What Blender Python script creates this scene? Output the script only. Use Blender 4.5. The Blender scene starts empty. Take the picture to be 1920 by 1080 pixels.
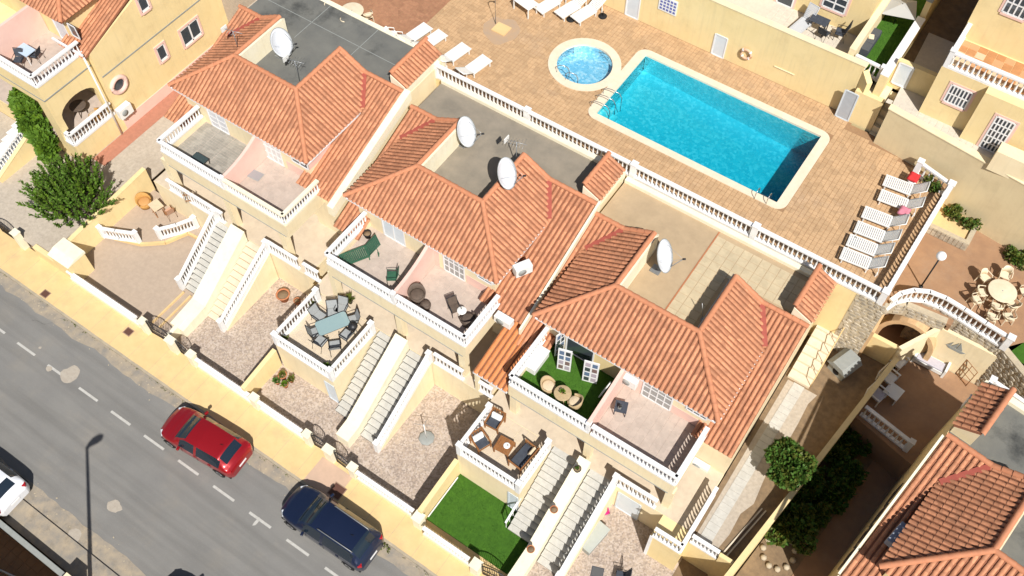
import bpy, math, random
from mathutils import Vector, Matrix, noise
random.seed(7)
S = bpy.context.scene
COL = S.collection
rad = math.radians
# ---------------------------------------------------------------- camera
CAM_H, CAM_F, TILT, ROLL, HEAD = 47.0, 1819.1, 0.567227, 0.005925, 2.163315
_g = Vector((math.cos(HEAD), math.sin(HEAD), 0))
FWD = math.sin(TILT)*_g + Vector((0, 0, -math.cos(TILT)))
_up = math.cos(TILT)*_g + Vector((0, 0, math.sin(TILT)))
_rt = FWD.cross(_up)
RT = math.cos(ROLL)*_rt + math.sin(ROLL)*_up
UP = -math.sin(ROLL)*_rt + math.cos(ROLL)*_up
cd = bpy.data.cameras.new('camera'); cam = bpy.data.objects.new('camera', cd); COL.objects.link(cam)
cam.matrix_world = Matrix(((RT.x, UP.x, -FWD.x, 0), (RT.y, UP.y, -FWD.y, 0), (RT.z, UP.z, -FWD.z, CAM_H), (0, 0, 0, 1)))
cd.sensor_width = 36; cd.lens = CAM_F/1920*36; cd.clip_start = 0.5; cd.clip_end = 2000
S.camera = cam
# ---------------------------------------------------------------- light
SUN_AZ, SUN_EL = -41.0, 49.0
w = bpy.data.worlds.new('World'); S.world = w; w.use_nodes = True
nt = w.node_tree
sky = nt.nodes.new('ShaderNodeTexSky'); sky.sky_type = 'NISHITA'; sky.sun_disc = False
sky.sun_elevation = rad(SUN_EL); sky.sun_rotation = rad(90 - SUN_AZ)
nt.links.new(sky.outputs[0], nt.nodes['Background'].inputs[0]); nt.nodes['Background'].inputs[1].default_value = 0.062
sd = bpy.data.lights.new('sun', 'SUN'); sd.energy = 4.8; sd.angle = rad(0.5); sd.color = (1, 0.975, 0.94)
so = bpy.data.objects.new('sun', sd); COL.objects.link(so)
_d = Vector((math.cos(rad(SUN_AZ))*math.cos(rad(SUN_EL)), math.sin(rad(SUN_AZ))*math.cos(rad(SUN_EL)), math.sin(rad(SUN_EL))))
so.rotation_euler = _d.to_track_quat('Z', 'Y').to_euler(); so.location = (20, -20, 60)
S.view_settings.view_transform = 'Standard'; S.view_settings.look = 'None'
S.view_settings.exposure = 0.28; S.view_settings.gamma = 1; S.view_settings.use_curve_mapping = False
# ---------------------------------------------------------------- helpers
def P(x, y, z):
    """point at height z that is seen at photograph pixel (x, y)"""
    d = FWD + RT*((x-960)/CAM_F) - UP*((y-540)/CAM_F)
    t = (z-CAM_H)/d.z
    return Vector((d.x*t, d.y*t, z))
def PY(x, y, Y):
    d = FWD + RT*((x-960)/CAM_F) - UP*((y-540)/CAM_F); t = Y/d.y
    return Vector((d.x*t, Y, CAM_H + d.z*t))
def PX(x, y, X):
    d = FWD + RT*((x-960)/CAM_F) - UP*((y-540)/CAM_F); t = X/d.x
    return Vector((X, d.y*t, CAM_H + d.z*t))
SL = 0.0
def G(X): return -(X+7.0)*SL          # the street falls towards +X
WL = {}                               # world offset of a thing's root
def tag(o, label=None, cat=None, group=None, kind=None):
    if label: o['label'] = label
    if cat: o['category'] = cat
    if group: o['group'] = group
    if kind: o['kind'] = kind
    return o
def thing(name, label, cat, loc=(0, 0, 0), rz=0, group=None, local=False):
    o = bpy.data.objects.new(name, None); COL.objects.link(o)
    o.location = loc; o.rotation_euler = (0, 0, rz); o.empty_display_size = 0.3
    tag(o, label, cat, group)
    WL[o.name] = Vector((0, 0, 0)) if local else Vector(loc)
    return o
class MB:
    def __init__(s): s.v = []; s.f = []; s.sm = []
    def add(s, vs, fs, smooth=False):
        n = len(s.v); s.v += [Vector(p) for p in vs]; s.f += [tuple(i+n for i in f) for f in fs]; s.sm += [smooth]*len(fs); return s
    def box(s, x0, x1, y0, y1, z0, z1):
        if x0 > x1: x0, x1 = x1, x0
        if y0 > y1: y0, y1 = y1, y0
        if z0 > z1: z0, z1 = z1, z0
        return s.add([(x0,y0,z0),(x1,y0,z0),(x1,y1,z0),(x0,y1,z0),(x0,y0,z1),(x1,y0,z1),(x1,y1,z1),(x0,y1,z1)],
              [(0,3,2,1),(4,5,6,7),(0,1,5,4),(1,2,6,5),(2,3,7,6),(3,0,4,7)])
    def obox(s, c, sx, sy, sz, rz=0, rx=0, ry=0):
        """box centred at c, rotated"""
        m = Matrix.Rotation(rz, 3, 'Z') @ Matrix.Rotation(ry, 3, 'Y') @ Matrix.Rotation(rx, 3, 'X')
        c = Vector(c); vs = [c + m @ Vector((a*sx/2, b*sy/2, d*sz/2)) for d in (-1, 1) for a, b in ((-1,-1),(1,-1),(1,1),(-1,1))]
        return s.add(vs, [(0,3,2,1),(4,5,6,7),(0,1,5,4),(1,2,6,5),(2,3,7,6),(3,0,4,7)])
    def prism(s, poly, z0, z1):
        """poly: xy list (ccw or not); z0/z1 numbers or functions of (x,y)"""
        a = sum(poly[i][0]*poly[(i+1) % len(poly)][1]-poly[(i+1) % len(poly)][0]*poly[i][1] for i in range(len(poly)))
        if a < 0: poly = poly[::-1]
        n = len(poly); f0 = z0 if callable(z0) else (lambda x, y: z0); f1 = z1 if callable(z1) else (lambda x, y: z1)
        vs = [(p[0], p[1], f0(p[0], p[1])) for p in poly] + [(p[0], p[1], f1(p[0], p[1])) for p in poly]
        return s.add(vs, [tuple(range(n-1, -1, -1)), tuple(range(n, 2*n))] + [(i, (i+1) % n, n+(i+1) % n, n+i) for i in range(n)])
    def beam(s, a, b, wd, ht, up=Vector((0, 0, 1))):
        """rectangular bar from a to b"""
        a = Vector(a); b = Vector(b); d = (b-a).normalized()
        u = d.cross(up)
        if u.length < 1e-4: u = d.cross(Vector((0, 1, 0)))
        u = u.normalized()*wd/2; v = u.cross(d).normalized()*ht/2
        vs = [a-u-v, a+u-v, a+u+v, a-u+v, b-u-v, b+u-v, b+u+v, b-u+v]
        return s.add(vs, [(3,2,1,0),(4,5,6,7),(0,1,5,4),(1,2,6,5),(2,3,7,6),(3,0,4,7)])
    def tube(s, pts, r, n=6, closed=False):
        pts = [Vector(p) for p in pts]; m = len(pts); vs = []; fs = []
        rr = r if isinstance(r, (list, tuple)) else [r]*m
        for i, p in enumerate(pts):
            d = (pts[(i+1) % m]-pts[i-1]) if closed else (pts[min(i+1, m-1)]-pts[max(i-1, 0)])
            d = d.normalized() if d.length > 0 else Vector((0, 0, 1))
            u = d.cross(Vector((0, 0, 1)))
            if u.length < 0.02: u = d.cross(Vector((1, 0, 0)))
            u.normalize(); v = d.cross(u)
            vs += [p + (u*math.cos(2*math.pi*k/n)+v*math.sin(2*math.pi*k/n))*rr[i] for k in range(n)]
        for i in range(m if closed else m-1):
            j = (i+1) % m
            for k in range(n): fs.append((i*n+k, i*n+(k+1) % n, j*n+(k+1) % n, j*n+k))
        if not closed: fs += [tuple(range(n-1, -1, -1)), tuple(range((m-1)*n, m*n))]
        return s.add(vs, fs, True)
    def lathe(s, prof, c=(0, 0, 0), n=12, ang=2*math.pi):
        """prof: (radius, z) list"""
        c = Vector(c); vs = []; fs = []
        for r, z in prof: vs += [c + Vector((r*math.cos(2*math.pi*k/n), r*math.sin(2*math.pi*k/n), z)) for k in range(n)]
        for i in range(len(prof)-1):
            for k in range(n): fs.append((i*n+k, i*n+(k+1) % n, (i+1)*n+(k+1) % n, (i+1)*n+k))
        fs += [tuple(range(n-1, -1, -1)), tuple(range((len(prof)-1)*n, len(prof)*n))]
        return s.add(vs, fs, True)
    def xf(s, m):
        s.v = [m @ p for p in s.v]; return s
    def mesh(s, name, m=None, off=Vector((0, 0, 0))):
        me = bpy.data.meshes.new(name); me.from_pydata([tuple(p-off) for p in s.v], [], s.f)
        me.polygons.foreach_set('use_smooth', s.sm)
        if m: me.materials.append(m)
        me.update(); return me
    def build(s, name, m, parent=None, label=None, kind=None, cat=None, group=None, bevel=0):
        off = WL.get(parent.name, Vector((0, 0, 0))) if parent else Vector((0, 0, 0))
        o = bpy.data.objects.new(name, s.mesh(name, m, off)); COL.objects.link(o)
        if parent: o.parent = parent
        WL[o.name] = off
        tag(o, label, cat, group, kind)
        if bevel:
            b = o.modifiers.new('bevel', 'BEVEL'); b.width = bevel; b.segments = 2; b.limit_method = 'ANGLE'
        return o
def inst(name, me, parent, m, label=None):
    o = bpy.data.objects.new(name, me); COL.objects.link(o); o.parent = parent
    off = WL.get(parent.name, Vector((0, 0, 0)))
    o.matrix_local = Matrix.Translation(-off) @ m
    if label: o['label'] = label
    return o
def join_insts(name, me, mats, mt, parent):
    """many copies of one small mesh joined in one object (those past the limit of single pieces)"""
    if not mats: return None
    mb = MB(); vs = [v.co.copy() for v in me.vertices]; fs = [tuple(p.vertices) for p in me.polygons]; sm = me.polygons[0].use_smooth
    for m in mats: mb.add([m @ v for v in vs], fs, sm)
    return mb.build(name, mt, parent, kind='stuff')
def dup(root, loc, rz=None, label=None, group=None):
    def cp(o, par):
        c = o.copy(); COL.objects.link(c)
        if par: c.parent = par
        for k in o.children: cp(k, c)
        return c
    r = cp(root, None); r.location = loc
    if rz is not None: r.rotation_euler = (0, 0, rz)
    if label: r['label'] = label
    if group: r['group'] = group
    return r
def struct(o): o['kind'] = 'structure'; return o
# ---------------------------------------------------------------- materials
MATS = {}
def mat(name, c, c2=None, scale=3.0, rough=0.75, bump=0.0, bscale=40.0, spec=0.3, metal=0.0, detail=6, mix=0.5, coat=0.0, dirt=None, dscale=0.6, damt=0.35, objrand=0.0, streak=0.0, along=0.0):
    if name in MATS: return MATS[name]
    m = bpy.data.materials.new(name); m.use_nodes = True; t = m.node_tree; N = t.nodes; L = t.links
    b = N['Principled BSDF']; b.inputs['Roughness'].default_value = rough; b.inputs['Metallic'].default_value = metal
    b.inputs['Specular IOR Level'].default_value = spec; b.inputs['Coat Weight'].default_value = coat
    geo = N.new('ShaderNodeNewGeometry'); col = None
    r = N.new('ShaderNodeRGB'); r.outputs[0].default_value = (*c, 1); col = r.outputs[0]
    def mixc(fac, a, bcol):
        x = N.new('ShaderNodeMix'); x.data_type = 'RGBA'; L.new(fac, x.inputs[0]); L.new(a, x.inputs[6])
        if isinstance(bcol, tuple): x.inputs[7].default_value = (*bcol, 1)
        else: L.new(bcol, x.inputs[7])
        return x.outputs[2]
    if c2:
        n = N.new('ShaderNodeTexNoise'); n.inputs['Scale'].default_value = scale; n.inputs['Detail'].default_value = detail; n.inputs['Roughness'].default_value = 0.65
        L.new(geo.outputs['Position'], n.inputs['Vector'])
        rp = N.new('ShaderNodeMapRange'); rp.inputs[1].default_value = 0.5-0.25*mix-0.02; rp.inputs[2].default_value = 0.5+0.25*mix+0.02
        L.new(n.outputs[0], rp.inputs[0]); col = mixc(rp.outputs[0], col, c2)
    if objrand:
        oi = N.new('ShaderNodeObjectInfo'); vo = N.new('ShaderNodeTexVoronoi'); vo.inputs['Scale'].default_value = 2.6; L.new(geo.outputs['Position'], vo.inputs['Vector'])
        sp = N.new('ShaderNodeSeparateColor'); L.new(vo.outputs['Color'], sp.inputs[0])
        h = N.new('ShaderNodeHueSaturation'); h.inputs['Saturation'].default_value = 1.0
        mr = N.new('ShaderNodeMapRange'); mr.inputs[3].default_value = 1-objrand; mr.inputs[4].default_value = 1+objrand
        L.new(sp.outputs[0], mr.inputs[0]); L.new(mr.outputs[0], h.inputs['Value']); L.new(col, h.inputs['Color']); col = h.outputs[0]
    if dirt:
        n = N.new('ShaderNodeTexNoise'); n.inputs['Scale'].default_value = dscale; n.inputs['Detail'].default_value = 8; n.inputs['Roughness'].default_value = 0.7
        L.new(geo.outputs['Position'], n.inputs['Vector'])
        rp = N.new('ShaderNodeMapRange'); rp.inputs[1].default_value = 0.52; rp.inputs[2].default_value = 0.75; rp.inputs[4].default_value = damt
        L.new(n.outputs[0], rp.inputs[0]); col = mixc(rp.outputs[0], col, dirt)
    if along:
        vm = N.new('ShaderNodeVectorMath'); vm.operation = 'MULTIPLY'; vm.inputs[1].default_value = (.10, 1.5, 1); L.new(geo.outputs['Position'], vm.inputs[0])
        n = N.new('ShaderNodeTexNoise'); n.inputs['Scale'].default_value = 1.3; n.inputs['Detail'].default_value = 7; L.new(vm.outputs[0], n.inputs['Vector'])
        rp = N.new('ShaderNodeMapRange'); rp.inputs[1].default_value = 0.42; rp.inputs[2].default_value = 0.68; rp.inputs[4].default_value = along; L.new(n.outputs[0], rp.inputs[0]); col = mixc(rp.outputs[0], col, tuple(k*.62 for k in c))
        n = N.new('ShaderNodeTexNoise'); n.inputs['Scale'].default_value = 22; n.inputs['Detail'].default_value = 2; L.new(geo.outputs['Position'], n.inputs['Vector'])
        rp = N.new('ShaderNodeMapRange'); rp.inputs[1].default_value = 0.55; rp.inputs[2].default_value = 0.75; rp.inputs[4].default_value = .35; L.new(n.outputs[0], rp.inputs[0]); col = mixc(rp.outputs[0], col, tuple(k*1.35 for k in c))
    if streak:
        vm = N.new('ShaderNodeVectorMath'); vm.operation = 'MULTIPLY'; vm.inputs[1].default_value = (3.2, 3.2, .22); L.new(geo.outputs['Position'], vm.inputs[0])
        n = N.new('ShaderNodeTexNoise'); n.inputs['Scale'].default_value = 1.6; n.inputs['Detail'].default_value = 6; n.inputs['Roughness'].default_value = 0.7; L.new(vm.outputs[0], n.inputs['Vector'])
        rp = N.new('ShaderNodeMapRange'); rp.inputs[1].default_value = 0.5; rp.inputs[2].default_value = 0.72; rp.inputs[4].default_value = streak; L.new(n.outputs[0], rp.inputs[0]); col = mixc(rp.outputs[0], col, (0.36, 0.29, 0.19))
    L.new(col, b.inputs['Base Color'])
    if bump:
        n = N.new('ShaderNodeTexNoise'); n.inputs['Scale'].default_value = bscale; n.inputs['Detail'].default_value = 4
        L.new(geo.outputs['Position'], n.inputs['Vector'])
        bp = N.new('ShaderNodeBump'); bp.inputs['Strength'].default_value = bump; bp.inputs['Distance'].default_value = 0.02
        L.new(n.outputs[0], bp.inputs['Height']); L.new(bp.outputs[0], b.inputs['Normal'])
    MATS[name] = m; return m
CREAM = mat('cream_render', (0.80, 0.68, 0.45), (0.77, 0.64, 0.41), 0.8, 0.9, 0.15, 60, dirt=(0.55, 0.41, 0.22), dscale=0.9, damt=0.3, streak=.16)
YELLOW = mat('yellow_render', (0.79, 0.625, 0.33), (0.75, 0.585, 0.295), 0.8, 0.9, 0.15, 60, dirt=(0.5, 0.37, 0.18), dscale=0.7, damt=0.35, streak=.17)
TAN = mat('tan_render', (0.68, 0.56, 0.34), (0.63, 0.51, 0.31), 0.6, 0.9, 0.15, 60, dirt=(0.45, 0.35, 0.2), dscale=0.5, damt=0.45, streak=.16)
PALE = mat('pale_cream_render', (0.83, 0.76, 0.58), (0.8, 0.72, 0.52), 1.0, 0.9, 0.1, 60, dirt=(0.6, 0.5, 0.33), dscale=1.2, damt=0.3, streak=.14)
PINK = mat('pink_render', (0.78, 0.53, 0.44), (0.75, 0.49, 0.405), 1.0, 0.9, 0.1, 60, dirt=(0.6, 0.36, 0.28), dscale=1.0, damt=0.2)
WHITE = mat('white_paint', (0.8, 0.79, 0.77), (0.74, 0.73, 0.71), 2.0, 0.6, 0.05, 60, dirt=(0.5, 0.46, 0.4), dscale=1.5, damt=0.35, streak=.14)
PLASTIC = mat('white_plastic', (0.78, 0.77, 0.73), (0.72, 0.71, 0.66), 2, 0.4)
CANVAS = mat('cream_plastic', (0.72, 0.62, 0.45), (0.66, 0.55, 0.38), 3, 0.5)
TILE = mat('terracotta_tile', (0.56, 0.25, 0.13), (0.45, 0.192, 0.098), 7, 0.75, 0.2, 40, objrand=0.19, dirt=(0.22, 0.14, 0.09), dscale=1.1, damt=0.4)
PAN = mat('roof_pan', (0.31, 0.125, 0.065), (0.26, 0.1, 0.053), 5, 0.85)
RIDGE = mat('ridge_tile_clay', (0.56, 0.235, 0.12), (0.48, 0.195, 0.1), 4, 0.75, 0.1, 40)
ORANGE = mat('orange_tile', (0.62, 0.24, 0.085), (0.56, 0.205, 0.075), 3, 0.6, objrand=0.06)
VALLEY = mat('red_valley_paint', (0.38, 0.09, 0.06), (0.32, 0.075, 0.05), 5, 0.7)
ASPH = mat('asphalt', (0.225, 0.215, 0.195), (0.185, 0.178, 0.165), 0.5, 0.9, 0.3, 70, mix=0.9, dirt=(0.33, 0.28, 0.21), dscale=0.35, damt=0.3, along=.55)
DUST = mat('dusty_gutter', (0.38, 0.31, 0.22), (0.25, 0.225, 0.19), 1.5, 0.95, 0.2, 60, dirt=(0.12, 0.1, 0.07), dscale=2.0, damt=0.5)
LINE = mat('road_paint', (0.5, 0.485, 0.44), (0.42, 0.4, 0.36), 6, 0.8)
DARKM = mat('black_metal', (0.02, 0.02, 0.022), None, rough=0.45, spec=0.4)
GREYM = mat('grey_metal', (0.35, 0.36, 0.36), None, rough=0.4, metal=0.6)
STEEL = mat('steel', (0.5, 0.5, 0.5), None, rough=0.25, metal=0.9)
GLASS = mat('window_glass', (0.05, 0.06, 0.07), None, rough=0.05, spec=0.7)
DOORW = mat('pale_door', (0.62, 0.66, 0.68), (0.56, 0.61, 0.64), 2, 0.5)
SHUT = mat('grey_shutter', (0.62, 0.62, 0.63), (0.55, 0.55, 0.57), 3, 0.55)
ROOFG = mat('grey_roof_felt', (0.185, 0.18, 0.155), (0.12, 0.12, 0.11), 0.8, 0.9, 0.2, 30, mix=0.9, dirt=(0.026, 0.028, 0.028), dscale=0.42, damt=1.0)
ROOFB = mat('brown_roof_screed', (0.29, 0.245, 0.185), (0.225, 0.195, 0.15), 0.9, 0.9, 0.2, 30, dirt=(0.16, 0.14, 0.11), dscale=0.5, damt=0.6)
ROOFC = mat('beige_roof_screed', (0.46, 0.34, 0.21), (0.40, 0.295, 0.18), 1.1, 0.9, 0.2, 30, dirt=(0.3, 0.22, 0.14), dscale=0.8, damt=0.4)
SLAB = mat('beige_slab', (0.55, 0.45, 0.29), (0.48, 0.39, 0.25), 2.0, 0.8, 0.1, 30, objrand=0.05)
BALF = mat('balcony_tile', (0.50, 0.41, 0.34), (0.44, 0.36, 0.30), 3, 0.7, objrand=0.06)
WOODF = mat('grey_plank_tile', (0.34, 0.31, 0.26), (0.28, 0.26, 0.22), 4, 0.7, objrand=0.12)
TERRF = mat('terrace_tile', (0.60, 0.50, 0.37), (0.55, 0.45, 0.33), 3, 0.7, objrand=0.04)
YARDM = mat('yard_mosaic', (0.46, 0.39, 0.325), (0.40, 0.33, 0.275), 1.2, 0.85, 0.2, 40)
def patchwork(m, cols, scale):
    t = m.node_tree; N = t.nodes; L = t.links; b = N['Principled BSDF']; old = b.inputs['Base Color'].links[0].from_socket
    geo = N.new('ShaderNodeNewGeometry'); v = N.new('ShaderNodeTexVoronoi'); v.inputs['Scale'].default_value = scale; L.new(geo.outputs['Position'], v.inputs['Vector'])
    sp = N.new('ShaderNodeSeparateColor'); L.new(v.outputs['Color'], sp.inputs[0]); rp = N.new('ShaderNodeValToRGB'); rp.color_ramp.interpolation = 'CONSTANT'; L.new(sp.outputs[0], rp.inputs[0])
    e = rp.color_ramp.elements; e[0].color = (*cols[0], 1); e[1].position = .99; e[1].color = (*cols[-1], 1)
    for k, c in enumerate(cols[1:], 1): x = e.new(k/len(cols)); x.color = (*c, 1)
    x = N.new('ShaderNodeMix'); x.data_type = 'RGBA'; x.blend_type = 'MULTIPLY'; x.inputs[0].default_value = 1; L.new(rp.outputs[0], x.inputs[6]); L.new(old, x.inputs[7]); L.new(x.outputs[2], b.inputs['Base Color'])
patchwork(YARDM, [(1.08,1.06,1.05), (.8,.77,.74), (1.0,.96,.92), (.88,.83,.78), (1.14,1.12,1.1), (1.0,.94,.86), (.7,.67,.65)], 13)
YARDB = mat('yard_beige', (0.44, 0.345, 0.26), (0.39, 0.305, 0.23), 5, 0.9, 0.1, 40)
PAVE = mat('yellow_pavement', (0.70, 0.50, 0.24), (0.65, 0.455, 0.215), 1.5, 0.85, 0.1, 50, dirt=(0.46, 0.34, 0.2), dscale=0.9, damt=0.6)
DECK = mat('deck_tile', (0.51, 0.335, 0.185), (0.455, 0.29, 0.155), 4, 0.8, 0.1, 40, objrand=0.12, dirt=(0.42, 0.33, 0.26), dscale=0.35, damt=0.3)
DECKJ = mat('deck_joint', (0.33, 0.2, 0.105), (0.29, 0.17, 0.09), 4, 0.9)
DECK2 = mat('old_deck_tile', (0.38, 0.19, 0.105), (0.31, 0.15, 0.085), 4, 0.8, 0.1, 40, objrand=0.12)
COPE = mat('pool_coping', (0.72, 0.63, 0.48), (0.67, 0.575, 0.425), 3, 0.8, 0.05, 40)
GRAVEL = mat('pale_gravel', (0.50, 0.43, 0.34), (0.40, 0.34, 0.27), 6, 0.95, 0.4, 60, detail=8, dirt=(0.33, 0.27, 0.2), dscale=0.5, damt=0.4)
DIRT = mat('brown_soil', (0.27, 0.185, 0.105), (0.18, 0.125, 0.075), 2.5, 0.95, 0.5, 30, dirt=(0.12, 0.085, 0.05), dscale=1.2, damt=0.5)
BROWNT = mat('brown_terrace', (0.36, 0.21, 0.115), (0.30, 0.175, 0.10), 1.5, 0.9, 0.2, 30, dirt=(0.42, 0.3, 0.2), dscale=0.5, damt=0.4)
TURF = mat('artificial_turf', (0.055, 0.145, 0.012), (0.042, 0.115, 0.01), 3, 0.95, 0.5, 200)
STEPG = mat('grey_step', (0.54, 0.52, 0.465), (0.46, 0.44, 0.39), 4, 0.8, 0.1, 30)
STEPC = mat('cream_step', (0.68, 0.59, 0.45), (0.62, 0.53, 0.39), 4, 0.8, 0.1, 30)
STONE = mat('wall_stone', (0.46, 0.39, 0.29), (0.33, 0.29, 0.23), 4, 0.9, 0.4, 20, objrand=0.25)
MORTAR = mat('mortar', (0.5, 0.42, 0.29), (0.42, 0.35, 0.25), 4, 0.95, 0.3, 30)
CLAY = mat('clay_pot', (0.5, 0.2, 0.09), (0.42, 0.16, 0.075), 5, 0.8)
WOOD = mat('brown_wood', (0.30, 0.13, 0.045), (0.22, 0.09, 0.03), 8, 0.55)
WICK = mat('wicker', (0.48, 0.36, 0.2), (0.4, 0.29, 0.16), 10, 0.7)
WICKB = mat('brown_wicker', (0.13, 0.095, 0.07), (0.09, 0.065, 0.05), 10, 0.7)
CUSH = mat('dark_cushion', (0.06, 0.07, 0.085), (0.045, 0.05, 0.065), 6, 0.9)
CUSHB = mat('beige_cushion', (0.62, 0.5, 0.34), (0.56, 0.44, 0.3), 6, 0.9)
GREENP = mat('green_plastic', (0.045, 0.13, 0.075), (0.035, 0.10, 0.06), 3, 0.45)
GREYF = mat('grey_mesh_fabric', (0.33, 0.34, 0.33), (0.28, 0.29, 0.285), 6, 0.8)
LEAF = mat('leaf', (0.085, 0.17, 0.022), (0.035, 0.085, 0.012), 2.0, 0.6, spec=0.3, mix=1.0)
LEAFB = mat('leaf_fresh', (0.12, 0.215, 0.02), (0.05, 0.115, 0.012), 1.6, 0.6, spec=0.3, mix=1.0)
LEAF2 = mat('leaf_bright', (0.13, 0.22, 0.012), (0.07, 0.14, 0.012), 2.0, 0.6, spec=0.3, mix=1.0)
LEAF3 = mat('leaf_olive', (0.13, 0.145, 0.02), (0.06, 0.08, 0.015), 2.0, 0.6, spec=0.3, mix=1.0)
BARK = mat('bark', (0.12, 0.08, 0.05), (0.08, 0.055, 0.035), 8, 0.9)
REDT = mat('red_towel', (0.62, 0.04, 0.04), (0.55, 0.03, 0.03), 5, 0.9)
PINKT = mat('pink_towel', (0.62, 0.22, 0.28), (0.55, 0.19, 0.24), 5, 0.9)
MAGENTA = mat('magenta_plastic', (0.65, 0.03, 0.2), None, rough=0.4)
BLUEP = mat('blue_plastic', (0.01, 0.09, 0.28), None, rough=0.4)
RUBBER = mat('rubber', (0.015, 0.015, 0.015), None, rough=0.8)
GREYB = mat('grey_paint', (0.30, 0.31, 0.29), (0.26, 0.27, 0.25), 3, 0.7)
DISH = mat('dish_paint', (0.72, 0.74, 0.76), (0.66, 0.68, 0.71), 2, 0.5)
BROWNM = mat('manhole_brown', (0.11, 0.05, 0.035), None, rough=0.8)
# shared small meshes
_mb = MB(); _mb.lathe([(0.062, 0), (0.062, 0.06), (0.032, 0.1), (0.062, 0.34), (0.03, 0.62), (0.036, 0.8), (0.062, 0.92), (0.062, 1.0)], n=7)
BALUSTER = _mb.mesh('baluster', WHITE)
def ramp_lerp(a, b, t): return a + (b-a)*t
def balustrade(label, pts, h=0.95, sp=0.24, plinth=0.1, pm=None, posts='ends', group='white balustrades', rw=0.17, bm=None, name='balustrade', postw=0.24, ph=0.12, rail=0.1, closed=False, lowwall=0, m=None):
    """pts: 3D polyline of the base. plinth height, then balusters, then handrail"""
    m = m or WHITE
    pts = [Vector(p) for p in pts]
    r = thing(name, label, 'balustrade', pts[0], group=group)
    rm = MB(); pmb = MB(); me = BALUSTER
    if bm is not None: me = bm
    sharp = posts == 'all'
    for a, b in zip(pts[:-1], pts[1:]):
        up = Vector((0, 0, 1))
        e = (b-a).normalized()*0.02 if len(pts) > 2 else Vector((0, 0, 0))
        pmb.add([], [])
        for (z0, z1, wd, tgt) in ((0, plinth, rw*1.15, pmb), (h-rail, h, rw*1.1, rm)):
            u = (b-a).cross(up).normalized()*wd/2; A = a-e; B = b+e
            vs = [A-u+up*z0, A+u+up*z0, A+u+up*z1, A-u+up*z1, B-u+up*z0, B+u+up*z0, B+u+up*z1, B-u+up*z1]
            tgt.add(vs, [(3,2,1,0),(4,5,6,7),(0,1,5,4),(1,2,6,5),(2,3,7,6),(3,0,4,7)])
    pmb.build('plinth', pm or m, r); rm.build('handrail', m, r)
    # posts
    pl = []
    if posts == 'ends': pl = [pts[0], pts[-1]]
    elif posts == 'all': pl = pts
    elif posts == 'start': pl = [pts[0]]
    elif posts == 'end': pl = [pts[-1]]
    for p in pl:
        q = MB(); k = postw/2
        q.box(p.x-k, p.x+k, p.y-k, p.y+k, p.z, p.z+h+ph*0.5)
        q.box(p.x-k*1.2, p.x+k*1.2, p.y-k*1.2, p.y+k*1.2, p.z+h+ph*0.5, p.z+h+ph)
        q.build('post', m, r)
    bh = h-plinth-rail
    # balusters along the length
    seg = [(b-a).length for a, b in zip(pts[:-1], pts[1:])]; tot = sum(seg); n = max(1, round(tot/sp))
    for i in range(n):
        d = (i+0.5)*tot/n; k = 0
        while d > seg[k] and k < len(seg)-1: d -= seg[k]; k += 1
        p = pts[k].lerp(pts[k+1], d/seg[k])
        inst('baluster', me, r, Matrix.Translation(p + Vector((0, 0, plinth-0.005))) @ Matrix.Diagonal((1, 1, bh+0.01, 1)))
    return r
# ================================================================ SETTING
ZD = 7.5                               # pool deck level
m = MB(); m.add([(-260,-200,-3.2),(260,-200,-3.2),(260,15,-3.2),(-260,15,-3.2)], [(0,1,2,3)])
struct(m.build('terrain', DIRT))
m = MB(); m.add([(-260,41,ZD-.2),(260,41,ZD-.2),(260,400,ZD+6),(-260,400,ZD+6)], [(0,1,2,3)])
struct(m.build('hillside', DIRT))
# road and pavements
m = MB(); m.box(-120, 120, 0.5, 9.05, -0.6, 0)
struct(m.build('road', ASPH))
def ragged(name, x0, x1, ya, yb, amp, mt, z, seed, step=0.5, side=1):
    mb = MB(); n = int((x1-x0)/step); vs = []; fs = []
    for i in range(n+1):
        x = x0+i*step
        e = noise.noise(Vector((x*0.35, seed, 0)))*amp + noise.noise(Vector((x*1.3, seed, 5)))*amp*0.4
        vs += [(x, ya, z), (x, yb+e*side, z)]
    for i in range(n): fs.append((2*i, 2*i+2, 2*i+3, 2*i+1) if yb > ya else (2*i+1, 2*i+3, 2*i+2, 2*i))
    mb.add(vs, fs); return struct(mb.build(name, mt))
ragged('roadside_dust', -110, 110, 9.04, 8.4, 0.45, DUST, 0.004, 1.0)
ragged('roadside_dust', -110, 110, 0.52, 1.35, 0.5, DUST, 0.004, 4.0)
m = MB(); m.box(-120, 120, 9.05, 9.17, -0.3, 0.115)
KERB = mat('kerb_concrete', (0.42, 0.35, 0.25), (0.34, 0.29, 0.21), 3, 0.9, 0.2, 40)
kerb = struct(m.build('kerb', KERB))
for i in range(58):                    # kerb stones proud of the strip
    x = -42+i*0.62
    m = MB(); m.obox((x+0.3, 9.11+random.uniform(-.008, .008), 0.06), 0.6, 0.136, 0.125, random.uniform(-.008, .008)); m.build('kerb_stone', KERB, kerb)
m = MB(); m.box(-120, 120, 9.17, 11.1, -0.3, 0.12)
pv = struct(m.build('pavement', PAVE))
for x in [-42+1.5*i for i in range(24)]:
    m = MB(); m.box(x, x+0.012, 9.18, 10.9, 0.1215, 0.1235); m.build('expansion_joint', KERB, pv)
m = MB(); m.box(-120, 120, -0.75, 0.5, -0.3, 0.11); struct(m.build('pavement', DUST))
for i in range(-14, 34):               # centre line dashes
    x = -37.3+i*2.46
    if x < -70 or x > 40: continue
    m = MB(); m.add([(x,6.36,.006),(x+1.42,6.37,.006),(x+1.42,6.5,.006),(x,6.49,.006)], [(0,1,2,3)]); struct(m.build('lane_dash', LINE))
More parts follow.
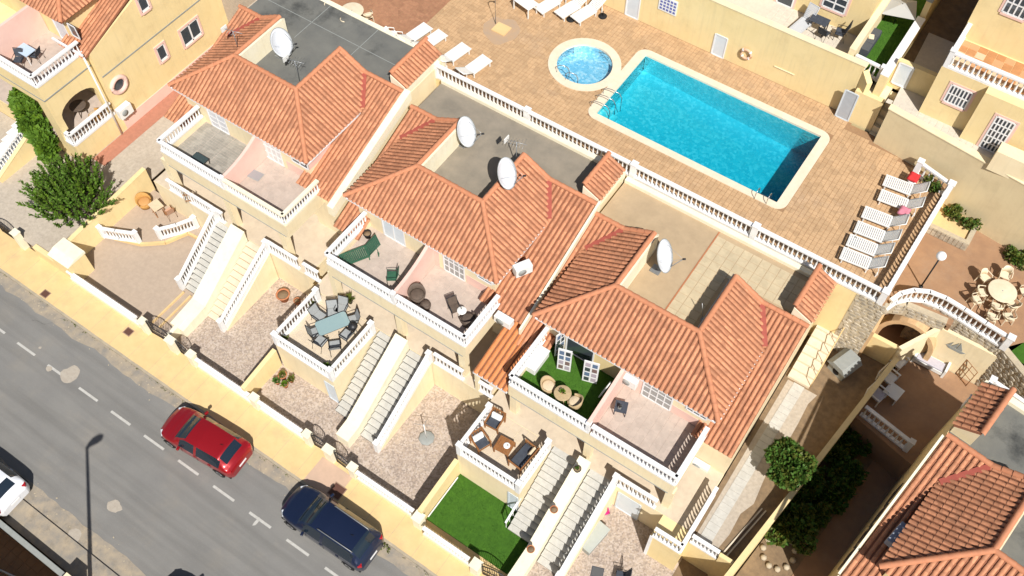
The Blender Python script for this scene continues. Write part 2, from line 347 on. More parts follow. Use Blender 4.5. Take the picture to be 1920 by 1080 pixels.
def blot(name, cx, cy, rx, ry, mt, z, seed, parent=None, n=18):
    mb = MB(); vs = [(cx+rx*math.cos(a)*(1+.35*noise.noise(Vector((math.cos(a)*1.3, math.sin(a)*1.3, seed)))), cy+ry*math.sin(a)*(1+.35*noise.noise(Vector((math.cos(a)*1.3, math.sin(a)*1.3, seed)))), z) for a in [2*math.pi*k/n for k in range(n)]]
    mb.add(vs, [tuple(range(n))]); return struct(mb.build(name, mt))
PATCH = mat('repair_patch', (0.42, 0.37, 0.3), (0.36, 0.31, 0.25), 5, 0.95, 0.2, 50)
for px, py, a, b, sd in ((132, 702, .5, .55, 1), (214, 950, .42, .3, 2), (92, 691, .2, .15, 3), (75, 652, .08, .08, 4), (140, 1004, .4, .3, 6)):
    p = P(px, py, 0); blot('road_patch', p.x, p.y, a, b, PATCH, 0.008, sd)
p = P(495, 975, 0); blot('road_patch', p.x-.25, p.y-.3, .08, .25, LINE, 0.008, 9)
for px, py, sx, sy in ((85, 551, .52, .45), (241, 622, .52, .45), (632, 921, .75, .75)):
    p = P(px, py, .12); r = thing('manhole_cover', {85: 'small brown square cover in the pavement near the left gatehouse pillar', 241: 'small brown square cover in the pavement by the first gate', 632: 'large brown square cover in the pavement above the dark blue car'}[px], 'manhole cover', p, group='covers in the yellow pavement')
    m = MB(); m.box(p.x-sx/2, p.x+sx/2, p.y-sy/2, p.y+sy/2, .121, .128); m.build('frame', mat('cover_frame', (.3,.2,.14), None, rough=.9), r)
    m = MB(); m.box(p.x-sx/2+.05, p.x+sx/2-.05, p.y-sy/2+.05, p.y+sy/2-.05, .128, .134); m.build('lid', BROWNM, r)
p = P(600, 905, .12); m = MB(); m.box(p.x-.8, p.x+1.2, 9.2, 10.75, .121, .1245); struct(m.build('repair_strip', mat('pink_patch', (.55,.38,.27), (.5,.35,.25), 3, .9)))
# ---------------------------------------------------------------- pool deck
PX0, PX1, PY0, PY1 = -16.62, -5.78, 32.8, 38.22
KC = Vector((-19.1, 35.6, 0)); KR = 1.58
def rrect(x0, x1, y0, y1, r, n=6):
    pts = []
    for cx, cy, a0 in ((x1-r, y1-r, 0), (x0+r, y1-r, 90), (x0+r, y0+r, 180), (x1-r, y0+r, 270)):
        for k in range(n+1):
            a = rad(a0+90*k/n); pts.append((cx+r*math.cos(a), cy+r*math.sin(a)))
    return pts
def in_pool(x, y, g=0.3):
    if PX0-g < x < PX1+g and PY0-g < y < PY1+g: return True
    return (Vector((x, y, 0))-KC).length < KR+g
DX0, DX1, DY0 = -39.0, 1.15, 30.15
def deck_edge(x):                      # line of the retaining wall behind the deck
    return 40.45 if x < -5.0 else 39.35-(x+3.2)*0.13
m = MB(); st = 0.30
nx = int((DX1-DX0)/st); 
for i in range(nx+1):
    x = DX0+i*st; y = DY0-0.15
    while y < deck_edge(x)+0.3:
        if not in_pool(x+st/2, y+st/2, 0.22): m.add([(x,y,ZD-.012),(x+st,y,ZD-.012),(x+st,y+st,ZD-.012),(x,y+st,ZD-.012)], [(0,1,2,3)])
        y += st
deck = struct(m.build('pool_deck', DECKJ))
m = MB(); m.box(DX0, DX1, DY0-.15, DY0+.12, -1, ZD-.03); struct(m.build('deck_footing', YELLOW))
ts = 0.25
def tile_mesh(name, sx, sy, h, mt, g=0.012, c=0.008):
    mb = MB(); a, b = sx/2-g/2, sy/2-g/2
    mb.add([(-a,-b,0),(a,-b,0),(a,b,0),(-a,b,0),(-a+c,-b+c,h),(a-c,-b+c,h),(a-c,b-c,h),(-a+c,b-c,h)], [(4,5,6,7),(0,1,5,4),(1,2,6,5),(2,3,7,6),(3,0,4,7)])
    return mb.mesh(name, mt)
TM = tile_mesh('paving_tile', ts, ts, .012, DECK, .016); TM2 = tile_mesh('paving_tile', ts, ts, .012, DECK2, .016)
tl = []; tl2 = []
for i in range(int((DX1-DX0)/ts)):
    x = DX0+(i+.5)*ts; y = DY0+.15
    while y < deck_edge(x)-.1:
        if not in_pool(x, y, .42):
            M = Matrix.Translation((x, y, ZD-.012+random.uniform(-.002, .002))) @ Matrix.Rotation(random.uniform(-.012, .012), 4, 'Y') @ Matrix.Rotation(random.uniform(-.012, .012), 4, 'X')
            (tl2 if x < -28.6 else tl).append((y-x*.02, M))
        y += ts
tl.sort(key=lambda a: a[0])
for _, M in tl[:300]: inst('paving_tile', TM, deck, M)
join_insts('paving_tiles', TM, [a[1] for a in tl[300:]], DECK, deck)
join_insts('paving_tiles', TM2, [a[1] for a in tl2], DECK2, deck)
def ring(name, outer, inner, z0, z1, mt, parent=None):
    mb = MB(); n = len(outer); vs = [(*p, z0) for p in outer]+[(*p, z1) for p in outer]+[(*p, z1) for p in inner]+[(*p, z0) for p in inner]
    fs = []
    for i in range(n):
        j = (i+1) % n; fs += [(i, j, n+j, n+i), (n+i, n+j, 2*n+j, 2*n+i), (2*n+i, 2*n+j, 3*n+j, 3*n+i)]
    mb.add(vs, fs); return mb.build(name, mt, parent)
# pool water: absorbing volume under a rippled, transparent glossy skin
def water_mat(name, dens, col):
    wm = bpy.data.materials.new(name); wm.use_nodes = True; t = wm.node_tree; N = t.nodes; L = t.links; N.remove(N['Principled BSDF'])
    tr = N.new('ShaderNodeBsdfTransparent'); gl = N.new('ShaderNodeBsdfGlossy'); gl.inputs['Roughness'].default_value = 0.04
    mx = N.new('ShaderNodeMixShader'); lw = N.new('ShaderNodeFresnel'); lw.inputs['IOR'].default_value = 1.33
    bp = N.new('ShaderNodeBump'); bp.inputs['Strength'].default_value = 0.3; bp.inputs['Distance'].default_value = 0.04
    nz = N.new('ShaderNodeTexNoise'); nz.inputs['Scale'].default_value = 6; nz.inputs['Detail'].default_value = 3; geo = N.new('ShaderNodeNewGeometry')
    L.new(geo.outputs['Position'], nz.inputs['Vector']); L.new(nz.outputs[0], bp.inputs['Height']); L.new(bp.outputs[0], gl.inputs['Normal']); L.new(bp.outputs[0], lw.inputs['Normal'])
    mr = N.new('ShaderNodeMath'); mr.operation = 'MULTIPLY'; mr.inputs[1].default_value = 1.0; L.new(lw.outputs[0], mr.inputs[0])
    L.new(mr.outputs[0], mx.inputs[0]); L.new(tr.outputs[0], mx.inputs[1]); L.new(gl.outputs[0], mx.inputs[2]); L.new(mx.outputs[0], N['Material Output'].inputs['Surface'])
    va = N.new('ShaderNodeVolumeAbsorption'); va.inputs['Color'].default_value = (*col, 1); va.inputs['Density'].default_value = dens
    L.new(va.outputs[0], N['Material Output'].inputs['Volume']); return wm
def mosaic(name, c, c2, c3):  # mixed tile blues; their speckle also paints in the rippled light on the basin
    mm = bpy.data.materials.new(name); mm.use_nodes = True; t = mm.node_tree; N = t.nodes; L = t.links; b = N['Principled BSDF']; b.inputs['Roughness'].default_value = .4
    geo = N.new('ShaderNodeNewGeometry'); v = N.new('ShaderNodeTexVoronoi'); v.inputs['Scale'].default_value = 7; v.inputs['Randomness'].default_value = .75
    L.new(geo.outputs['Position'], v.inputs['Vector']); rp = N.new('ShaderNodeValToRGB'); sp = N.new('ShaderNodeSeparateColor'); L.new(v.outputs['Color'], sp.inputs[0]); L.new(sp.outputs[0], rp.inputs[0])
    e = rp.color_ramp.elements; e[0].color = (*c, 1); e[1].color = (*c3, 1); x = e.new(.55); x.color = (*c2, 1); L.new(rp.outputs[0], b.inputs['Base Color']); return mm
BASIN = mosaic('pool_mosaic_ripple', (0.035, 0.47, 0.55), (0.05, 0.53, 0.6), (0.18, 0.63, 0.68))
BASIN2 = mosaic('kid_pool_mosaic_ripple', (0.16, 0.47, 0.66), (0.22, 0.55, 0.72), (0.45, 0.70, 0.80))
pool = thing('swimming_pool', 'long rectangular swimming pool with cream coping in the tiled deck', 'swimming pool', ((PX0+PX1)/2, (PY0+PY1)/2, ZD))
inner = rrect(PX0, PX1, PY0, PY1, .04); outer = rrect(PX0-.52, PX1+.52, PY0-.42, PY1+.42, .62)
ring('coping', outer, inner, ZD-.1, ZD+.035, COPE, pool)
def pool_floor(x): return ZD-1.2-(x-PX0)/(PX1-PX0)*0.8
m = MB(); bw = rrect(PX0-.005, PX1+.005, PY0-.005, PY1+.005, .05); n = len(bw)
m.add([(*p, ZD-.1) for p in bw]+[(*p, pool_floor(p[0])) for p in bw], [(i, n+i, n+(i+1) % n, (i+1) % n) for i in range(n)])
xs = [PX0-.01, PX1+.01]
for a, b in zip(xs[:-1], xs[1:]): m.add([(a,PY0-.01,pool_floor(a)),(b,PY0-.01,pool_floor(b)),(b,PY1+.01,pool_floor(b)),(a,PY1+.01,pool_floor(a))], [(0,1,2,3)])
m.build('basin', BASIN, pool)
for k in range(3):                     # corner steps inside the pool
    m = MB(); m.box(PX0+.01, PX0+.55+.32*k, PY0+.01, PY0+.95+.0*k, ZD-1.2, ZD-.3-.28*k); m.build('pool_step', BASIN, pool)
m = MB(); m.prism(rrect(PX0+.004, PX1-.004, PY0+.004, PY1-.004, .04), lambda x, y: pool_floor(x)+.004, ZD-.12); m.build('water', water_mat('pool_water', .56, (.13, .82, .90)), pool)
kid = thing('paddling_pool', 'small round paddling pool with cream coping beside the big pool', 'swimming pool', (KC.x, KC.y, ZD))
ca = [2*math.pi*k/40 for k in range(40)]
cir = lambda r: [(KC.x+r*math.cos(a), KC.y+r*math.sin(a)) for a in ca]
ring('coping', cir(2.08), cir(KR), ZD-.1, ZD+.043, COPE, kid)
m = MB(); c1 = cir(KR+.005); n = 40
m.add([(*p, ZD-.08) for p in c1]+[(*p, ZD-.6) for p in c1], [(i, n+i, n+(i+1) % n, (i+1) % n) for i in range(n)]+[tuple(range(n, 2*n))]); m.build('basin', BASIN2, kid)
m = MB(); m.prism(cir(KR-.002), ZD-.596, ZD-.11); m.build('water', water_mat('kid_pool_water', .2, (.3, .8, .95)), kid)
# handrails and ladders of the pools
def hoop(px, py, ang, parent, ln=.75, h=.8):
    a = P(px, py, ZD); d = Vector((math.cos(ang), math.sin(ang), 0))
    mb = MB()
    pts = [a, a+Vector((0,0,h*.7)), a+d*ln*.12+Vector((0,0,h*.95)), a+d*ln*.45+Vector((0,0,h)), a+d*ln*.85+Vector((0,0,h*.8)), a+d*ln+Vector((0,0,h*.3)), a+d*ln+Vector((0,0,-.9))]
    mb.tube(pts, .022, 6); return mb.build('handrail', STEEL, parent)
lad = thing('pool_ladder', 'steel ladder hooped over the near right coping of the pool', 'pool ladder', P(1440, 378, ZD))
hoop(1414, 373, rad(90), lad, .55, .55); hoop(1436, 383, rad(90), lad, .55, .55)
for k in range(3):
    a = P(1414, 370, ZD)+Vector((0, .6, -.3-.25*k)); b = P(1436, 380, ZD)+Vector((0, .6, -.3-.25*k)); m = MB(); m.beam(a, b, .1, .03); m.build('rung', STEEL, lad)
for k, (px, py) in enumerate(((1108, 200), (1119, 188), (1131, 176))):
    t = thing('entry_rail', ['steel entry rail nearest the pool corner steps', 'middle steel entry rail at the pool corner steps', 'steel entry rail closest to the paddling pool'][k], 'handrail', P(px, py, ZD), group='entry rails at the pool corner')
    hoop(px, py, rad(8), t, 1.1, .55)
t = thing('pool_ladder', 'small steel hoop ladder at the lower left of the paddling pool', 'pool ladder', P(1052, 140, ZD))
hoop(1044, 136, rad(25), t, .7, .6); hoop(1060, 150, rad(25), t, .7, .6)
# shower
sp_ = P(940, 55, ZD); sh = thing('pool_shower', 'thin steel shower post on a yellow slab in a stained ring', 'shower', sp_)
m = MB(); m.box(sp_.x-.45, sp_.x+.45, sp_.y-.4, sp_.y+.4, ZD, ZD+.06); m.build('slab', PAVE, sh)
m = MB(); a = sp_+Vector((-.55,.2,0)); m.tube([a, a+Vector((0,0,2.1)), a+Vector((.12,.1,2.25)), a+Vector((.3,.25,2.2))], .03); m.build('post', GREYM, sh)
m = MB(); m.lathe([(.02,0),(.08,-.04)], a+Vector((.3,.25,2.2)), 8); m.build('shower_head', GREYM, sh)
blot('wet_stain', sp_.x, sp_.y, 1.15, 1.05, mat('stained_tile', (.40,.29,.2), (.45,.30,.18), 3, .9), ZD+.0035, 3, n=30)
# ================================================================ HOUSES
def barrel(name, w, ln, h, mt, n=5, taper=.85):
    mb = MB(); vs = []; fs = []
    for j, (yy, k, dz) in enumerate(((-ln/2, taper, -.004), (ln/2, 1.0, .016))):
        for i in range(n+1):
            a = math.pi*i/n; vs.append((-math.cos(a)*w/2*k, yy, math.sin(a)*h*k+dz))
    for i in range(n): fs.append((i, i+1, n+2+i, n+1+i))
    mb.add(vs, [tuple(reversed(f)) for f in fs], True)
    mb.add(vs[n+1:], [tuple(range(n+1))])
    me = mb.mesh(name, mt); return me
TILEM = barrel('roof_tile', .19, .47, .056, TILE)
TILEO = barrel('roof_tile', .23, .47, .06, ORANGE)
RIDGEM = barrel('ridge_tile', .27, .46, .13, RIDGE, 6, .9)
def pip(p, poly):
    x, y = p; c = False; n = len(poly)
    for i in range(n):
        x1, y1 = poly[i]; x2, y2 = poly[(i+1) % n]
        if (y1 > y) != (y2 > y) and x < (x2-x1)*(y-y1)/(y2-y1)+x1: c = not c
    return c
def tile_plane(poly, down, w=.25, ln=.385, lift=.02):
    """poly: 3D planar polygon; down: horizontal direction of fall -> list of tile matrices"""
    poly = [Vector(p) for p in poly]; n = (poly[1]-poly[0]).cross(poly[2]-poly[1]).normalized()
    if n.z < 0: n = -n
    d = Vector((*down, 0)); v = (d - n*d.dot(n)).normalized(); u = v.cross(n).normalized()
    O = poly[0]; uv = [((p-O).dot(u), (p-O).dot(v)) for p in poly]
    u0, u1 = min(a[0] for a in uv), max(a[0] for a in uv); v0, v1 = min(a[1] for a in uv), max(a[1] for a in uv)
    nu = max(1, round((u1-u0)/w)); out = []
    for i in range(nu):
        cu = u0+(i+.5)*(u1-u0)/nu; j = 0; s = v1+.03-ln/2
        while s > v0-ln*.3:
            if pip((cu, s), uv) or (pip((cu, s+ln*.4), uv) and pip((cu, s-ln*.25), uv)):
                p = O+u*cu+v*s+n*lift
                R = Matrix((u, v, n)).transposed().to_4x4()
                out.append(Matrix.Translation(p) @ R @ Matrix.Rotation(random.uniform(-.025, .025), 4, 'Z') @ Matrix.Rotation(random.uniform(-.012, .012), 4, 'X'))
            s -= ln
    return out
def ridge_run(a, b, lift=.05, ln=.4):
    a = Vector(a); b = Vector(b); d = b-a; L_ = d.length; n = max(1, round(L_/ln)); v = d.normalized(); u = v.cross(Vector((0, 0, 1))).normalized(); nn = u.cross(v)
    R = Matrix((u, v, nn)).transposed().to_4x4()
    return [Matrix.Translation(a+d*(i+.5)/n+nn*lift) @ R @ Matrix.Rotation(random.uniform(-.02, .02), 4, 'Z') for i in range(n)]
def put_tiles(roof, mats, me, mt, limit=300):
    mats = sorted(mats, key=lambda M: M.translation.y + .3*abs(M.translation.x+8))
    for M in mats[:limit]: inst('roof_tile', me, roof, M)
    join_insts('roof_tiles', me, mats[limit:], mt, roof)
def xz(mb, poly, y0, y1):
    n = len(poly); vs = [(p[0], y0, p[1]) for p in poly]+[(p[0], y1, p[1]) for p in poly]
    return mb.add(vs, [tuple(range(n)), tuple(range(2*n-1, n-1, -1))]+[(i, n+i, n+(i+1) % n, (i+1) % n) for i in range(n)])
def yz(mb, poly, x0, x1):
    n = len(poly); vs = [(x0, p[0], p[1]) for p in poly]+[(x1, p[0], p[1]) for p in poly]
    return mb.add(vs, [tuple(range(n)), tuple(range(2*n-1, n-1, -1))]+[(i, n+i, n+(i+1) % n, (i+1) % n) for i in range(n)])
K = .55; ST_P = .38; VY = 6.35-.65/.38
def zs_strip(ze, yl): return ze+.65-ST_P*(6.35-yl)
def house_roof(r, x0, y0, ze, W, left=True, right=True, limit=300, lb=-.75, rb=-.25, lx=-.5, rx=11.1):
    zr = ze+1.5; xC, xD, yR, yB = x0+2.75, x0+W-2.7, y0+2.72, y0+6.35
    x1 = x0+W
    V = Vector
    A, B, C, D, E_, H_ = V((x0,y0,ze)), V((x1,y0,ze)), V((xC,yR,zr)), V((xD,yR,zr)), V((xC,yB,zr)), V((xD,yB,zr))
    F = V((xC-1.55, yB, ze+.65)); FR = V((xD+1.55, yB, ze+.65)); I_ = V((x0, y0+VY, ze)); IR = V((x1, y0+VY, ze))
    SL_ = [V((x0+lx, yB, ze+.65)), F, I_+V((.6,0,0)), V((x0+1.2, y0+lb, zs_strip(ze, lb))), V((x0+lx, y0+lb, zs_strip(ze, lb)))]
    SL_[2].z = zs_strip(ze, VY)
    SR_ = [V((x0+rx, yB, ze+.65)), FR, V((x1-.6, y0+VY, zs_strip(ze, VY))), V((x1-.9, y0+rb, zs_strip(ze, rb))), V((x0+rx, y0+rb, zs_strip(ze, rb)))]
    planes = [([A, B, D, C], (0, -1)), ([C, E_, F, I_, A], (-1, 0)), ([B, IR, FR, H_, D], (1, 0))]
    if left: planes.append((SL_, (0, -1)))
    if right: planes.append((SR_, (0, -1)))
    m = MB()
    for poly, _ in planes:
        n = len(poly); nn = (poly[1]-poly[0]).cross(poly[2]-poly[1]).normalized()
        if nn.z < 0: poly = poly[::-1]; nn = -nn
        m.add(poly+[p-Vector((0,0,.10)) for p in poly], [tuple(range(n)), tuple(range(2*n-1, n-1, -1))]+[(i, n+i, n+(i+1) % n, (i+1) % n) for i in range(n)])
    roof = m.build('roof', PAN, r)
    mats = []
    for poly, d in planes: mats += tile_plane(poly, d)
    put_tiles(roof, mats, TILEM, TILE, limit)
    rr = ridge_run(A, C)+ridge_run(B, D)+ridge_run(C, D)+ridge_run(C, E_)+ridge_run(D, H_)+ridge_run(E_, F)+ridge_run(H_, FR)
    if left: rr += ridge_run(SL_[0], F)
    if right: rr += ridge_run(SR_[0], FR)
    for M in rr: inst('ridge_tile', RIDGEM, roof, M)
    for ok, a, b in ((left, F, I_), (right, FR, IR)):
        if ok:
            m = MB(); m.beam(a+V((0,0,.085)), b+V((0,0,.085)), .26, .05); m.build('valley', VALLEY, roof)
    return roof, dict(A=A, B=B, C=C, D=D, E=E_, H=H_, F=F, FR=FR, zr=zr, xC=xC, xD=xD, yR=yR, yB=yB, x1=x1)
def framed(parent, name, X0, X1, z0, z1, y, cols, rows, mt=GLASS, fm=WHITE, surround=None, d=.05, bars=.05, label=None):
    """window or door on a wall facing -Y at plane y"""
    m = MB(); m.box(X0, X1, y-.02, y+.04, z0, z1); o = m.build(name, mt, parent, label)
    m = MB()
    for a in (X0, X1): m.box(a-.04, a+.04, y-d, y-.022, z0, z1)
    for b in (z0, z1): m.box(X0+.042, X1-.042, y-d, y-.022, b-.04, b+.04)
    for i in range(1, cols): xx = X0+(X1-X0)*i/cols; m.box(xx-bars/2, xx+bars/2, y-d+.006, y-.022, z0+.042, z1-.042)
    for j in range(1, rows): zz = z0+(z1-z0)*j/rows; m.box(X0+.042, X1-.042, y-d+.012, y-.024, zz-bars/2, zz+bars/2)
    m.build('frame', fm, o)
    if surround:
        m = MB(); s = .16
        m.box(X0-s, X0-.045, y-.03, y+.03, z0-s*.5, z1+s); m.box(X1+.045, X1+s, y-.03, y+.03, z0-s*.5, z1+s); m.box(X0-.044, X1+.044, y-.03, y+.03, z1+.045, z1+s); m.box(X0-.044, X1+.044, y-.06, y+.03, z0-s, z0-.045)
        m.build('surround', surround, o)
    return o
def terraced_house(label, A, B, ze, loc_pod, flatm, t):
    """t: dict of the details that differ"""
    a = P(*A, ze); b = P(*B, ze); x0, W = a.x, b.x-a.x; y0 = (a.y+b.y)/2
    r = thing('terraced_house', label, 'house', (x0+5, y0+4, 0), group='cream terraced houses in the row')
    lx, rx = t.get('lx', -.5), t.get('rx', 11.1)
    roof, q = house_roof(r, x0, y0, ze, W, lb=t.get('lb', -.75), rb=t.get('rb', -.25), lx=lx, rx=rx)
    zf, zfl, yw, x1 = ze-2.3, ze+.17, y0+.42, q['x1']
    q.update(r=r, x0=x0, y0=y0, ze=ze, zf=zf, yw=yw, zfl=zfl, yback=t.get('yback', DY0-.6), W=W, roof=roof)
    yb, yp = q['yback'], loc_pod; q['yp'] = yp
    # walls
    m = MB(); m.box(x0+.4, x1-.4, yw, q['yB']+.1, .0, ze+.13)
    m.prism([(x0+lx, y0+.3), (x0+.4, y0+.3), (x0+.4, q['yB']+.1), (x0+lx, q['yB']+.1)], 0, lambda x, y: min(zs_strip(ze, y-y0)-.11, ze+.13))
    m.prism([(x1-.4, y0+.1), (x0+rx, y0+.1), (x0+rx, q['yB']+.1), (x1-.4, q['yB']+.1)], 0, lambda x, y: min(zs_strip(ze, y-y0)-.11, ze+.13))
    m.box(x0+lx, x0+rx, q['yB']+.1, yb, 0, ze+.13)
    wall = m.build('wall', CREAM, r)
    m = MB()                              # walls that stand behind the ridges, round the flat roof
    m.box(q['xC']+.02, q['xC']+.2, q['yR']+.18, q['yB'], ze, q['zr']-.04); m.box(q['xD']-.2, q['xD']-.02, q['yR']+.18, q['yB'], ze, q['zr']-.04); m.box(q['xC']+.02, q['xD']-.02, q['yR']+.0, q['yR']+.178, ze, q['zr']-.04)
    xz(m, [(x0+lx, ze), (q['xC']+.2, ze), (q['xC']+.2, q['zr']-.05), (q['F'].x, ze+.62), (x0+lx, ze+.62)], q['yB']+.02, q['yB']+.15)
    xz(m, [(q['xD']-.2, ze), (x0+rx, ze), (x0+rx, ze+.62), (q['FR'].x, ze+.62), (q['xD']-.2, q['zr']-.05)], q['yB']+.02, q['yB']+.15)
    m.build('parapet_wall', PALE, r)
    m = MB(); m.box(q['xC']+.2, q['xD']-.2, q['yR']+.18, q['yB']+.15, ze+.1, zfl); m.box(x0+lx, x0+rx-.95, q['yB']+.15, yb, ze+.1, zfl)
    fr = m.build('flat_roof', flatm, r); q['fr'] = fr
    m = MB(); m.box(x0+lx, x0+rx, yb, yb+.3, ze-.5, zfl+t.get('rp', .22)); m.build('rear_parapet', PALE, r)
    # short tiled slope on the rear party wall
    px0 = x0+rx-.95; zt = zfl+1.15
    m = MB(); xz(m, [(px0, ze), (x0+rx-.02, ze), (x0+rx-.02, zt-.5), (px0, zt-.05)], q['yB']+.16, yb-.02); m.build('rear_party_wall', PALE, r)
    pl = [Vector((px0, q['yB']+.2, zt)), Vector((x0+rx+.05, q['yB']+.2, zt-.5)), Vector((x0+rx+.05, yb, zt-.5)), Vector((px0, yb, zt))]
    m = MB(); m.add(pl+[p-Vector((0,0,.06)) for p in pl], [(0,1,2,3),(7,6,5,4),(0,4,5,1),(1,5,6,2),(2,6,7,3),(3,7,4,0)]); r2 = m.build('rear_roof', PAN, r)
    for M in tile_plane(pl, (1, 0)): inst('roof_tile', TILEM, r2, M)
    for M in ridge_run(pl[0], pl[3]): inst('ridge_tile', RIDGEM, r2, M)
    # party wall capping strip along the right
    if t.get('party'):
        wd, hh = t['party']; X = x0+rx
        m = MB(); yz(m, [(y0-.6, zs_strip(ze, -.6)-.5), (y0+6.5, ze+.2), (y0+6.5, ze+.65+hh), (y0-.6, zs_strip(ze, -.6)+hh)], X+.02, X+wd); m.build('party_wall', PALE, r)
    # eaves gutter
    m = MB(); m.box(x0+.1, x1-.1, y0-.05, y0+.03, ze-.16, ze-.06); m.box(x1-.05, x1+.04, y0+.1, y0+4.4, ze-.18, ze-.08); m.build('gutter', t.get('gutter', WHITE), r)
    # balcony
    bx0, bx1 = t['bal']; by = t['bal_y']
    q['by'] = by; q['bx0'] = bx0; q['bx1'] = bx1
    m = MB(); m.box(bx0+.16, bx1-.16, by+.16, yw-.002, zf-.3, zf-.015); m.build('balcony_slab', BALF, r)
    m = MB(); m.box(bx0, bx1, by, by+.158, zf-.62, zf+.42); m.box(bx0, bx0+.158, by+.16, yw, zf-.62, zf+.42); m.box(bx1-.158, bx1, by+.16, yw, zf-.62, zf+.42)
    m.build('balcony_wall', CREAM, r)
    m = MB(); m.box(bx0+.2, bx1-.2, by-.03, by-.003, zf-.66, zf-.62); m.build('drip_line', GREYB, r)
    # porch podium
    m = MB(); m.box(x0+lx, x0+rx, yp, yw-.002, 0, t['zt']-.02); m.build('porch_podium', CREAM, r)
    m = MB(); m.box(x0+lx+.02, x0+rx-.02, yp+.02, yw-.01, t['zt']-.02, t['zt']); pf = m.build('porch_floor', TERRF, r)
    for px in t.get('pillars', []):
        m = MB(); m.box(px-.19, px+.19, by+.02, by+.4, t['zt'], zf-.5); m.build('pillar', CREAM, r)
    q['zt'] = t['zt']
    return q
def balcony_floor(q, xa, xb, mt, sx=.42, sy=.42):
    tm = tile_mesh('floor_tile', sx, sy, .012, mt, .014)
    ya, yb = q['by']+.17, q['yw']-.03; nx = int((xb-xa)/sx); ny = int((yb-ya)/sy); p = q['r']
    for i in range(nx):
        for j in range(ny): inst('floor_tile', tm, p, Matrix.Translation((xa+(i+.5)*(xb-xa)/nx, ya+(j+.5)*(yb-ya)/ny, q['zf']-.015+random.uniform(0, .002))) @ Matrix.Diagonal(((xb-xa)/nx/sx, (yb-ya)/ny/sy, 1, 1)))
def divider(q, X, curved, label=None):
    ya, yb = q['by']+.05, q['yw']; z0, zt, zb = q['zf'], q['ze']-.12, q['zf']+1.3
    if curved: top = [(ya+(yb-ya)*t, zb+(zt-zb)*(t**2.2)) for t in [i/10 for i in range(11)]]
    else: top = [(ya, zb+.15), (yb-.55, zt-.25), (yb, zt)]
    m = MB(); yz(m, [(yb, z0)]+[(ya, z0)]+top, X-.09, X+.09); return m.build('divider_wall', PINK, q['r'], label)
BAL_ME = BALUSTER
def balcony_rails(q, name, lm=None, rm=None, xm=None, sp=.2):
    """front and side rails of a balcony, split at xm"""
    zf = q['zf']+.42; by = q['by']+.08; a, b = q['bx0']+.08, q['bx1']-.08; yw = q['yw']-.1
    balustrade('white balustrade round the balcony of the left unit of the %s' % name, [(a, yw, zf), (a, by, zf), (xm, by, zf)], h=.88, sp=sp, plinth=.14, rw=.2, rail=.12, postw=.2, posts='end', group='balcony balustrades')
    l2 = lm or 'white balustrade round the balcony of the right unit of the %s' % name
    balustrade(l2, [(xm+.2, by, zf), (b, by, zf), (b, yw-.3, zf)], h=.88, sp=sp, plinth=.14, rw=.2, rail=.12, postw=.2, posts=None, group='balcony balustrades', m=rm)
h3 = terraced_house('terraced house with beige tiled flat roof and one dish, turf balcony, nearest the arch', (1000, 592), (1347, 791), 7.3, 17.0, ROOFC,
    dict(bal=(P(957,700,6.3).x, P(1270,900,6.3).x), bal_y=17.35, zt=2.6, party=None, pillars=[-11.6, -7.3, -2.9]))
h2 = terraced_house('terraced house with brown flat roof carrying two large dishes, in the middle of the row', (646, 367), (931, 532), 7.7, 17.35, ROOFB,
    dict(bal=(P(607,475,6.7).x, P(870,637,6.7).x), bal_y=17.65, zt=2.6, party=(.14, .16), pillars=[-23.3, -18.9, -14.9], rx=11.15))
h1 = terraced_house('terraced house with dark grey flat roof and one dish, beside the tall yellow gable', (318, 160), (574, 307), 8.1, 17.8, ROOFG,
    dict(bal=(P(290,265,7.1).x, P(530,405,7.1).x), bal_y=18.05, zt=2.6, party=(.42, .2), pillars=[-35.6, -31, -27], rx=11.3, yback=30.6, rp=.03))
# ================================================================ FRONT YARDS, STAIRS, TERRACES
YZ = 0.10; TZ = 2.6
m = MB(); m.box(-120, 30, 11.1, 31, -3.4, 0.0); struct(m.build('ground', DIRT))
def sheet(name, poly, z, mt, parent=None): 
    m = MB(); m.prism(poly, z-.06, z); return struct(m.build(name, mt, parent)) if not parent else m.build(name, mt, parent)
XA0 = -38.75; XB = -24.75; XC = -12.75; XD = -1.25
xs1 = P(425, 608, 1.1).x-.05
S1x0, S1x1 = P(345,530,.1).x, P(375,560,.1).x
sheet('yard_floor', [(XA0+.2, 11), (-31.0, 11), (-31.0, 18.2), (XA0+.2, 18.2)], YZ, YARDB)
sheet('yard_floor', [(-31.0, 11), (XB, 11), (XB, 18.2), (-31.0, 18.2)], YZ, YARDM)
sheet('yard_floor', [(XB, 11), (XC, 11), (XC, 18), (XB, 18)], YZ, YARDM)
sheet('yard_floor', [(-6.9, 10.2), (XD+.2, 10.2), (XD+.2, 17.4), (-6.9, 17.4)], YZ, YARDM)
gp = [(XC+.1, 10.5), (-7.1, 10.3), (-7.1, 14.3), (XC+.1, 14.3)]
g = sheet('lawn_base', gp, YZ, TURF)
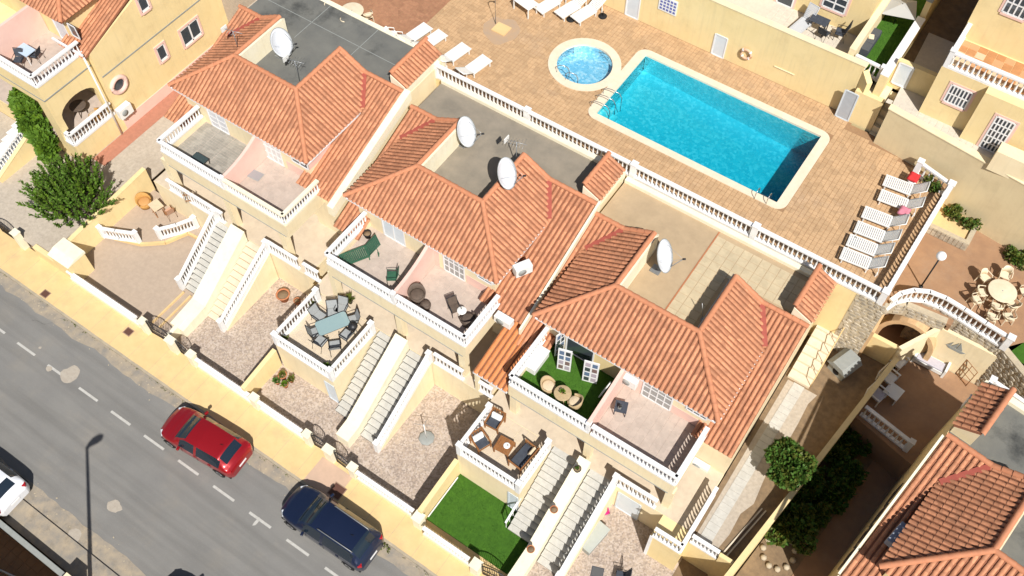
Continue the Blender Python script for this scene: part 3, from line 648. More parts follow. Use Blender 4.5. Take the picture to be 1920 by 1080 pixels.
# turf blades: one mass of short blades
def grass(name, poly, z, n, parent=None, mt=TURF, h=.05):
    mb = MB(); xs = [p[0] for p in poly]; ys = [p[1] for p in poly]; k = 0
    while k < n:
        x = random.uniform(min(xs), max(xs)); y = random.uniform(min(ys), max(ys))
        if not pip((x, y), poly): continue
        a = random.uniform(0, 6.28); b = random.uniform(.5, 1)*h; c, s_ = math.cos(a)*.012, math.sin(a)*.012; l = random.uniform(-.03, .03); l2 = random.uniform(-.03, .03)
        mb.v += [Vector((x-c, y-s_, z)), Vector((x+c, y+s_, z)), Vector((x+l, y+l2, z+b))]; q = len(mb.v); mb.f.append((q-3, q-2, q-1)); mb.sm.append(False); k += 1
    return mb.build(name, mt, parent, kind='stuff', label=None if parent else 'bright green artificial grass laid as a small lawn', cat=None if parent else 'grass')
grass('turf_grass', gp, YZ, 14000)
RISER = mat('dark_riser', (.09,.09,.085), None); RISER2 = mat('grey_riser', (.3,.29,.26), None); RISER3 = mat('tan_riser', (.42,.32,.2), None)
def stair(label, x0, x1, yb, yt, z0, z1, n, tm, rm, name='stair', group='outside stairs up to the porches', cheek=True):
    r = thing(name, label, 'stairs', (x0, yb, z0), group=group)
    for i in range(n):
        y = yb+(yt-yb)*i/n; y2 = yb+(yt-yb)*(i+1)/n; z = z0+(z1-z0)*(i+1)/n
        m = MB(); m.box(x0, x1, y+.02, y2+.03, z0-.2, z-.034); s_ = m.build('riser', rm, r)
        m = MB(); m.box(x0+.005, x1-.005, y-.0, y2+.026, z-.034, z+random.uniform(-.003, .003)); m.build('tread', tm, s_)
    if not cheek: return r
    m = MB(); yz(m, [(yb-.05, z0-.1), (yb-.05, z0+.12), (yt, z1+.02), (yt, z0-.1)], x1+.004, x1+.3); m.build('stringer', CREAM, r)
    return r
def slope_wall(label, x0, x1, pts, mt, cat='wall', name='stair_wall', group=None, cap=None, zb=0):
    """pts: (y, z) top line"""
    r = thing(name, label, cat, ((x0+x1)/2, pts[0][0], zb), group=group)
    m = MB(); yz(m, [(pts[-1][0], zb), (pts[0][0], zb)]+pts, x0, x1); m.build('wall_body', mt, r)
    m = MB()
    for a, b in zip(pts[:-1], pts[1:]): m.add([(x0-.02,a[0],a[1]+.003),(x1+.02,a[0],a[1]+.003),(x1+.02,b[0],b[1]+.003),(x0-.02,b[0],b[1]+.003),(x0-.02,a[0],a[1]+.05),(x1+.02,a[0],a[1]+.05),(x1+.02,b[0],b[1]+.05),(x0-.02,b[0],b[1]+.05)], [(0,3,2,1),(4,5,6,7),(0,1,5,4),(1,2,6,5),(2,3,7,6),(3,0,4,7)])
    m.build('coping', cap or mt, r); return r
def avx(*a): return sum(p.x for p in a)/len(a)
# ---- house 1 stairs
a, b = P(345,530,.1), P(375,560,.1); c, d = P(412,418,TZ), P(426,425,TZ)
s1ax0, s1ax1 = -32.05, -30.75
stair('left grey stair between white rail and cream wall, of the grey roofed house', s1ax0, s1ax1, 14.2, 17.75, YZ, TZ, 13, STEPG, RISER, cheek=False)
slope_wall('broad cream sloping wall between the two stairs of the grey roofed house', -30.7, -29.75, [(11.9, .75), (13.7, .95), (17.7, TZ+.85)], PALE)
s1bx0, s1bx1 = -29.7, -28.45
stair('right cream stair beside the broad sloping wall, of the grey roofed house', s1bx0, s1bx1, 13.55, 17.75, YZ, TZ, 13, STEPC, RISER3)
balustrade('sloping white balustrade left of the grey stair of the grey roofed house', [(s1ax0-.1, 14.1, YZ+.1), (s1ax0-.1, 17.8, TZ)], h=.95, sp=.21, plinth=.15, group='stair balustrades')
balustrade('sloping white balustrade right of the cream stair of the grey roofed house', [(s1bx1+.15, 13.4, YZ+.1), (s1bx1+.15, 17.8, TZ)], h=.95, sp=.21, plinth=.35, group='stair balustrades')
# ---- house 2 stairs
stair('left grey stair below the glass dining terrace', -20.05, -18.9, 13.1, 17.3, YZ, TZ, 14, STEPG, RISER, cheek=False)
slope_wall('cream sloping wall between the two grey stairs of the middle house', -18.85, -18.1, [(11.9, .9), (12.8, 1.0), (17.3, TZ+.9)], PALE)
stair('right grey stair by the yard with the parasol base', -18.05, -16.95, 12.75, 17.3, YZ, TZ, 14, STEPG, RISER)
balustrade('sloping white balustrade right of the right grey stair of the middle house', [(-16.75, 12.6, YZ+.1), (-16.75, 17.3, TZ)], h=.95, sp=.21, plinth=.3, group='stair balustrades')
# ---- house 3 stairs
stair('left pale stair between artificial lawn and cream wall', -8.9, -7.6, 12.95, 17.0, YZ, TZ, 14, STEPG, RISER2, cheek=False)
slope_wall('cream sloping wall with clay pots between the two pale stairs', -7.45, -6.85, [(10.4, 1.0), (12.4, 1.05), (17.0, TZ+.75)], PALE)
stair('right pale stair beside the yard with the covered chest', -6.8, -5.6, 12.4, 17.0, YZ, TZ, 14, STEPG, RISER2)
balustrade('sloping white balustrade right of the right pale stair nearest the arch', [(-5.45, 12.2, YZ+.1), (-5.45, 17.0, TZ)], h=.95, sp=.21, plinth=.3, group='stair balustrades')
m = MB(); s_ = thing('stair_rail', 'short white rail with black bars at the foot of the lawn stair', 'railing', (-8.95, 12.9, YZ))
m.beam((-8.98, 12.9, 1.05), (-8.98, 14.2, 1.6), .1, .06); m.build('handrail', WHITE, s_)
for k in range(5): m = MB(); m.beam((-8.98, 12.95+.3*k, .3+.13*k), (-8.98, 12.95+.3*k, 1.05+.13*k), .03, .03); m.build('bar', WHITE, s_)
# ---- raised terraces in front of the porches
def terrace(label, xl, xr, yf, yb, zt, mt, fm, rl, sp=.21):
    r = thing('terrace', label, 'terrace', ((xl+xr)/2, (yf+yb)/2, 0))
    m = MB(); m.box(xl, xr, yf, yb-.003, 0, zt-.02); m.build('terrace_wall', mt, r)
    nx = round((xr-xl)/.45); ny = round((yb-yf)/.45); tm = tile_mesh('floor_tile', (xr-xl)/nx, (yb-yf)/ny, .014, fm, .008)
    for i in range(nx):
        for j in range(ny): inst('floor_tile', tm, r, Matrix.Translation((xl+(i+.5)*(xr-xl)/nx, yf+(j+.5)*(yb-yf)/ny, zt-.02+random.uniform(0, .002))))
    balustrade(rl, [(xl+.1, yb-.4, zt), (xl+.1, yf+.1, zt), (xr-.1, yf+.1, zt), (xr-.1, yb-.35, zt)], h=1.0, sp=sp, plinth=.12, posts='all', group='terrace balustrades')
    return r
T3 = terrace('square terrace with wooden sofa set above the artificial lawn', -12.6, -8.95, 14.0, 17.0, TZ, CREAM, TERRF, 'white balustrade round the terrace with the wooden sofa set')
T2 = terrace('square terrace with glass dining set beside the two grey stairs', -24.05, -20.15, 13.6, 17.35, TZ, CREAM, TERRF, 'white balustrade round the terrace with the glass dining set')
# ---- porch front balustrades
def porch(label, pa, pb, z=TZ, y=None, **k):
    a, b = P(*pa, z+1), P(*pb, z+1); yy = y or (a.y+b.y)/2
    return balustrade(label, [(a.x, yy, z), (b.x, yy, z)], h=1.0, sp=.22, plinth=.12, group='porch balustrades', posts=k.get('posts'), m=k.get('m'))
porch('short white porch balustrade left of the wooden gate of the grey roofed house', (308, 338), (346, 372), y=h1['yp']+.1)
porch('white porch balustrade between the wooden gate and the grey stair', (352, 368), (410, 404), y=h1['yp']+.1)
porch('white porch balustrade right of the cream stair of the grey roofed house', (495, 455), (545, 497), y=h1['yp']+.1)
porch('tiny white porch balustrade beside the arched porch of the grey roofed house', (562, 498), (586, 520), y=h1['yp']+.1)
porch('white porch balustrade above the yard with the parasol base', (808, 668), (862, 704), y=h2['yp']+.1)
porch('tiny white porch balustrade beside the orange tiled porch roof', (886, 716), (911, 745), y=h2['yp']+.1)
porch('white porch balustrade above the pale door of the right yard', (1158, 900), (1227, 950), y=h3['yp']+.05)
# ---- walls between the yards
slope_wall('yellow yard wall between the lawn yard and the parasol base yard', XC-.02, XC+.2, [(10.9, 1.5), (14.0, 1.75)], YELLOW, group='yellow yard walls')
m = MB(); m.box(XC+.26, XC+.31, 11.2, 13.7, .3, .36); m.build('white_edge', WHITE, bpy.data.objects['stair_wall.00%d' % 3] if 'stair_wall.003' in bpy.data.objects else None)
slope_wall('yellow yard wall between the mosaic yard and the potted plant yard', XB+.3, XB+.52, [(11.0, 1.4), (13.6, 1.7)], YELLOW, group='yellow yard walls')
slope_wall('tall yellow boundary wall between the gravel path and the beige yard', XA0-.05, XA0+.2, [(11.3, 1.75), (18.3, 2.2)], YELLOW, group='yellow yard walls')
slope_wall('low yellow wall along the mosaic yard beside the striped step', -30.35, -30.15, [(11.1, .75), (13.6, .9)], PALE, group='yellow yard walls', name='yard_wall')
# ---- curved upper level in the beige yard
cv = [P(x, y, .35) for x, y in ((188, 432), (215, 447), (262, 458), (310, 455), (352, 437))]
cv.append(Vector((-32.2, 17.2, .35)))
poly = [(p.x, p.y) for p in cv]+[(-32.2, 18.2), (XA0+.2, 18.2)]
sheet('upper_yard', poly, .40, YARDB)
m = MB()
for p, q_ in zip(cv[:-1], cv[1:]): m.beam((p.x, p.y, .33), (q_.x, q_.y, .33), .14, .22)
struct(m.build('step_edge', PAVE))
pc = lambda *l: [P(x, y, 1.3)-Vector((0, 0, .88)) for x, y in l]
balustrade('curved white balustrade on the left of the raised beige yard', pc((186, 427), (215, 432), (252, 437)), h=.9, sp=.2, plinth=.1, group='yard balustrades')
balustrade('curved white balustrade on the right of the raised beige yard', pc((294, 430), (330, 421), (362, 409)), h=.9, sp=.2, plinth=.1, group='yard balustrades')
for i, (a_, b_) in enumerate((((345, 548), (283, 608)), ((358, 555), (298, 615)))):
    a, b = P(*a_, .12), P(*b_, .12); m = MB(); m.beam(a, b, .1, .14); struct(m.build('yard_kerb', PAVE))
# ---- street wall with white concrete balusters, gate posts and gates
def street_wall(label, pa, pb, y=11.0):
    a, b = P(*pa, 1.1), P(*pb, 1.1)
    r = thing('street_wall', label, 'wall', (a.x, y, .12), group='low street walls with white balusters')
    m = MB(); m.box(a.x, b.x, y-.11, y+.11, 0, .42); m.build('wall_base', PALE, r)
    m = MB(); m.box(a.x, b.x, y-.1, y+.1, .99, 1.12); m.build('handrail', WHITE, r)
    n = int((b.x-a.x)/.17)
    for i in range(n): inst('baluster', BALUSTER, r, Matrix.Translation((a.x+(i+.5)*(b.x-a.x)/n, y, .42)) @ Matrix.Diagonal((1.05, 1.05, .57, 1)))
    return r
street_wall('long low white street wall in front of the beige yard', (118, 514), (252, 598))
street_wall('low white street wall in front of the mosaic yard of the grey roofed house', (362, 677), (466, 742), 10.98)
street_wall('low white street wall in front of the potted plant yard', (484, 752), (568, 806), 10.98)
street_wall('low white street wall in front of the parasol base yard', (668, 884), (772, 962), 10.85)
street_wall('low white street wall with dark slots in front of the artificial lawn', (796, 985), (880, 1048), 10.45)
def gpost(label, px, py, y, h=1.3, sx=.4, sy=.36, mt=PALE):
    a = P(px, py, h); r = thing('gate_post', label, 'gate post', (a.x, y, .1), group='cream gate posts along the street')
    m = MB(); m.box(a.x-sx/2, a.x+sx/2, y-sy/2, y+sy/2, 0, h-.08); m.build('shaft', mt, r, bevel=.01)
    m = MB(); m.box(a.x-sx/2-.04, a.x+sx/2+.04, y-sy/2-.04, y+sy/2+.04, h-.079, h); m.build('cap', mt, r); return a.x
gx = [gpost('cream gate post at the right end of the long street wall', 262, 605, 11.0), gpost('cream gate post between the first pair of gates', 316, 640, 11.0, sx=.55),
      gpost('cream gate post left of the mosaic yard street wall', 352, 668, 11.0), gpost('cream post between the two white street walls above the red car', 474, 745, 11.0),
      gpost('cream gate post at the right end of the potted plant yard wall', 576, 812, 10.98), gpost('cream gate post between the second pair of gates', 616, 842, 10.95, sx=.55),
      gpost('cream gate post left of the parasol base yard wall', 660, 875, 10.9), gpost('cream gate post at the corner of the artificial lawn', 783, 970, 10.7, sx=.45, sy=.45),
      gpost('cream gate post at the right end of the lawn wall', 892, 1058, 10.4, sx=.45, sy=.45), gpost('cream gate post at the left edge of the photo', 12, 448, 11.0, 1.6)]
def gate(label, x0, x1, y, ang, h=1.35, curve=.25):
    """wrought iron gate hung at x0 turned by ang about its hinge"""
    w_ = abs(x1-x0); r = thing('iron_gate', label, 'gate', (x0, y, .12), rz=ang, group='black iron gates', local=True)
    m = MB(); top = [Vector((w_*t, 0, h+curve*math.sin(math.pi*t))) for t in [i/8 for i in range(9)]]
    m.tube(top, .03, 6); m.beam((0,0,.08), (0,0,h), .05, .05); m.beam((w_,0,.08), (w_,0,h), .05, .05); m.beam((0,0,.12), (w_,0,.12), .04, .04); m.beam((0,0,.75), (w_,0,.75), .04, .04); m.build('frame', DARKM, r)
    n = int(w_/.12)
    for i in range(1, n):
        x = w_*i/n; m = MB(); m.tube([(x,0,.12), (x,0,h+curve*math.sin(math.pi*i/n))], .012, 5); m.build('bar', DARKM, r)
    m = MB()
    for k in range(3):
        cx = w_*(k+1)/4; m.tube([(cx+.1*math.cos(a), 0, .95+.1*math.sin(a)) for a in [i*math.pi/5 for i in range(10)]], .012, 5, True)
    m.build('scroll', DARKM, r)
    return r
gate('black iron gate beside the end of the long street wall', gx[0]+.3, gx[1]-.38, 11.05, rad(4))
gate('black iron gate left of the mosaic yard street wall', gx[1]+.38, gx[2]-.28, 11.05, rad(-3))
gate('black iron gate right of the potted plant yard wall', gx[4]+.3, gx[5]-.38, 11.0, rad(4))
gate('black iron gate left of the parasol base yard wall', gx[5]+.38, gx[6]-.28, 10.95, rad(-3))
gate('black iron gate standing at the right side of the artificial lawn', gx[8]+.35, gx[8]+1.7, 10.45, rad(8))
gate('black iron gate at the left edge of the photo', gx[9]-1.9, gx[9]-.3, 11.0, 0)
p = P(103, 500, 1.6); r = thing('meter_pillar', 'stout cream pillar with sloped top beside the boundary wall', 'pillar', (p.x, 11.3, .1))
m = MB(); m.box(p.x-.8, p.x+.8, 11.0, 12.2, 0, 1.75); m.build('pillar_body', YELLOW, r, bevel=.015)
m = MB(); yz(m, [(10.95, 1.76), (12.25, 1.76), (12.25, 1.95), (11.5, 1.95)], p.x-.85, p.x+.85); m.build('cap', PALE, r)
slope_wall('low cream street wall left of the stout pillar', p.x-2.6, p.x-.85, [(11.0, .95), (11.3, .95)], YELLOW, name='street_wall')
# ---- doors and wall under the right porch
yp3 = h3['yp']
o = framed(h3['r'], 'cellar_door', PY(1153, 945, yp3).x+.05, PY(1195, 970, yp3).x, .12, 2.1, yp3, 1, 1, DOORW, DOORW)
r = thing('porch_corner', 'yellow corner block carrying the small side balustrade by the sloping path', 'wall', (-2, 16.3, 0))
m = MB(); m.box(-2.75, -1.15, 15.75, yp3-.004, 0, 2.6); m.build('wall_body', YELLOW, r); m = MB(); m.box(-2.76, -2.6, 15.72, 15.748, 0, 2.75); m.build('white_edge', WHITE, r)
balustrade('small white balustrade on the yellow corner block beside the path', [(-2.65, 15.85, 2.6), (-1.25, 15.85, 2.6), (-1.25, 19.2, 2.6)], h=1.0, sp=.22, plinth=.12, posts=None, group='porch balustrades')
o = framed(T3, 'cellar_door', -9.55, -8.99, .12, 2.05, 14.0, 1, 1, DOORW, DOORW)
o = framed(T2, 'cellar_door', -20.8, -20.2, .12, 2.05, 13.6, 1, 1, DOORW, DOORW)
m = MB(); 
# ================================================================ BALCONIES
def lowdoor(q, name, tl, tr, bl, br, cols, rows, mt, label=None, h=2.08, z=None, fm=WHITE, bars=.06):
    a = PY(*bl, q['yw']); b = PY(*br, q['yw']); c = PY(*tl, q['yw']); d = PY(*tr, q['yw'])
    xa, xb = (a.x+c.x)/2, (b.x+d.x)/2; z0 = q['zf']+.04 if z is None else z
    return framed(q['r'], name, xa, xb, z0, z0+h, q['yw'], cols, rows, mt, fm, bars=bars, label=label)
# house 3
q = h3; dv = PY(1165, 700, q['yw']-.3).x; xm = P(1107, 790, q['zf']+1.3).x
divider(q, xm, False)
balcony_rails(q, 'house nearest the arch', xm=xm)
balcony_floor(q, xm+.1, q['bx1']-.17, BALF)
xa, xb = q['bx0']+.17, xm-.1
tp = [(xa, q['by']+.17), (xb, q['by']+.17), (xb, q['yw']-.02), (xa, q['yw']-.02)]
sheet('turf_mat', tp, q['zf']+.02, TURF, q['r']); grass('turf_grass', tp, q['zf']+.02, 5000, q['r'])
framed(q['r'], 'balcony_door', PY(1062, 650, q['yw']).x, PY(1110, 690, q['yw']).x, q['zf']+.04, q['zf']+2.08, q['yw'], 1, 1, GLASS)
def leaf(q, px, py, ang, name='door_leaf', pw=.62):
    """open door leaf with six panes, hinged on the front wall"""
    a = P(px, py, q['zf']+.05); c, s_ = math.cos(ang), math.sin(ang)
    m = MB(); m.obox((a.x+c*pw/2, a.y+s_*pw/2, a.z+1.0), pw, .045, 2.0, ang); o = m.build(name, WHITE, q['r'])
    for i in range(2):
        for j in range(4):
            m = MB(); u = pw*(.27+.46*i); m.obox((a.x+c*u, a.y+s_*u, a.z+.3+.46*j), pw*.34, .06, .34, ang); m.build('pane', random.choice([GLASS, mat('pane_blue', (.12,.17,.26), None, rough=.1), mat('pane_brown', (.2,.13,.12), None, rough=.1), mat('pane_tint', (.42,.36,.4), None, rough=.1)]), o)
leaf(q, 1044, 690, rad(17), pw=.68); leaf(q, 1091, 712, rad(17), pw=.74); leaf(q, 1040, 668, rad(75), pw=.6)
lowdoor(q, 'balcony_door', (1203,727), (1262,755), (1197,772), (1245,796), 4, 4, mat('door_grey', (.34,.33,.31), (.28,.28,.27), 5, .3), h=2.0)
lowdoor(q, 'window', (1283,771), (1322,791), (1279,795), (1314,814), 3, 2, GLASS, h=.8, z=q['zf']+1.1)
m = MB(); m.box(xm+.1, PY(1197,772,q['yw']).x-.1, q['yw']-.012, q['yw']+.01, q['zf'], q['ze']-.05); m.build('pink_panel', PINK, q['r'])
m = MB(); m.box(PY(1250,790,q['yw']).x, q['x1']-.5, q['yw']-.012, q['yw']+.01, q['zf'], q['zf']+.7); m.build('pink_panel', PINK, q['r'])
m = MB(); m.box(q['bx0']+.75, xm-.1, q['yw']-.006, q['yw']+.01, q['zf'], q['ze']-.06); m.build('yellow_panel', YELLOW, q['r'])
# house 2
q = h2; xm = P(737, 550, q['zf']+1.3).x
divider(q, xm, True)
balcony_rails(q, 'middle house', xm=xm)
balcony_floor(q, q['bx0']+.17, xm-.1, BALF); balcony_floor(q, xm+.1, q['bx1']-.17, BALF)
lowdoor(q, 'balcony_door', (715,433), (762,457), (735,480), (765,497), 2, 1, DOORW)
lowdoor(q, 'balcony_door', (826,487), (872,517), (845,543), (874,560), 4, 4, mat('door_grey', (.34,.33,.31), None), h=2.05)
lowdoor(q, 'window', (897,530), (924,543), (897,550), (922,563), 2, 2, GLASS, h=.75, z=q['zf']+1.15)
m = MB(); m.box(xm+.1, PY(828,500,q['yw']).x-.1, q['yw']-.012, q['yw']+.01, q['zf'], q['ze']-.05); m.build('pink_panel', PINK, q['r'])
m = MB(); m.box(PY(876,545,q['yw']).x, q['x1']-.5, q['yw']-.012, q['yw']+.01, q['zf'], q['zf']+.7); m.build('pink_panel', PINK, q['r'])
# house 1
q = h1; xm = P(413, 335, q['zf']+1.3).x
divider(q, xm, True)
balcony_rails(q, 'grey roofed house', rm=PALE, lm='cream unpainted balustrade round the right half balcony of the grey roofed house', xm=xm)
balcony_floor(q, q['bx0']+.17, xm-.1, WOODF, .9, .16); balcony_floor(q, xm+.1, q['bx1']-.17, BALF)
lowdoor(q, 'balcony_door', (397,222), (437,245), (410,267), (435,283), 2, 5, SHUT)
lowdoor(q, 'balcony_door', (486,265), (527,292), (511,327), (546,350), 4, 4, mat('door_pale', (.6,.6,.58), None, rough=.4))
lowdoor(q, 'window', (552,300), (583,316), (552,322), (580,336), 2, 2, GLASS, h=.8, z=q['zf']+1.1)
m = MB(); m.box(xm+.1, PY(487,290,q['yw']).x-.1, q['yw']-.012, q['yw']+.01, q['zf'], q['ze']-.05); m.build('pink_panel', PINK, q['r'])
m = MB(); m.box(PY(548,340,q['yw']).x, q['x1']-.5, q['yw']-.012, q['yw']+.01, q['zf'], q['zf']+.7); m.build('pink_panel', PINK, q['r'])
m = MB(); m.box(q['x1']-.42, q['x1']-.4+.012, q['yw'], q['yw']+3.4, q['ze']-1.2, q['ze']-.2); m.build('pink_panel', PINK, q['r'])
# orange tiled porch roof between the middle and the right house
po = thing('porch_roof', 'bright orange tiled lean-to roof over the porch between the middle and right houses', 'porch roof', (-13, 18.4, 4.6))
A_, B_, C_, D_ = P(985, 590, 5.55), P(1042, 625, 5.55), P(953, 735, 4.75), P(876, 688, 4.75)
yt_ = (A_.y+B_.y)/2; yb_ = (C_.y+D_.y)/2; xl_, xr_ = (A_.x+D_.x)/2-.1, h3['bx0']-.02
pl = [Vector((xl_, yt_, 5.55)), Vector((xr_, yt_, 5.55)), Vector((xr_, yb_, 4.75)), Vector((xl_, yb_, 4.75))]
m = MB(); m.add(pl+[p-Vector((0,0,.12)) for p in pl], [(0,3,2,1),(7,4,5,6),(0,1,5,4),(1,2,6,5),(2,3,7,6),(3,0,4,7)]); prf = m.build('roof_deck', PAN, po)
for M in tile_plane(pl, (0, -1), .3): inst('roof_tile', TILEO, po, M)
m = MB(); m.beam((xl_, yb_-.02, 4.66), (xr_, yb_-.02, 4.66), .1, .14); m.build('edge_beam', WHITE, po); m = MB(); m.box(xl_, xl_+.2, yb_+.05, yb_+.25, 2.6, 4.6); m.build('post', CREAM, po)
m = MB(); m.beam((xl_, yt_+.1, 5.68), (xr_+.6, yt_+.1, 5.68), .2, .16); m.build('flashing', CREAM, po)
# tiled slab pattern on the beige flat roof
q = h3; a = P(1343, 450, q['zfl']); b = P(1243, 583, q['zfl']); xs0 = (a.x+b.x)/2
tm = tile_mesh('roof_slab', .5, .5, .02, SLAB, .02)
y = q['yR']+.25
while y < q['yback']-.3:
    x = xs0+.26
    while x < q['x0']+q['W']+.1:
        if (y > q['yB']+.3 and x < q['x0']+10.0) or x < q['xD']-.45: inst('roof_slab', tm, q['fr'], Matrix.Translation((x, y+.25, q['zfl']-.005)) @ Matrix.Rotation(random.uniform(-.01, .01), 4, 'Z'))
        x += .5
    y += .5
m = MB(); m.box(xs0-.04, xs0+.02, q['yR']+.2, q['yback']-.05, q['zfl'], q['zfl']+.03); m.build('edging', CLAY, q['fr'])
q = h1
for f in (.3, .62): m = MB(); x = ramp_lerp(q['x0'], q['x0']+11, f); m.box(x, x+.035, q['yB']+.2, q['yback'], q['zfl'], q['zfl']+.006); m.build('felt_seam', GREYB, q['fr'])
m = MB(); m.box(q['x0']-.4, q['x0']+10.2, q['yB']+1.7, q['yB']+1.735, q['zfl'], q['zfl']+.006); m.build('felt_seam', GREYB, q['fr'])
# ================================================================ DECK BALUSTRADES
xx = [P(815, 120, 8.45).x, P(990, 205, 8.45).x, P(1187, 312, 8.45).x, P(1418, 425, 8.45).x, .95]
balustrade('very long white balustrade along the near edge of the pool deck', [(x, 30.12, ZD) for x in xx], h=.95, sp=.255, plinth=.14, posts='all', rw=.2, postw=.3)
c1, c2, c3 = (1.0, 30.2, ZD), (1.17, 38.1, ZD), (-.67, 38.6, ZD)
balustrade('white balustrade behind the row of six loungers, along the brown terrace', [c1, c2], h=.95, sp=.26, plinth=.14, posts='end', rw=.2, postw=.3)
balustrade('short white balustrade at the back right corner of the pool deck', [c2, c3], h=.95, sp=.26, plinth=.14, posts='end', rw=.18, postw=.28)
ZB = 5.75
cvp = [P(x, y, ZB+.95) for x, y in ((1672, 562), (1690, 549), (1715, 543), (1745, 546), (1775, 558), (1810, 579), (1850, 605), (1896, 634))]
cvb = [Vector((p.x, p.y, ZB)) for p in cvp]
balustrade('curved white balustrade round the lower edge of the brown terrace', cvb, h=.95, sp=.26, plinth=.12, posts='end', rw=.2, postw=.3)
# brown terrace and walls below it
sheet('side_lawn', [(7.3, 32.5), (10.5, 32.5), (10.5, 36.5), (8.2, 34.6)], 5.3, TURF)
sheet('brown_terrace', [(c.x, c.y) for c in cvb]+[(7.6, 33.2), (10.5, 36.2), (10.5, 38.0), (1.05, 39.2), (1.02, 30.4)], ZB, BROWNT)
m = MB(); m.box(.9, 1.15, 30.1, 38.9, 0, ZD-.03); struct(m.build('deck_side_wall', YELLOW))
def stone_wall(label, pts, z0, z1, n_per=14):
    """pts: plan polyline; stones proud of a mortar backing, facing the street"""
    r = thing('stone_wall', label, 'wall', pts[0]+(0,) if len(pts[0]) == 2 else pts[0])
    m = MB(); sm = MB()
    for a, b in zip(pts[:-1], pts[1:]):
        a = Vector((a[0], a[1], 0)); b = Vector((b[0], b[1], 0)); d = (b-a); L_ = d.length; d.normalize(); nrm = Vector((d.y, -d.x, 0)); nb = -nrm*.35
        m.add([a+Vector((0,0,z0)), b+Vector((0,0,z0)), b+nb+Vector((0,0,z0)), a+nb+Vector((0,0,z0)), a+Vector((0,0,z1)), b+Vector((0,0,z1)), b+nb+Vector((0,0,z1)), a+nb+Vector((0,0,z1))], [(3,2,1,0),(4,5,6,7),(0,1,5,4),(1,2,6,5),(2,3,7,6),(3,0,4,7)])
        z = z0+.1
        while z < z1-.05:
            h = random.uniform(.16, .3); x = random.uniform(0, .15)
            while x < L_-.05:
                w_ = min(random.uniform(.2, .5), L_-x); k = 7; cx, cz = x+w_/2, z+h/2; o_ = random.uniform(.015, .05)
                ring1 = []; 
                for i in range(k):
                    an = 2*math.pi*i/k+random.uniform(-.25, .25); ring1.append((cx+math.cos(an)*w_*.5*random.uniform(.82, 1.02), cz+math.sin(an)*h*.5*random.uniform(.85, 1.02)))
                vs = [a+d*u+nrm*.003+Vector((0,0,v)) for u, v in ring1]+[a+d*(cx+(u-cx)*.8)+nrm*o_+Vector((0,0,cz+(v-cz)*.8)) for u, v in ring1]
                sm.add(vs, [(i, (i+1) % k, k+(i+1) % k, k+i) for i in range(k)]+[tuple(range(k, 2*k))])
                x += w_+.03
            z += h+.025
    m.build('mortar', MORTAR, r); sm.build('stones', STONE, r, kind='stuff'); return r
cw = [(p.x, p.y-.08) for p in cvb]
stone_wall('rough stone wall below the curved white balustrade', cw[3:]+[(9.3, 30.9)], 2.2, ZB-.02)
stone_wall('rough stone wall below the corner of the pool deck balustrade', [(-.15, 29.98), (1.35, 30.0)], 2.2, ZD-.05)
# arched passage
ar = thing('arched_passage', 'dark arched opening with orange trim in the stone wall', 'arch', (2.1, 31.0, 2.3))
ya_ = 31.75; arc = [(1.75+1.25*(1-math.cos(a)), 3.2+1.55*math.sin(a)) for a in [math.pi*i/12 for i in range(13)]]
inn = [(1.75, 2.2)]+arc+[(4.25, 2.2)]; out = [(1.5, 2.2)]+[(3.0+(x-3.0)*1.2, 3.2+(z-3.2)*1.17) for x, z in arc]+[(4.5, 2.2)]
m = MB(); n = len(inn)
for y in (ya_, ya_+.55): m.v += [Vector((x, y, z)) for x, z in inn]+[Vector((x, y, z)) for x, z in out]
for i in range(n-1): m.f += [(i, i+1, n+i+1, n+i), (2*n+i+1, 2*n+i, 3*n+i, 3*n+i+1), (i+1, i, 2*n+i, 2*n+i+1), (n+i, n+i+1, 3*n+i+1, 3*n+i)]
m.sm = [False]*len(m.f)
m.build('arch_trim', mat('orange_trim', (.64,.43,.23), (.56,.36,.19), 3, .9, dirt=(.4,.3,.2)), ar)
m = MB(); m.box(1.55, 1.7, ya_+.56, ya_+5, 2.2, 5.4); m.box(4.3, 4.45, ya_+.56, ya_+5, 2.2, 5.4); m.box(1.7, 4.3, ya_+4.9, ya_+5, 2.2, 5.4); m.box(1.55, 4.45, ya_+.56, ya_+4.9, 5.41, 5.6); m.build('passage_wall', BROWNT, ar)
sheet('passage_floor', [(.5, 30.9), (4.0, 30.9), (4.4, 36), (1.6, 36)], 2.29, BROWNT)
stone_wall('rough stone pier and lintel over the arched passage', [(1.35, 31.3), (1.62, 31.72), (2.2, 32.0), (4.2, 32.2)], 4.95, ZB-.02)
m = MB(); m.box(1.15, 1.5, 30.2, 31.7, 2.2, 5.0); m.build('pier', mat('orange_trim', (.64,.43,.23), None), ar)
# ================================================================ PATH, YELLOW WALLS, COURTYARD AND GARDEN ON THE RIGHT
PZ = 2.35
bl = lambda y: 1.02+(y-16.2)*.136          # garden boundary wall, splayed from the row
sheet('side_path', [(XD, 16.75), (bl(16.75), 16.75), (bl(30.6), 30.6), (XD, 30.6)], PZ, DIRT)
ragged_pts = [(.1, 16.8), (.28, 18), (.25, 19.2), (.55, 20), (.42, 21.2), (.35, 22.2), (.5, 23.5), (.5, 25), (.45, 26.3), (.62, 27)]
sheet('gravel_strip', [(XD+.25, 16.8)]+ragged_pts+[(XD+.25, 27)], PZ+.008, GRAVEL)
sp2 = thing('slab_path', 'pale slab path running along the side of the right house', 'path', (-.55, 22, PZ))
for i in range(26):
    y = 16.9+i*.39; m = MB(); m.box(-.82+.012*i*.5, -.24+.012*i*.5, y, y+.375, PZ, PZ+.03+random.uniform(-.004, .004)); m.build('slab', STEPG, sp2)
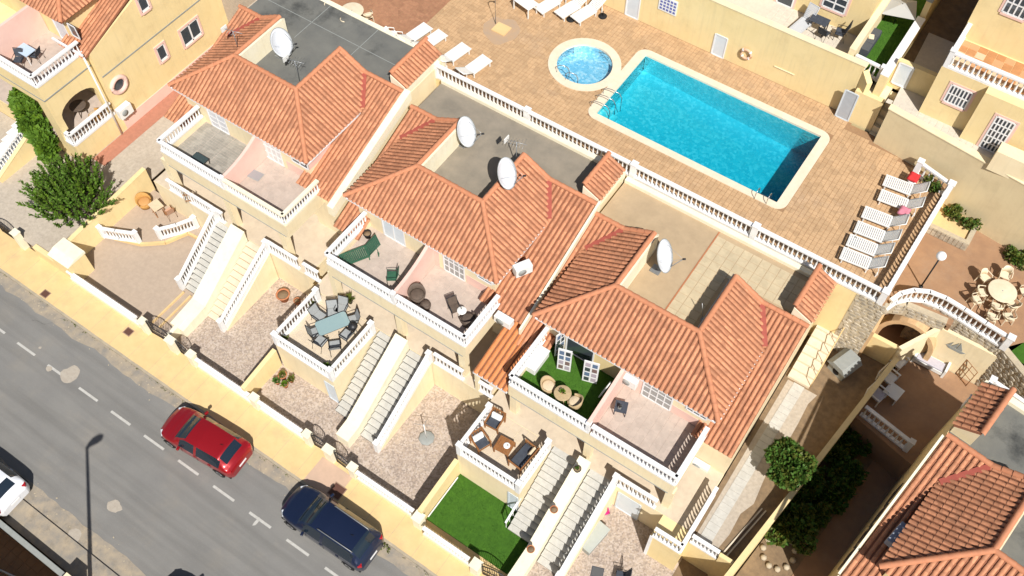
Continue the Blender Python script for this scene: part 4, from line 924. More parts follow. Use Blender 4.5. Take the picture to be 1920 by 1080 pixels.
r = thing('side_steps', 'short flight of pale steps climbing beside the tiled roof to the passage', 'stairs', (-.5, 28, PZ))
for i in range(7): y = 27.1+i*.46; m = MB(); m.box(-1.1, .1, y, 30.6 if i == 6 else y+.46, PZ-.1, PZ+.18*(i+1)); m.build('step', STEPC, r)
r = thing('stair_railing', 'thin yellow metal railing beside the short pale steps', 'railing', (.1, 28, PZ))
for xr_ in (.12, ):
    m = MB(); m.tube([(xr_, 27.2, PZ), (xr_, 27.2, PZ+1.0), (xr_, 30.0, PZ+2.2), (xr_, 30.3, PZ+2.2), (xr_, 30.3, PZ+1.2)], .03); m.build('handrail', PAVE, r)
    for k in range(1, 5): y = 27.2+k*.6; m = MB(); m.tube([(xr_, y, PZ+.2*k), (xr_, y, PZ+1+.26*k)], .022); m.build('bar', PAVE, r)
slope_wall('yellow wall across the top of the side path behind the grey kennel', .25, 2.85, [(30.62, 4.05), (30.86, 4.05)], YELLOW, name='yard_wall', zb=PZ-.1)
m = MB()
w1 = thing('boundary_wall', 'long low yellow wall between the side path and the dark garden', 'wall', (1.8, 22, 0))
for (ya, za), (yb2, zb2) in zip([(14.6, 3.1), (19.0, 3.15), (24.5, 3.3)], [(19.0, 3.15), (24.5, 3.3), (30.5, 3.5)]):
    m.add([(bl(ya),ya,0),(bl(ya)+.24,ya,0),(bl(yb2)+.24,yb2,0),(bl(yb2),yb2,0),(bl(ya),ya,za),(bl(ya)+.24,ya,za),(bl(yb2)+.24,yb2,zb2),(bl(yb2),yb2,zb2)], [(0,3,2,1),(4,5,6,7),(0,1,5,4),(1,2,6,5),(2,3,7,6),(3,0,4,7)])
m.build('wall_body', YELLOW, w1)
m = MB(); a = Vector((bl(14.6)+.12, 14.6, 3.16)); b = Vector((bl(24.5)+.12, 24.5, 3.36)); c = Vector((bl(30.5)+.12, 30.5, 3.56)); m.beam(a, b, .27, .07); m.beam(b, c, .27, .07); m.build('coping', YELLOW, w1)
slope_wall('low yellow front wall at the bottom end of the side path', .35, 1.0, [(16.55, 3.0), (16.75, 3.0)], YELLOW, name='yard_wall')
m = MB(); m.box(XD, 1.0, 16.6, 16.74, 0, PZ-.02); struct(m.build('path_retaining_wall', YELLOW))
balustrade('white balustrade panel at the bottom end of the side path', [(XD+.15, 16.68, PZ), (.3, 16.68, PZ)], h=.85, sp=.2, plinth=.15, posts=None, group='porch balustrades')
for k in range(2): m = thing('garden_plank', ['long pale plank lying in the brown soil beside the gravel', 'second pale plank lying parallel in the brown soil'][k], 'plank', (.6, 18, PZ), group='planks in the soil'); mm = MB(); mm.beam((.42+.2*k, 16.9, PZ+.04), (.98+.2*k, 20.0, PZ+.04), .07, .06); mm.build('board', STEPC, m)
# courtyard and lower garden
cyw = [(bl(27.2)+.24, 27.2), (6.6, 26.2), (8.9, 32.2), (4.1, 32.2), (bl(30.5)+.24, 30.5)]
sheet('courtyard', cyw, 2.3, BROWNT)
sheet('lower_garden', [(bl(12)+.2, 10.4), (4.8, 10.4), (6.9, 27.3), (bl(27.4)+.2, 27.4)], .25, DIRT)
sheet('garden_path', [(2.75, 10.4), (4.8, 10.4), (6.6, 26.2), (4.6, 26.5)], .27, BROWNT)
m = MB(); m.prism([(bl(27.2)+.22, 27.0), (6.6, 26.0), (6.6, 26.19), (bl(27.2)+.22, 27.19)], 0, 2.34); struct(m.build('courtyard_edge', BROWNT))
balustrade('shaded white balustrade between the courtyard and the dark garden', [(bl(27.2)+.35, 27.3, 2.3), (5.5, 26.75, 2.3)], h=.95, sp=.26, plinth=.12, posts='end', m=WHITE)
SWY = 32.25
r = thing('courtyard_wall', 'yellow courtyard wall with a relief of a sailing ship', 'wall', (6.5, 33.4, 2.3))
m = MB(); m.box(4.0, 10.5, SWY, SWY+.2, 2.2, 5.1); m.add([(2.85,30.7,2.2),(3.05,30.6,2.2),(4.2,SWY-.003,2.2),(3.98,SWY+.1,2.2),(2.85,30.7,4.25),(3.05,30.6,4.25),(4.2,SWY-.003,5.1),(3.98,SWY+.1,5.1)], [(0,3,2,1),(4,5,6,7),(0,1,5,4),(1,2,6,5),(2,3,7,6),(3,0,4,7)]); m.build('wall_body', CREAM, r)
em = MB(); ec = PY(1795, 650, SWY)
def epoly(pts): 
    vs = [(ec.x+x, SWY-.005, ec.z+z) for x, z in pts]+[(ec.x+x, SWY-.03, ec.z+z) for x, z in pts]; n = len(pts); em.add(vs, [tuple(range(n, 2*n)), tuple(range(n-1, -1, -1))]+[(i, n+i, n+(i+1) % n, (i+1) % n) for i in range(n)])
epoly([(-.5,-.2),(-.3,-.38),(.35,-.38),(.5,-.2)]); epoly([(-.25,-.15),(.0,-.15),(-.02,.35)]); epoly([(.03,-.15),(.32,-.15),(.05,.42)]); epoly([(-.45,-.15),(-.28,-.15),(-.27,.2)])
em.build('ship_relief', GREYB, r)
# ================================================================ HOUSE AT THE LOWER RIGHT (turned 8 degrees)
h4 = thing('terraced_house', 'tiled house with shaded slope at the lower right corner beside the dark garden', 'house', P(1650, 1062, 9.2), rz=rad(-8), local=True, group=None)
z4 = 9.2; h4.location.z = 0
rf4, q4 = house_roof(h4, 0, 0, z4, 9.87, lx=-.85, rx=11.1, lb=-.75)
m = MB(); m.box(.4, 9.5, .42, 6.4, 0, z4+.13)
m.prism([(-.85,.3),(.4,.3),(.4,6.4),(-.85,6.4)], 0, lambda x, y: min(zs_strip(z4, y)-.11, z4+.13)); m.prism([(9.5,.3),(11,.3),(11,6.4),(9.5,6.4)], 0, lambda x, y: min(zs_strip(z4, y)-.11, z4+.13)); m.box(-.85, 11, 6.4, 10.0, 0, z4+.13); m.build('wall', YELLOW, h4)
m = MB(); m.box(2.77,2.95,2.9,6.35,z4,z4+1.46); m.box(6.97,7.15,2.9,6.35,z4,z4+1.46); m.box(2.77,7.15,2.72,2.9,z4,z4+1.46)
xz(m, [(-.85,z4),(2.95,z4),(2.95,z4+1.45),(1.2,z4+.62),(-.85,z4+.62)], 6.36, 6.5); xz(m, [(6.97,z4),(11,z4),(11,z4+.62),(8.7,z4+.62),(6.97,z4+1.45)], 6.36, 6.5); m.build('parapet_wall', CREAM, h4)
m = MB(); m.box(2.95, 6.97, 2.9, 6.5, z4+.1, z4+.17); m.box(-.8, 11, 6.5, 9.7, z4+.1, z4+.17); m.build('flat_roof', ROOFG, h4)
m = MB(); m.box(-.85, 11, 9.7, 10, z4, z4+.4); m.build('rear_parapet', PALE, h4)
pl = [Vector((.15,6.9,z4+1.3)), Vector((-.85,6.9,z4+.7)), Vector((-.85,9.6,z4+.7)), Vector((.15,9.6,z4+1.3))]
m = MB(); m.add(pl+[p-Vector((0,0,.08)) for p in pl], [(3,2,1,0),(4,5,6,7),(0,4,7,3),(1,5,4,0),(2,6,5,1),(3,7,6,2)]); r2 = m.build('rear_roof', PAN, h4)
for M in tile_plane(pl, (-1, 0), .26): inst('roof_tile', TILEM, r2, M)
for M in ridge_run(pl[0], pl[3]): inst('ridge_tile', RIDGEM, r2, M)
m = MB(); xz(m, [(-.8,z4+.1),(.13,z4+.1),(.13,z4+1.22),(-.8,z4+.64)], 6.9, 9.6); m.build('rear_party_wall', CREAM, h4)
m = MB(); m.beam((-.95,-.7,z4-1.45), (-.95,6.3,z4+.55), .1, .12); m.beam((-.95,-.8,z4-1.5), (2.0,-.8,z4-1.5), .1, .1); m.build('verge', PALE, h4)
for i in range(4): m = MB(); m.box(-.9, -.852, 1.0+1.3*i, 1.9+1.3*i, 4.2, 5.5); m.build('window', GLASS, h4)
r = balustrade('white roof terrace balustrade behind the lower right house', [P(1822, 748, 8.4)-Vector((0,0,.9)), P(1862, 712, 8.4)-Vector((0,0,.9)), P(1935, 762, 8.4)-Vector((0,0,.9))], h=.9, sp=.26, plinth=.14, posts='all')
r2_ = thing('roof_terrace', 'yellow walled roof terrace under the white balustrade at the right edge', 'terrace', (7.5, 29, 0))
a, b, c = P(1822, 748, 8.4), P(1862, 712, 8.4), P(1935, 762, 8.4)
m = MB(); m.prism([(a.x-.1, a.y), (b.x-.1, b.y+.1), (c.x, c.y+.1), (c.x+.3, c.y-1.6), (a.x+.7, a.y-.4)], 0, 7.46); m.build('wall_body', YELLOW, r2_)
# ================================================================ HOUSE ON THE LEFT (tall gable)
GX = -43.0; z5 = 9.1
h0 = thing('terraced_house', 'left house with tall plain yellow gable, drainpipe and round window', 'house', (-48, 22, 0))
x0 = GX-11.1; y0 = PX(155, 105, GX).y+.3
rf0, q0 = house_roof(h0, x0, y0, z5, 9.87)
m = MB(); m.box(x0+.4, x0+9.5, y0+.42, y0+12, 0, z5+.13)
m.prism([(x0+9.5,y0+.1),(GX,y0+.1),(GX,y0+6.45),(x0+9.5,y0+6.45)], 0, lambda x, y: min(zs_strip(z5, y-y0)-.11, z5+.13)); m.box(x0+9.5, GX, y0+6.45, y0+12, 0, z5+2.6); m.box(GX-.3, GX, y0+3.6, y0+6.45, z5-.3, z5+.64)
m.build('wall', YELLOW, h0)
m = MB(); m.box(GX+.002, GX+.03, y0+.2, y0+12, PX(185,150,GX).z-.05, PX(185,150,GX).z+.03); m.build('string_course', GREYB, h0)
m = MB(); m.box(GX+.002, GX+.05, y0+.2, y0+12, 0, 1.75); m.build('wall_base', PINK, h0)
def xframed(parent, name, ca, cb, X, mt, sur, bars=1):
    """window on a wall facing +X"""
    (ya, za), (yb, zb) = ca, cb
    m = MB(); m.box(X-.25, X-.2, ya, yb, za, zb); m.box(X-.02, X+.012, ya, yb, za, zb); o = m.build(name, mt, parent)
    m = MB(); s_ = .14
    m.box(X, X+.07, ya-s_, ya, za-s_, zb+s_); m.box(X, X+.07, yb, yb+s_, za-s_, zb+s_); m.box(X, X+.07, ya, yb, zb, zb+s_); m.box(X, X+.12, ya, yb, za-s_, za); m.build('surround', sur, o)
    m = MB(); 
    for k in range(bars+2): y = ya+(yb-ya)*k/(bars+1); m.box(X+.013, X+.05, y-.05, y+.05, za, zb)
    m.box(X+.013, X+.05, ya, yb, za, za+.09); m.box(X+.013, X+.05, ya, yb, zb-.09, zb); m.build('frame', WHITE, o); return o
for (px, py), w_, h_, bb in (((357, 60), 1.5, 1.3, 1), ((303, 98), .62, 1.1, 0), ((268, 6), .62, 1.0, 0)):
    p = PX(px, py, GX); xframed(h0, 'window', (p.y-w_/2, p.z-h_/2), (p.y+w_/2, p.z+h_/2), GX, GLASS, PINK, bb)
p = PX(222, 158, GX); m = MB(); cc = [(GX+.0, p.y+.52*math.cos(a), p.z+.52*math.sin(a)) for a in [2*math.pi*k/20 for k in range(20)]]
m.tube([(c[0]+.05, c[1], c[2]) for c in cc], .15, 8, True); rw_ = m.build('round_window_surround', PINK, h0); m = MB(); m.add([(GX+.015, p.y+.45*math.cos(a), p.z+.45*math.sin(a)) for a in [2*math.pi*k/20 for k in range(20)]], [tuple(range(20))]); m.build('pane', GLASS, rw_)
a, b = PX(155, 107, GX), PX(255, 290, GX); m = MB(); m.tube([(GX+.09, a.y, a.z), (GX+.09, a.y, .95)], .055, 8); m.build('drainpipe', WHITE, h0)
m = MB(); m.beam((x0+8.7, y0-.35, z5-1.5), (GX+.1, y0-.35, z5-1.5), .12, .12); m.build('gutter', WHITE, h0)
def ac_unit(label, loc, rz, w_=.85, h=.6, d=.32):
    r = thing('air_conditioner', label, 'air conditioner', loc, rz=rz, group='outdoor air conditioning units', local=True)
    m = MB(); m.box(-w_/2, w_/2, -d/2, d/2, 0, h); m.build('casing', PLASTIC, r, bevel=.02)
    m = MB(); m.lathe([(.22,0),(.22,.02),(.03,.03)], (0,0,0), 14); m.xf(Matrix.Translation((-.12,-d/2-.003,h/2)) @ Matrix.Rotation(rad(90), 4, 'X')); m.build('fan_grille', GREYB, r)
    m = MB(); 
    for x in (-w_*.3, w_*.3): m.box(x-.03, x+.03, -d/2, d/2+.05, -.06, -.002)
    m.build('bracket', GREYM, r); return r
p = PX(228, 205, GX); ac_unit('air conditioning unit on the tall gable wall beside the porch', (GX+.28, p.y, p.z-.3), rad(90), .95, .75, .4)
# balcony and porch of the left house
bxr = GX-.45; by = P(60, 150, 7.9).y; zf = z5-2.3
m = MB(); m.box(x0+.6, bxr, by, by+.16, zf-.6, zf+.42); m.box(bxr-.16, bxr, by+.16, y0+.4, zf-.6, zf+.42); m.box(x0+.6, bxr-.16, by+.16, y0+.41, zf-.3, zf-.01); m.build('balcony_wall', YELLOW, h0)
m = MB(); m.box(x0+.7, bxr+.02, by-.03, by-.003, zf-.62, zf-.55); m.box(bxr+.003, bxr+.03, by, y0+.1, zf-.62, zf-.55); m.build('string_course', GREYB, h0)
balustrade('white balustrade round the balcony with the blue ball on the left house', [(-50, by+.08, zf+.42), (bxr-.08, by+.08, zf+.42), (bxr-.08, y0, zf+.42)], h=.88, sp=.24, plinth=.14, posts=None, rw=.2, group='balcony balustrades')
m = MB(); m.box(-49, bxr-.17, by+.17, y0+.4, zf-.01, zf); m.build('balcony_floor', BALF, h0)
m = MB(); m.box(-47.2, -47.0, by+.2, y0+.4, zf, zf+2.1); m.build('divider_wall', PINK, h0)
framed(h0, 'balcony_door', -45.9, -44.9, zf+.05, zf+2.05, y0+.42, 1, 1, SHUT); framed(h0, 'window', -44.4, -43.8, zf+1.0, zf+1.9, y0+.42, 1, 1, GLASS)
pz = 2.5; pyf = P(155, 270, 3.6).y
m = MB(); m.box(-52, GX-.02, pyf, y0+.415, 0, pz); m.build('porch_podium', YELLOW, h0)
m = MB(); m.box(-52, GX-.04, pyf+.02, y0+.4, pz, pz+.015); m.build('porch_floor', BALF, h0)
# arched side opening of the porch
m = MB(); ya, yb = by+.25, y0+.1; pts = [(by+.0, zf-.61), (by+.0, pz+1.0), (by+.45, pz+1.0), (by+.45, pz+1.9)]+[((by+.45+yb-.35)/2-math.cos(a)*(yb-.35-by-.45)/2, pz+1.9+math.sin(a)*.8) for a in [math.pi*i/10 for i in range(11)]]+[(yb-.35, pz), (yb, pz), (yb, zf-.61)]
yz(m, pts, bxr-.3, bxr-.02); m.box(-52, bxr-.31, by+.02, by+.3, zf-1.15, zf-.61); m.box(bxr-.9, bxr-.31, by+.02, by+.32, pz, zf-1.15); m.build('porch_arch', YELLOW, h0)
balustrade('white balustrade along the side porch of the tall gable house', [(bxr-.7, pyf+.1, pz), (GX-.1, pyf+.1, pz), (GX-.1, y0-.1, pz)], h=1.0, sp=.25, plinth=.15, posts=None, group='porch balustrades', rw=.2)
sa_, sb_ = P(2, 345, 1.0), P(28, 250, pz)
stair('white stair at the left edge of the photo behind the leafy climber', sb_.x-.9, sb_.x+.35, 13.2, pyf, 1.0, pz, 8, WHITE, STEPG)
balustrade('white patterned stair balustrade at the left edge of the photo', [(sb_.x+.5, 13.1, 1.0), (sb_.x+.5, pyf, pz)], h=.95, sp=.22, plinth=.2, group='stair balustrades')
slope_wall('yellow wall beside the white stair at the left edge', sb_.x+.62, sb_.x+.85, [(13.2, 1.3), (17, 2.9)], YELLOW)
sheet('gravel_path', [(-120, 11.1), (XA0-.06, 11.1), (XA0-.06, 21), (-36.6, 21), (-36.6, 32), (GX, 32), (GX, 17), (-120, 17)], .93, GRAVEL)
m = MB(); m.box(GX+.06, GX+1.1, 17.6, 30, .9, .945); struct(m.build('red_path_edge', mat('red_paving', (.45,.2,.13), (.38,.17,.11), 5, .85)))
# ================================================================ RETAINING WALL, HOUSES AND GARDENS BEYOND THE POOL
WT = 11.0; PZ2 = 10.1
r = thing('retaining_wall', 'long yellow retaining wall beside the pool with doors and a lifebuoy ring', 'wall', (-14, 40.5, ZD))
m = MB(); m.box(-40, -5.4, 40.45, 40.75, ZD-.3, WT); m.add([(-5.38,40.45,ZD-.3),(-4.9,40.05,ZD-.3),(-4.7,40.3,ZD-.3),(-5.2,40.75,ZD-.3),(-5.38,40.45,WT-.3),(-4.9,40.05,WT-.6),(-4.7,40.3,WT-.6),(-5.2,40.75,WT-.3)], [(0,3,2,1),(4,5,6,7),(0,1,5,4),(1,2,6,5),(2,3,7,6),(3,0,4,7)])
m.build('wall_body', YELLOW, r)
m = MB(); m.box(-40, -5.3, 40.42, 40.78, WT, WT+.06); m.build('coping', CREAM, r)
for a, b in ((( -19.3), -18.45), ((-13.6), -12.85)): framed(r, 'wall_door', a, b, ZD+.02, ZD+1.95 if a < -15 else ZD+1.5, 40.45, 1, 1, DOORW, WHITE)
# pool rules board
rb = thing('rules_board', 'white pool rules board with rows of small blue signs on the yellow wall', 'sign', (-16.7, 40.4, 9.2))
m = MB(); m.box(-17.3, -16.15, 40.4, 40.445, 8.95, 9.95); m.build('board', WHITE, rb)
BLUES = mat('sign_blue', (.12,.14,.36), None, rough=.5)
for i in range(5):
    for j in range(4): m = MB(); m.box(-17.2+.21*i, -17.06+.21*i, 40.385, 40.399, 9.06+.22*j, 9.19+.22*j); m.build('pictogram', BLUES, rb)
p = PY(1400, 100, 40.4); lb = thing('lifebuoy', 'pale orange lifebuoy ring hanging on the yellow pool wall', 'lifebuoy', p)
m = MB(); m.tube([(p.x+.3*math.cos(a), 40.34, p.z+.3*math.sin(a)) for a in [2*math.pi*k/18 for k in range(18)]], .085, 8, True); m.build('ring', mat('buoy', (.68,.42,.27), None, rough=.6), lb)
for k in range(4):
    a = math.pi/4+k*math.pi/2; m = MB(); m.tube([(p.x+.3*math.cos(a+d), 40.34, p.z+.3*math.sin(a+d)) for d in (-.12, 0, .12)], .094, 8); m.build('band', WHITE, lb)
m = MB(); m.box(-9.9, -8.7, 40.4, 40.449, 8.55, 8.6); m.build('ledge', CREAM, r)
# grey door wall, small gate and stairs
r = thing('garden_wall', 'yellow wall with a grey metal door at the corner of the pool deck', 'wall', (-4.5, 40, ZD))
m = MB(); m.box(-5.3, -3.75, 40.03, 40.3, ZD-.3, 9.7); m.build('wall_body', YELLOW, r)
p1, p2 = PY(1570, 203, 40.03), PY(1594, 217, 40.03); framed(r, 'metal_door', p1.x+.05, p2.x, ZD+.03, ZD+2.0, 40.03, 1, 1, mat('grey_door', (.42,.44,.46), (.38,.4,.42), 3, .5), DOORW)
balustrade('tiny white balustrade above the grey metal door beside the lawn', [(-6.1, 41.0, PZ2), (-4.55, 40.9, PZ2)], h=.95, sp=.25, plinth=.1, posts='end')
r = thing('gate_grille', 'small white barred gate beside the grey metal door', 'gate', (-3.9, 39.9, ZD))
a, b = P(1608, 232, ZD), P(1632, 242, ZD)
for k in range(7): q_ = a.lerp(b, k/6); m = MB(); m.tube([q_, q_+Vector((0,0,1.1))], .025, 5); m.build('bar', WHITE, r)
m = MB(); m.beam(a+Vector((0,0,1.1)), b+Vector((0,0,1.1)), .06, .06); m.beam(a+Vector((0,0,.1)), b+Vector((0,0,.1)), .06, .06); m.build('frame', WHITE, r)
r = thing('retaining_wall', 'tan retaining wall behind the brown terrace with the paved walk on top', 'wall', (1, 39, ZD))
m = MB(); m.prism([(-3.3, 39.4), (9.5, 37.75), (9.5, 38.1), (-3.3, 39.75)], 5.5, 10.05); m.build('wall_body', TAN, r); m = MB(); m.prism([(-3.35, 39.37), (9.5, 37.72), (9.5, 38.13), (-3.35, 39.78)], 10.051, 10.12); m.build('coping', CREAM, r)
sheet('upper_walk', [(-3.3, 39.76), (9.5, 38.1), (9.5, 46), (-3.7, 46)], 10.0, mat('white_paver', (.62,.55,.45), (.55,.49,.4), 5, .8))
tmw = tile_mesh('paver', .33, .33, .014, mat('white_paver', (.62,.55,.45), None), .03)
uw = bpy.data.objects['upper_walk']
for i in range(18):
    for j in range(3):
        x = -3.5+.34*i; y = 39.95-(x+3.3)*.129+.34*j
        if y < 40.15: inst('paver', tmw, uw, Matrix.Translation((x, y, 10.0)))
# upper patio and lawn
sheet('patio', [(-40, 40.76), (-6.5, 40.76), (-6.5, 52), (-40, 52)], PZ2, mat('white_paver', (.62,.55,.45), None))
for i in range(12):
    for j in range(7): inst('paver', tmw, bpy.data.objects['patio'], Matrix.Translation((-11.4+.36*i, 40.95+.36*j, PZ2)))
lw = [(-6.2, 41.0), (-4.5, 40.8), (-4.2, 52), (-6.2, 52)]
sheet('upper_lawn', lw, PZ2+.02, TURF); 
o = grass('turf_grass', lw, PZ2+.02, 7000); o['label'] = 'bright green strip of artificial grass between two walls beyond the pool'
slope_wall('cream wall between the chair patio and the green lawn strip', -6.5, -6.2, [(40.8, 11.4), (52, 11.7)], CREAM, name='garden_wall', zb=ZD, group='garden walls beyond the pool')
slope_wall('white topped wall between the lawn strip and the shaded garden', -4.5, -4.1, [(40.3, 11.1), (45.2, 11.3)], YELLOW, name='garden_wall', zb=ZD, cap=WHITE, group='garden walls beyond the pool')
slope_wall('lower end of the wall behind the lawn strip', -4.45, -4.15, [(45.3, 12.3), (54, 12.5)], YELLOW, name='garden_wall', zb=ZD, cap=GREYB, group='garden walls beyond the pool')
sheet('shaded_garden', [(-4.1, 41.6), (-2.0, 41.6), (-2.0, 54), (-4.1, 54)], 9.9, DIRT)
r = thing('garden_wall', 'yellow wall with a pale door at the front of the shaded garden', 'wall', (-3, 41.4, 10)); m = MB(); m.box(-4.1, -2.0, 41.3, 41.58, 9.7, 11.5); m.build('wall_body', YELLOW, r)
framed(r, 'door', -3.95, -3.2, 10.05, 11.45, 41.3, 1, 1, DOORW)
# house with chairs patio
r = thing('house', 'yellow house behind the patio with the dark reclining chairs', 'house', (-12, 45, PZ2))
m = MB(); m.box(-22, -6.51, 43.4, 54, PZ2-.5, 16); m.build('wall', YELLOW, r)
pa = PY(1568, 8, 43.4); framed(r, 'window', pa.x-.7, pa.x+.55, 11.1, 12.4, 43.4, 2, 3, GLASS, WHITE, PINK, bars=.08)
framed(r, 'door', -11.6, -10.7, PZ2+.03, PZ2+2.1, 43.4, 1, 1, GLASS, WHITE, PINK)
r = thing('house', 'yellow house at the top right corner with tiled upper terrace and barred windows', 'house', (2, 43, 10))
HY = 40.15
m = MB(); m.box(-2.0, 12, HY, 42.6, 9.5, 13.2); m.box(-2.0, 12, 42.6, 54, 9.5, 17); m.box(.35, 12, HY-.5, HY-.003, 9.5, 13.19); m.build('wall', YELLOW, r)
pa, pb = PY(1797, 183, HY), PY(1880, 237, HY-.5)
framed(r, 'window', pa.x-.55, pa.x+.5, pa.z-.5, pa.z+.6, HY, 6, 2, GLASS, WHITE, PINK, bars=.07)
framed(r, 'door', pb.x-.45, pb.x+.45, 10.05, 12.2, HY-.5, 5, 5, GLASS, WHITE, PINK, bars=.07)
pa = PY(1905, 12, 42.6); framed(r, 'window', pa.x-.45, pa.x+.6, pa.z-.5, pa.z+.7, 42.6, 4, 2, GLASS, WHITE, PINK, bars=.07)
tmo = [tile_mesh('terrace_tile', .45, .45, .014, mt, .01) for mt in (mat('orange_floor', (.5,.24,.1), (.42,.2,.085), 3, .7), mat('orange_floor2', (.56,.3,.15), None, rough=.7), mat('pale_floor', (.62,.46,.3), None, rough=.7))]
for i in range(12):
    for j in range(5): inst('terrace_tile', tmo[random.choice((0,0,0,1,1,2))], r, Matrix.Translation((-1.6+.45*i, HY+.35+.45*j, 13.2)))
balustrade('white balustrade along the orange tiled upper terrace at the top right', [(-1.85, 44.6, 13.2), (-1.85, HY+.12, 13.2), (8, HY+.12, 13.2)], h=.95, sp=.26, plinth=.12, posts='all', rw=.2)
r = thing('garden_wall', 'cream box wall beside the barred door at the right edge', 'wall', (4, 39.3, 10)); a = P(1890, 290, 11.2); m = MB(); m.box(a.x-.5, a.x+3, 38.55, 39.3, 9.9, 11.2); m.build('wall_body', CREAM, r)
# stone planters on the brown terrace
r = thing('stone_planter', 'low stone edged planter with two shrubs at the foot of the tan wall', 'planter', (2.5, 37.6, ZB))
a, b = P(1755, 420, ZB+.5), P(1832, 455, ZB+.5)
m = MB(); m.box(1.25, 3.4, 36.9, 37.15, ZB, ZB+.55); m.box(3.15, 3.4, 37.151, 38.6, ZB, ZB+.55); m.build('edge_wall', MORTAR, r); m = MB(); m.box(1.25, 3.15, 37.15, 38.9, ZB, ZB+.42); m.build('soil', PAVE, r)
sm = MB()
for i in range(9):
    for j in range(3): sm.obox((1.38+.23*i, 36.89, ZB+.1+.17*j), .2, .05, .14, random.uniform(-.1, .1))
sm.build('stones', STONE, r, kind='stuff')

r = thing('garden_steps', 'pale steps climbing behind the small white barred gate', 'stairs', (-3.5, 40, ZD))
for i in range(6): m = MB(); m.prism([(-3.74, 39.9+.22*i), (-3.05, 39.8+.22*i), (-3.05, 41.25), (-3.74, 41.25)], ZD-.3, ZD+.05+.4*i); m.build('step', CREAM, r)
m = MB(); m.box(-4.7, -3.76, 40.31, 41.29, ZD-.3, 9.72); struct(m.build('garden_fill', CREAM))
for nm, bx in (('left_ground', (-120, DX0, 30.2, 41, -1, 6.6)), ('left_ground', (DX0, -36.7, 28, 30.1, -1, 6.5)), ('right_ground', (9.5, 60, 31, 41, -1, 5.6))): m = MB(); m.box(*bx); struct(m.build(nm, GRAVEL))
m = MB(); m.box(-120, GX-11, 17, 30.2, -1, .9); struct(m.build('left_ground', GRAVEL))
m = MB(); m.box(4.8, 60, 10, 31, -1, .2); struct(m.build('right_ground', DIRT))
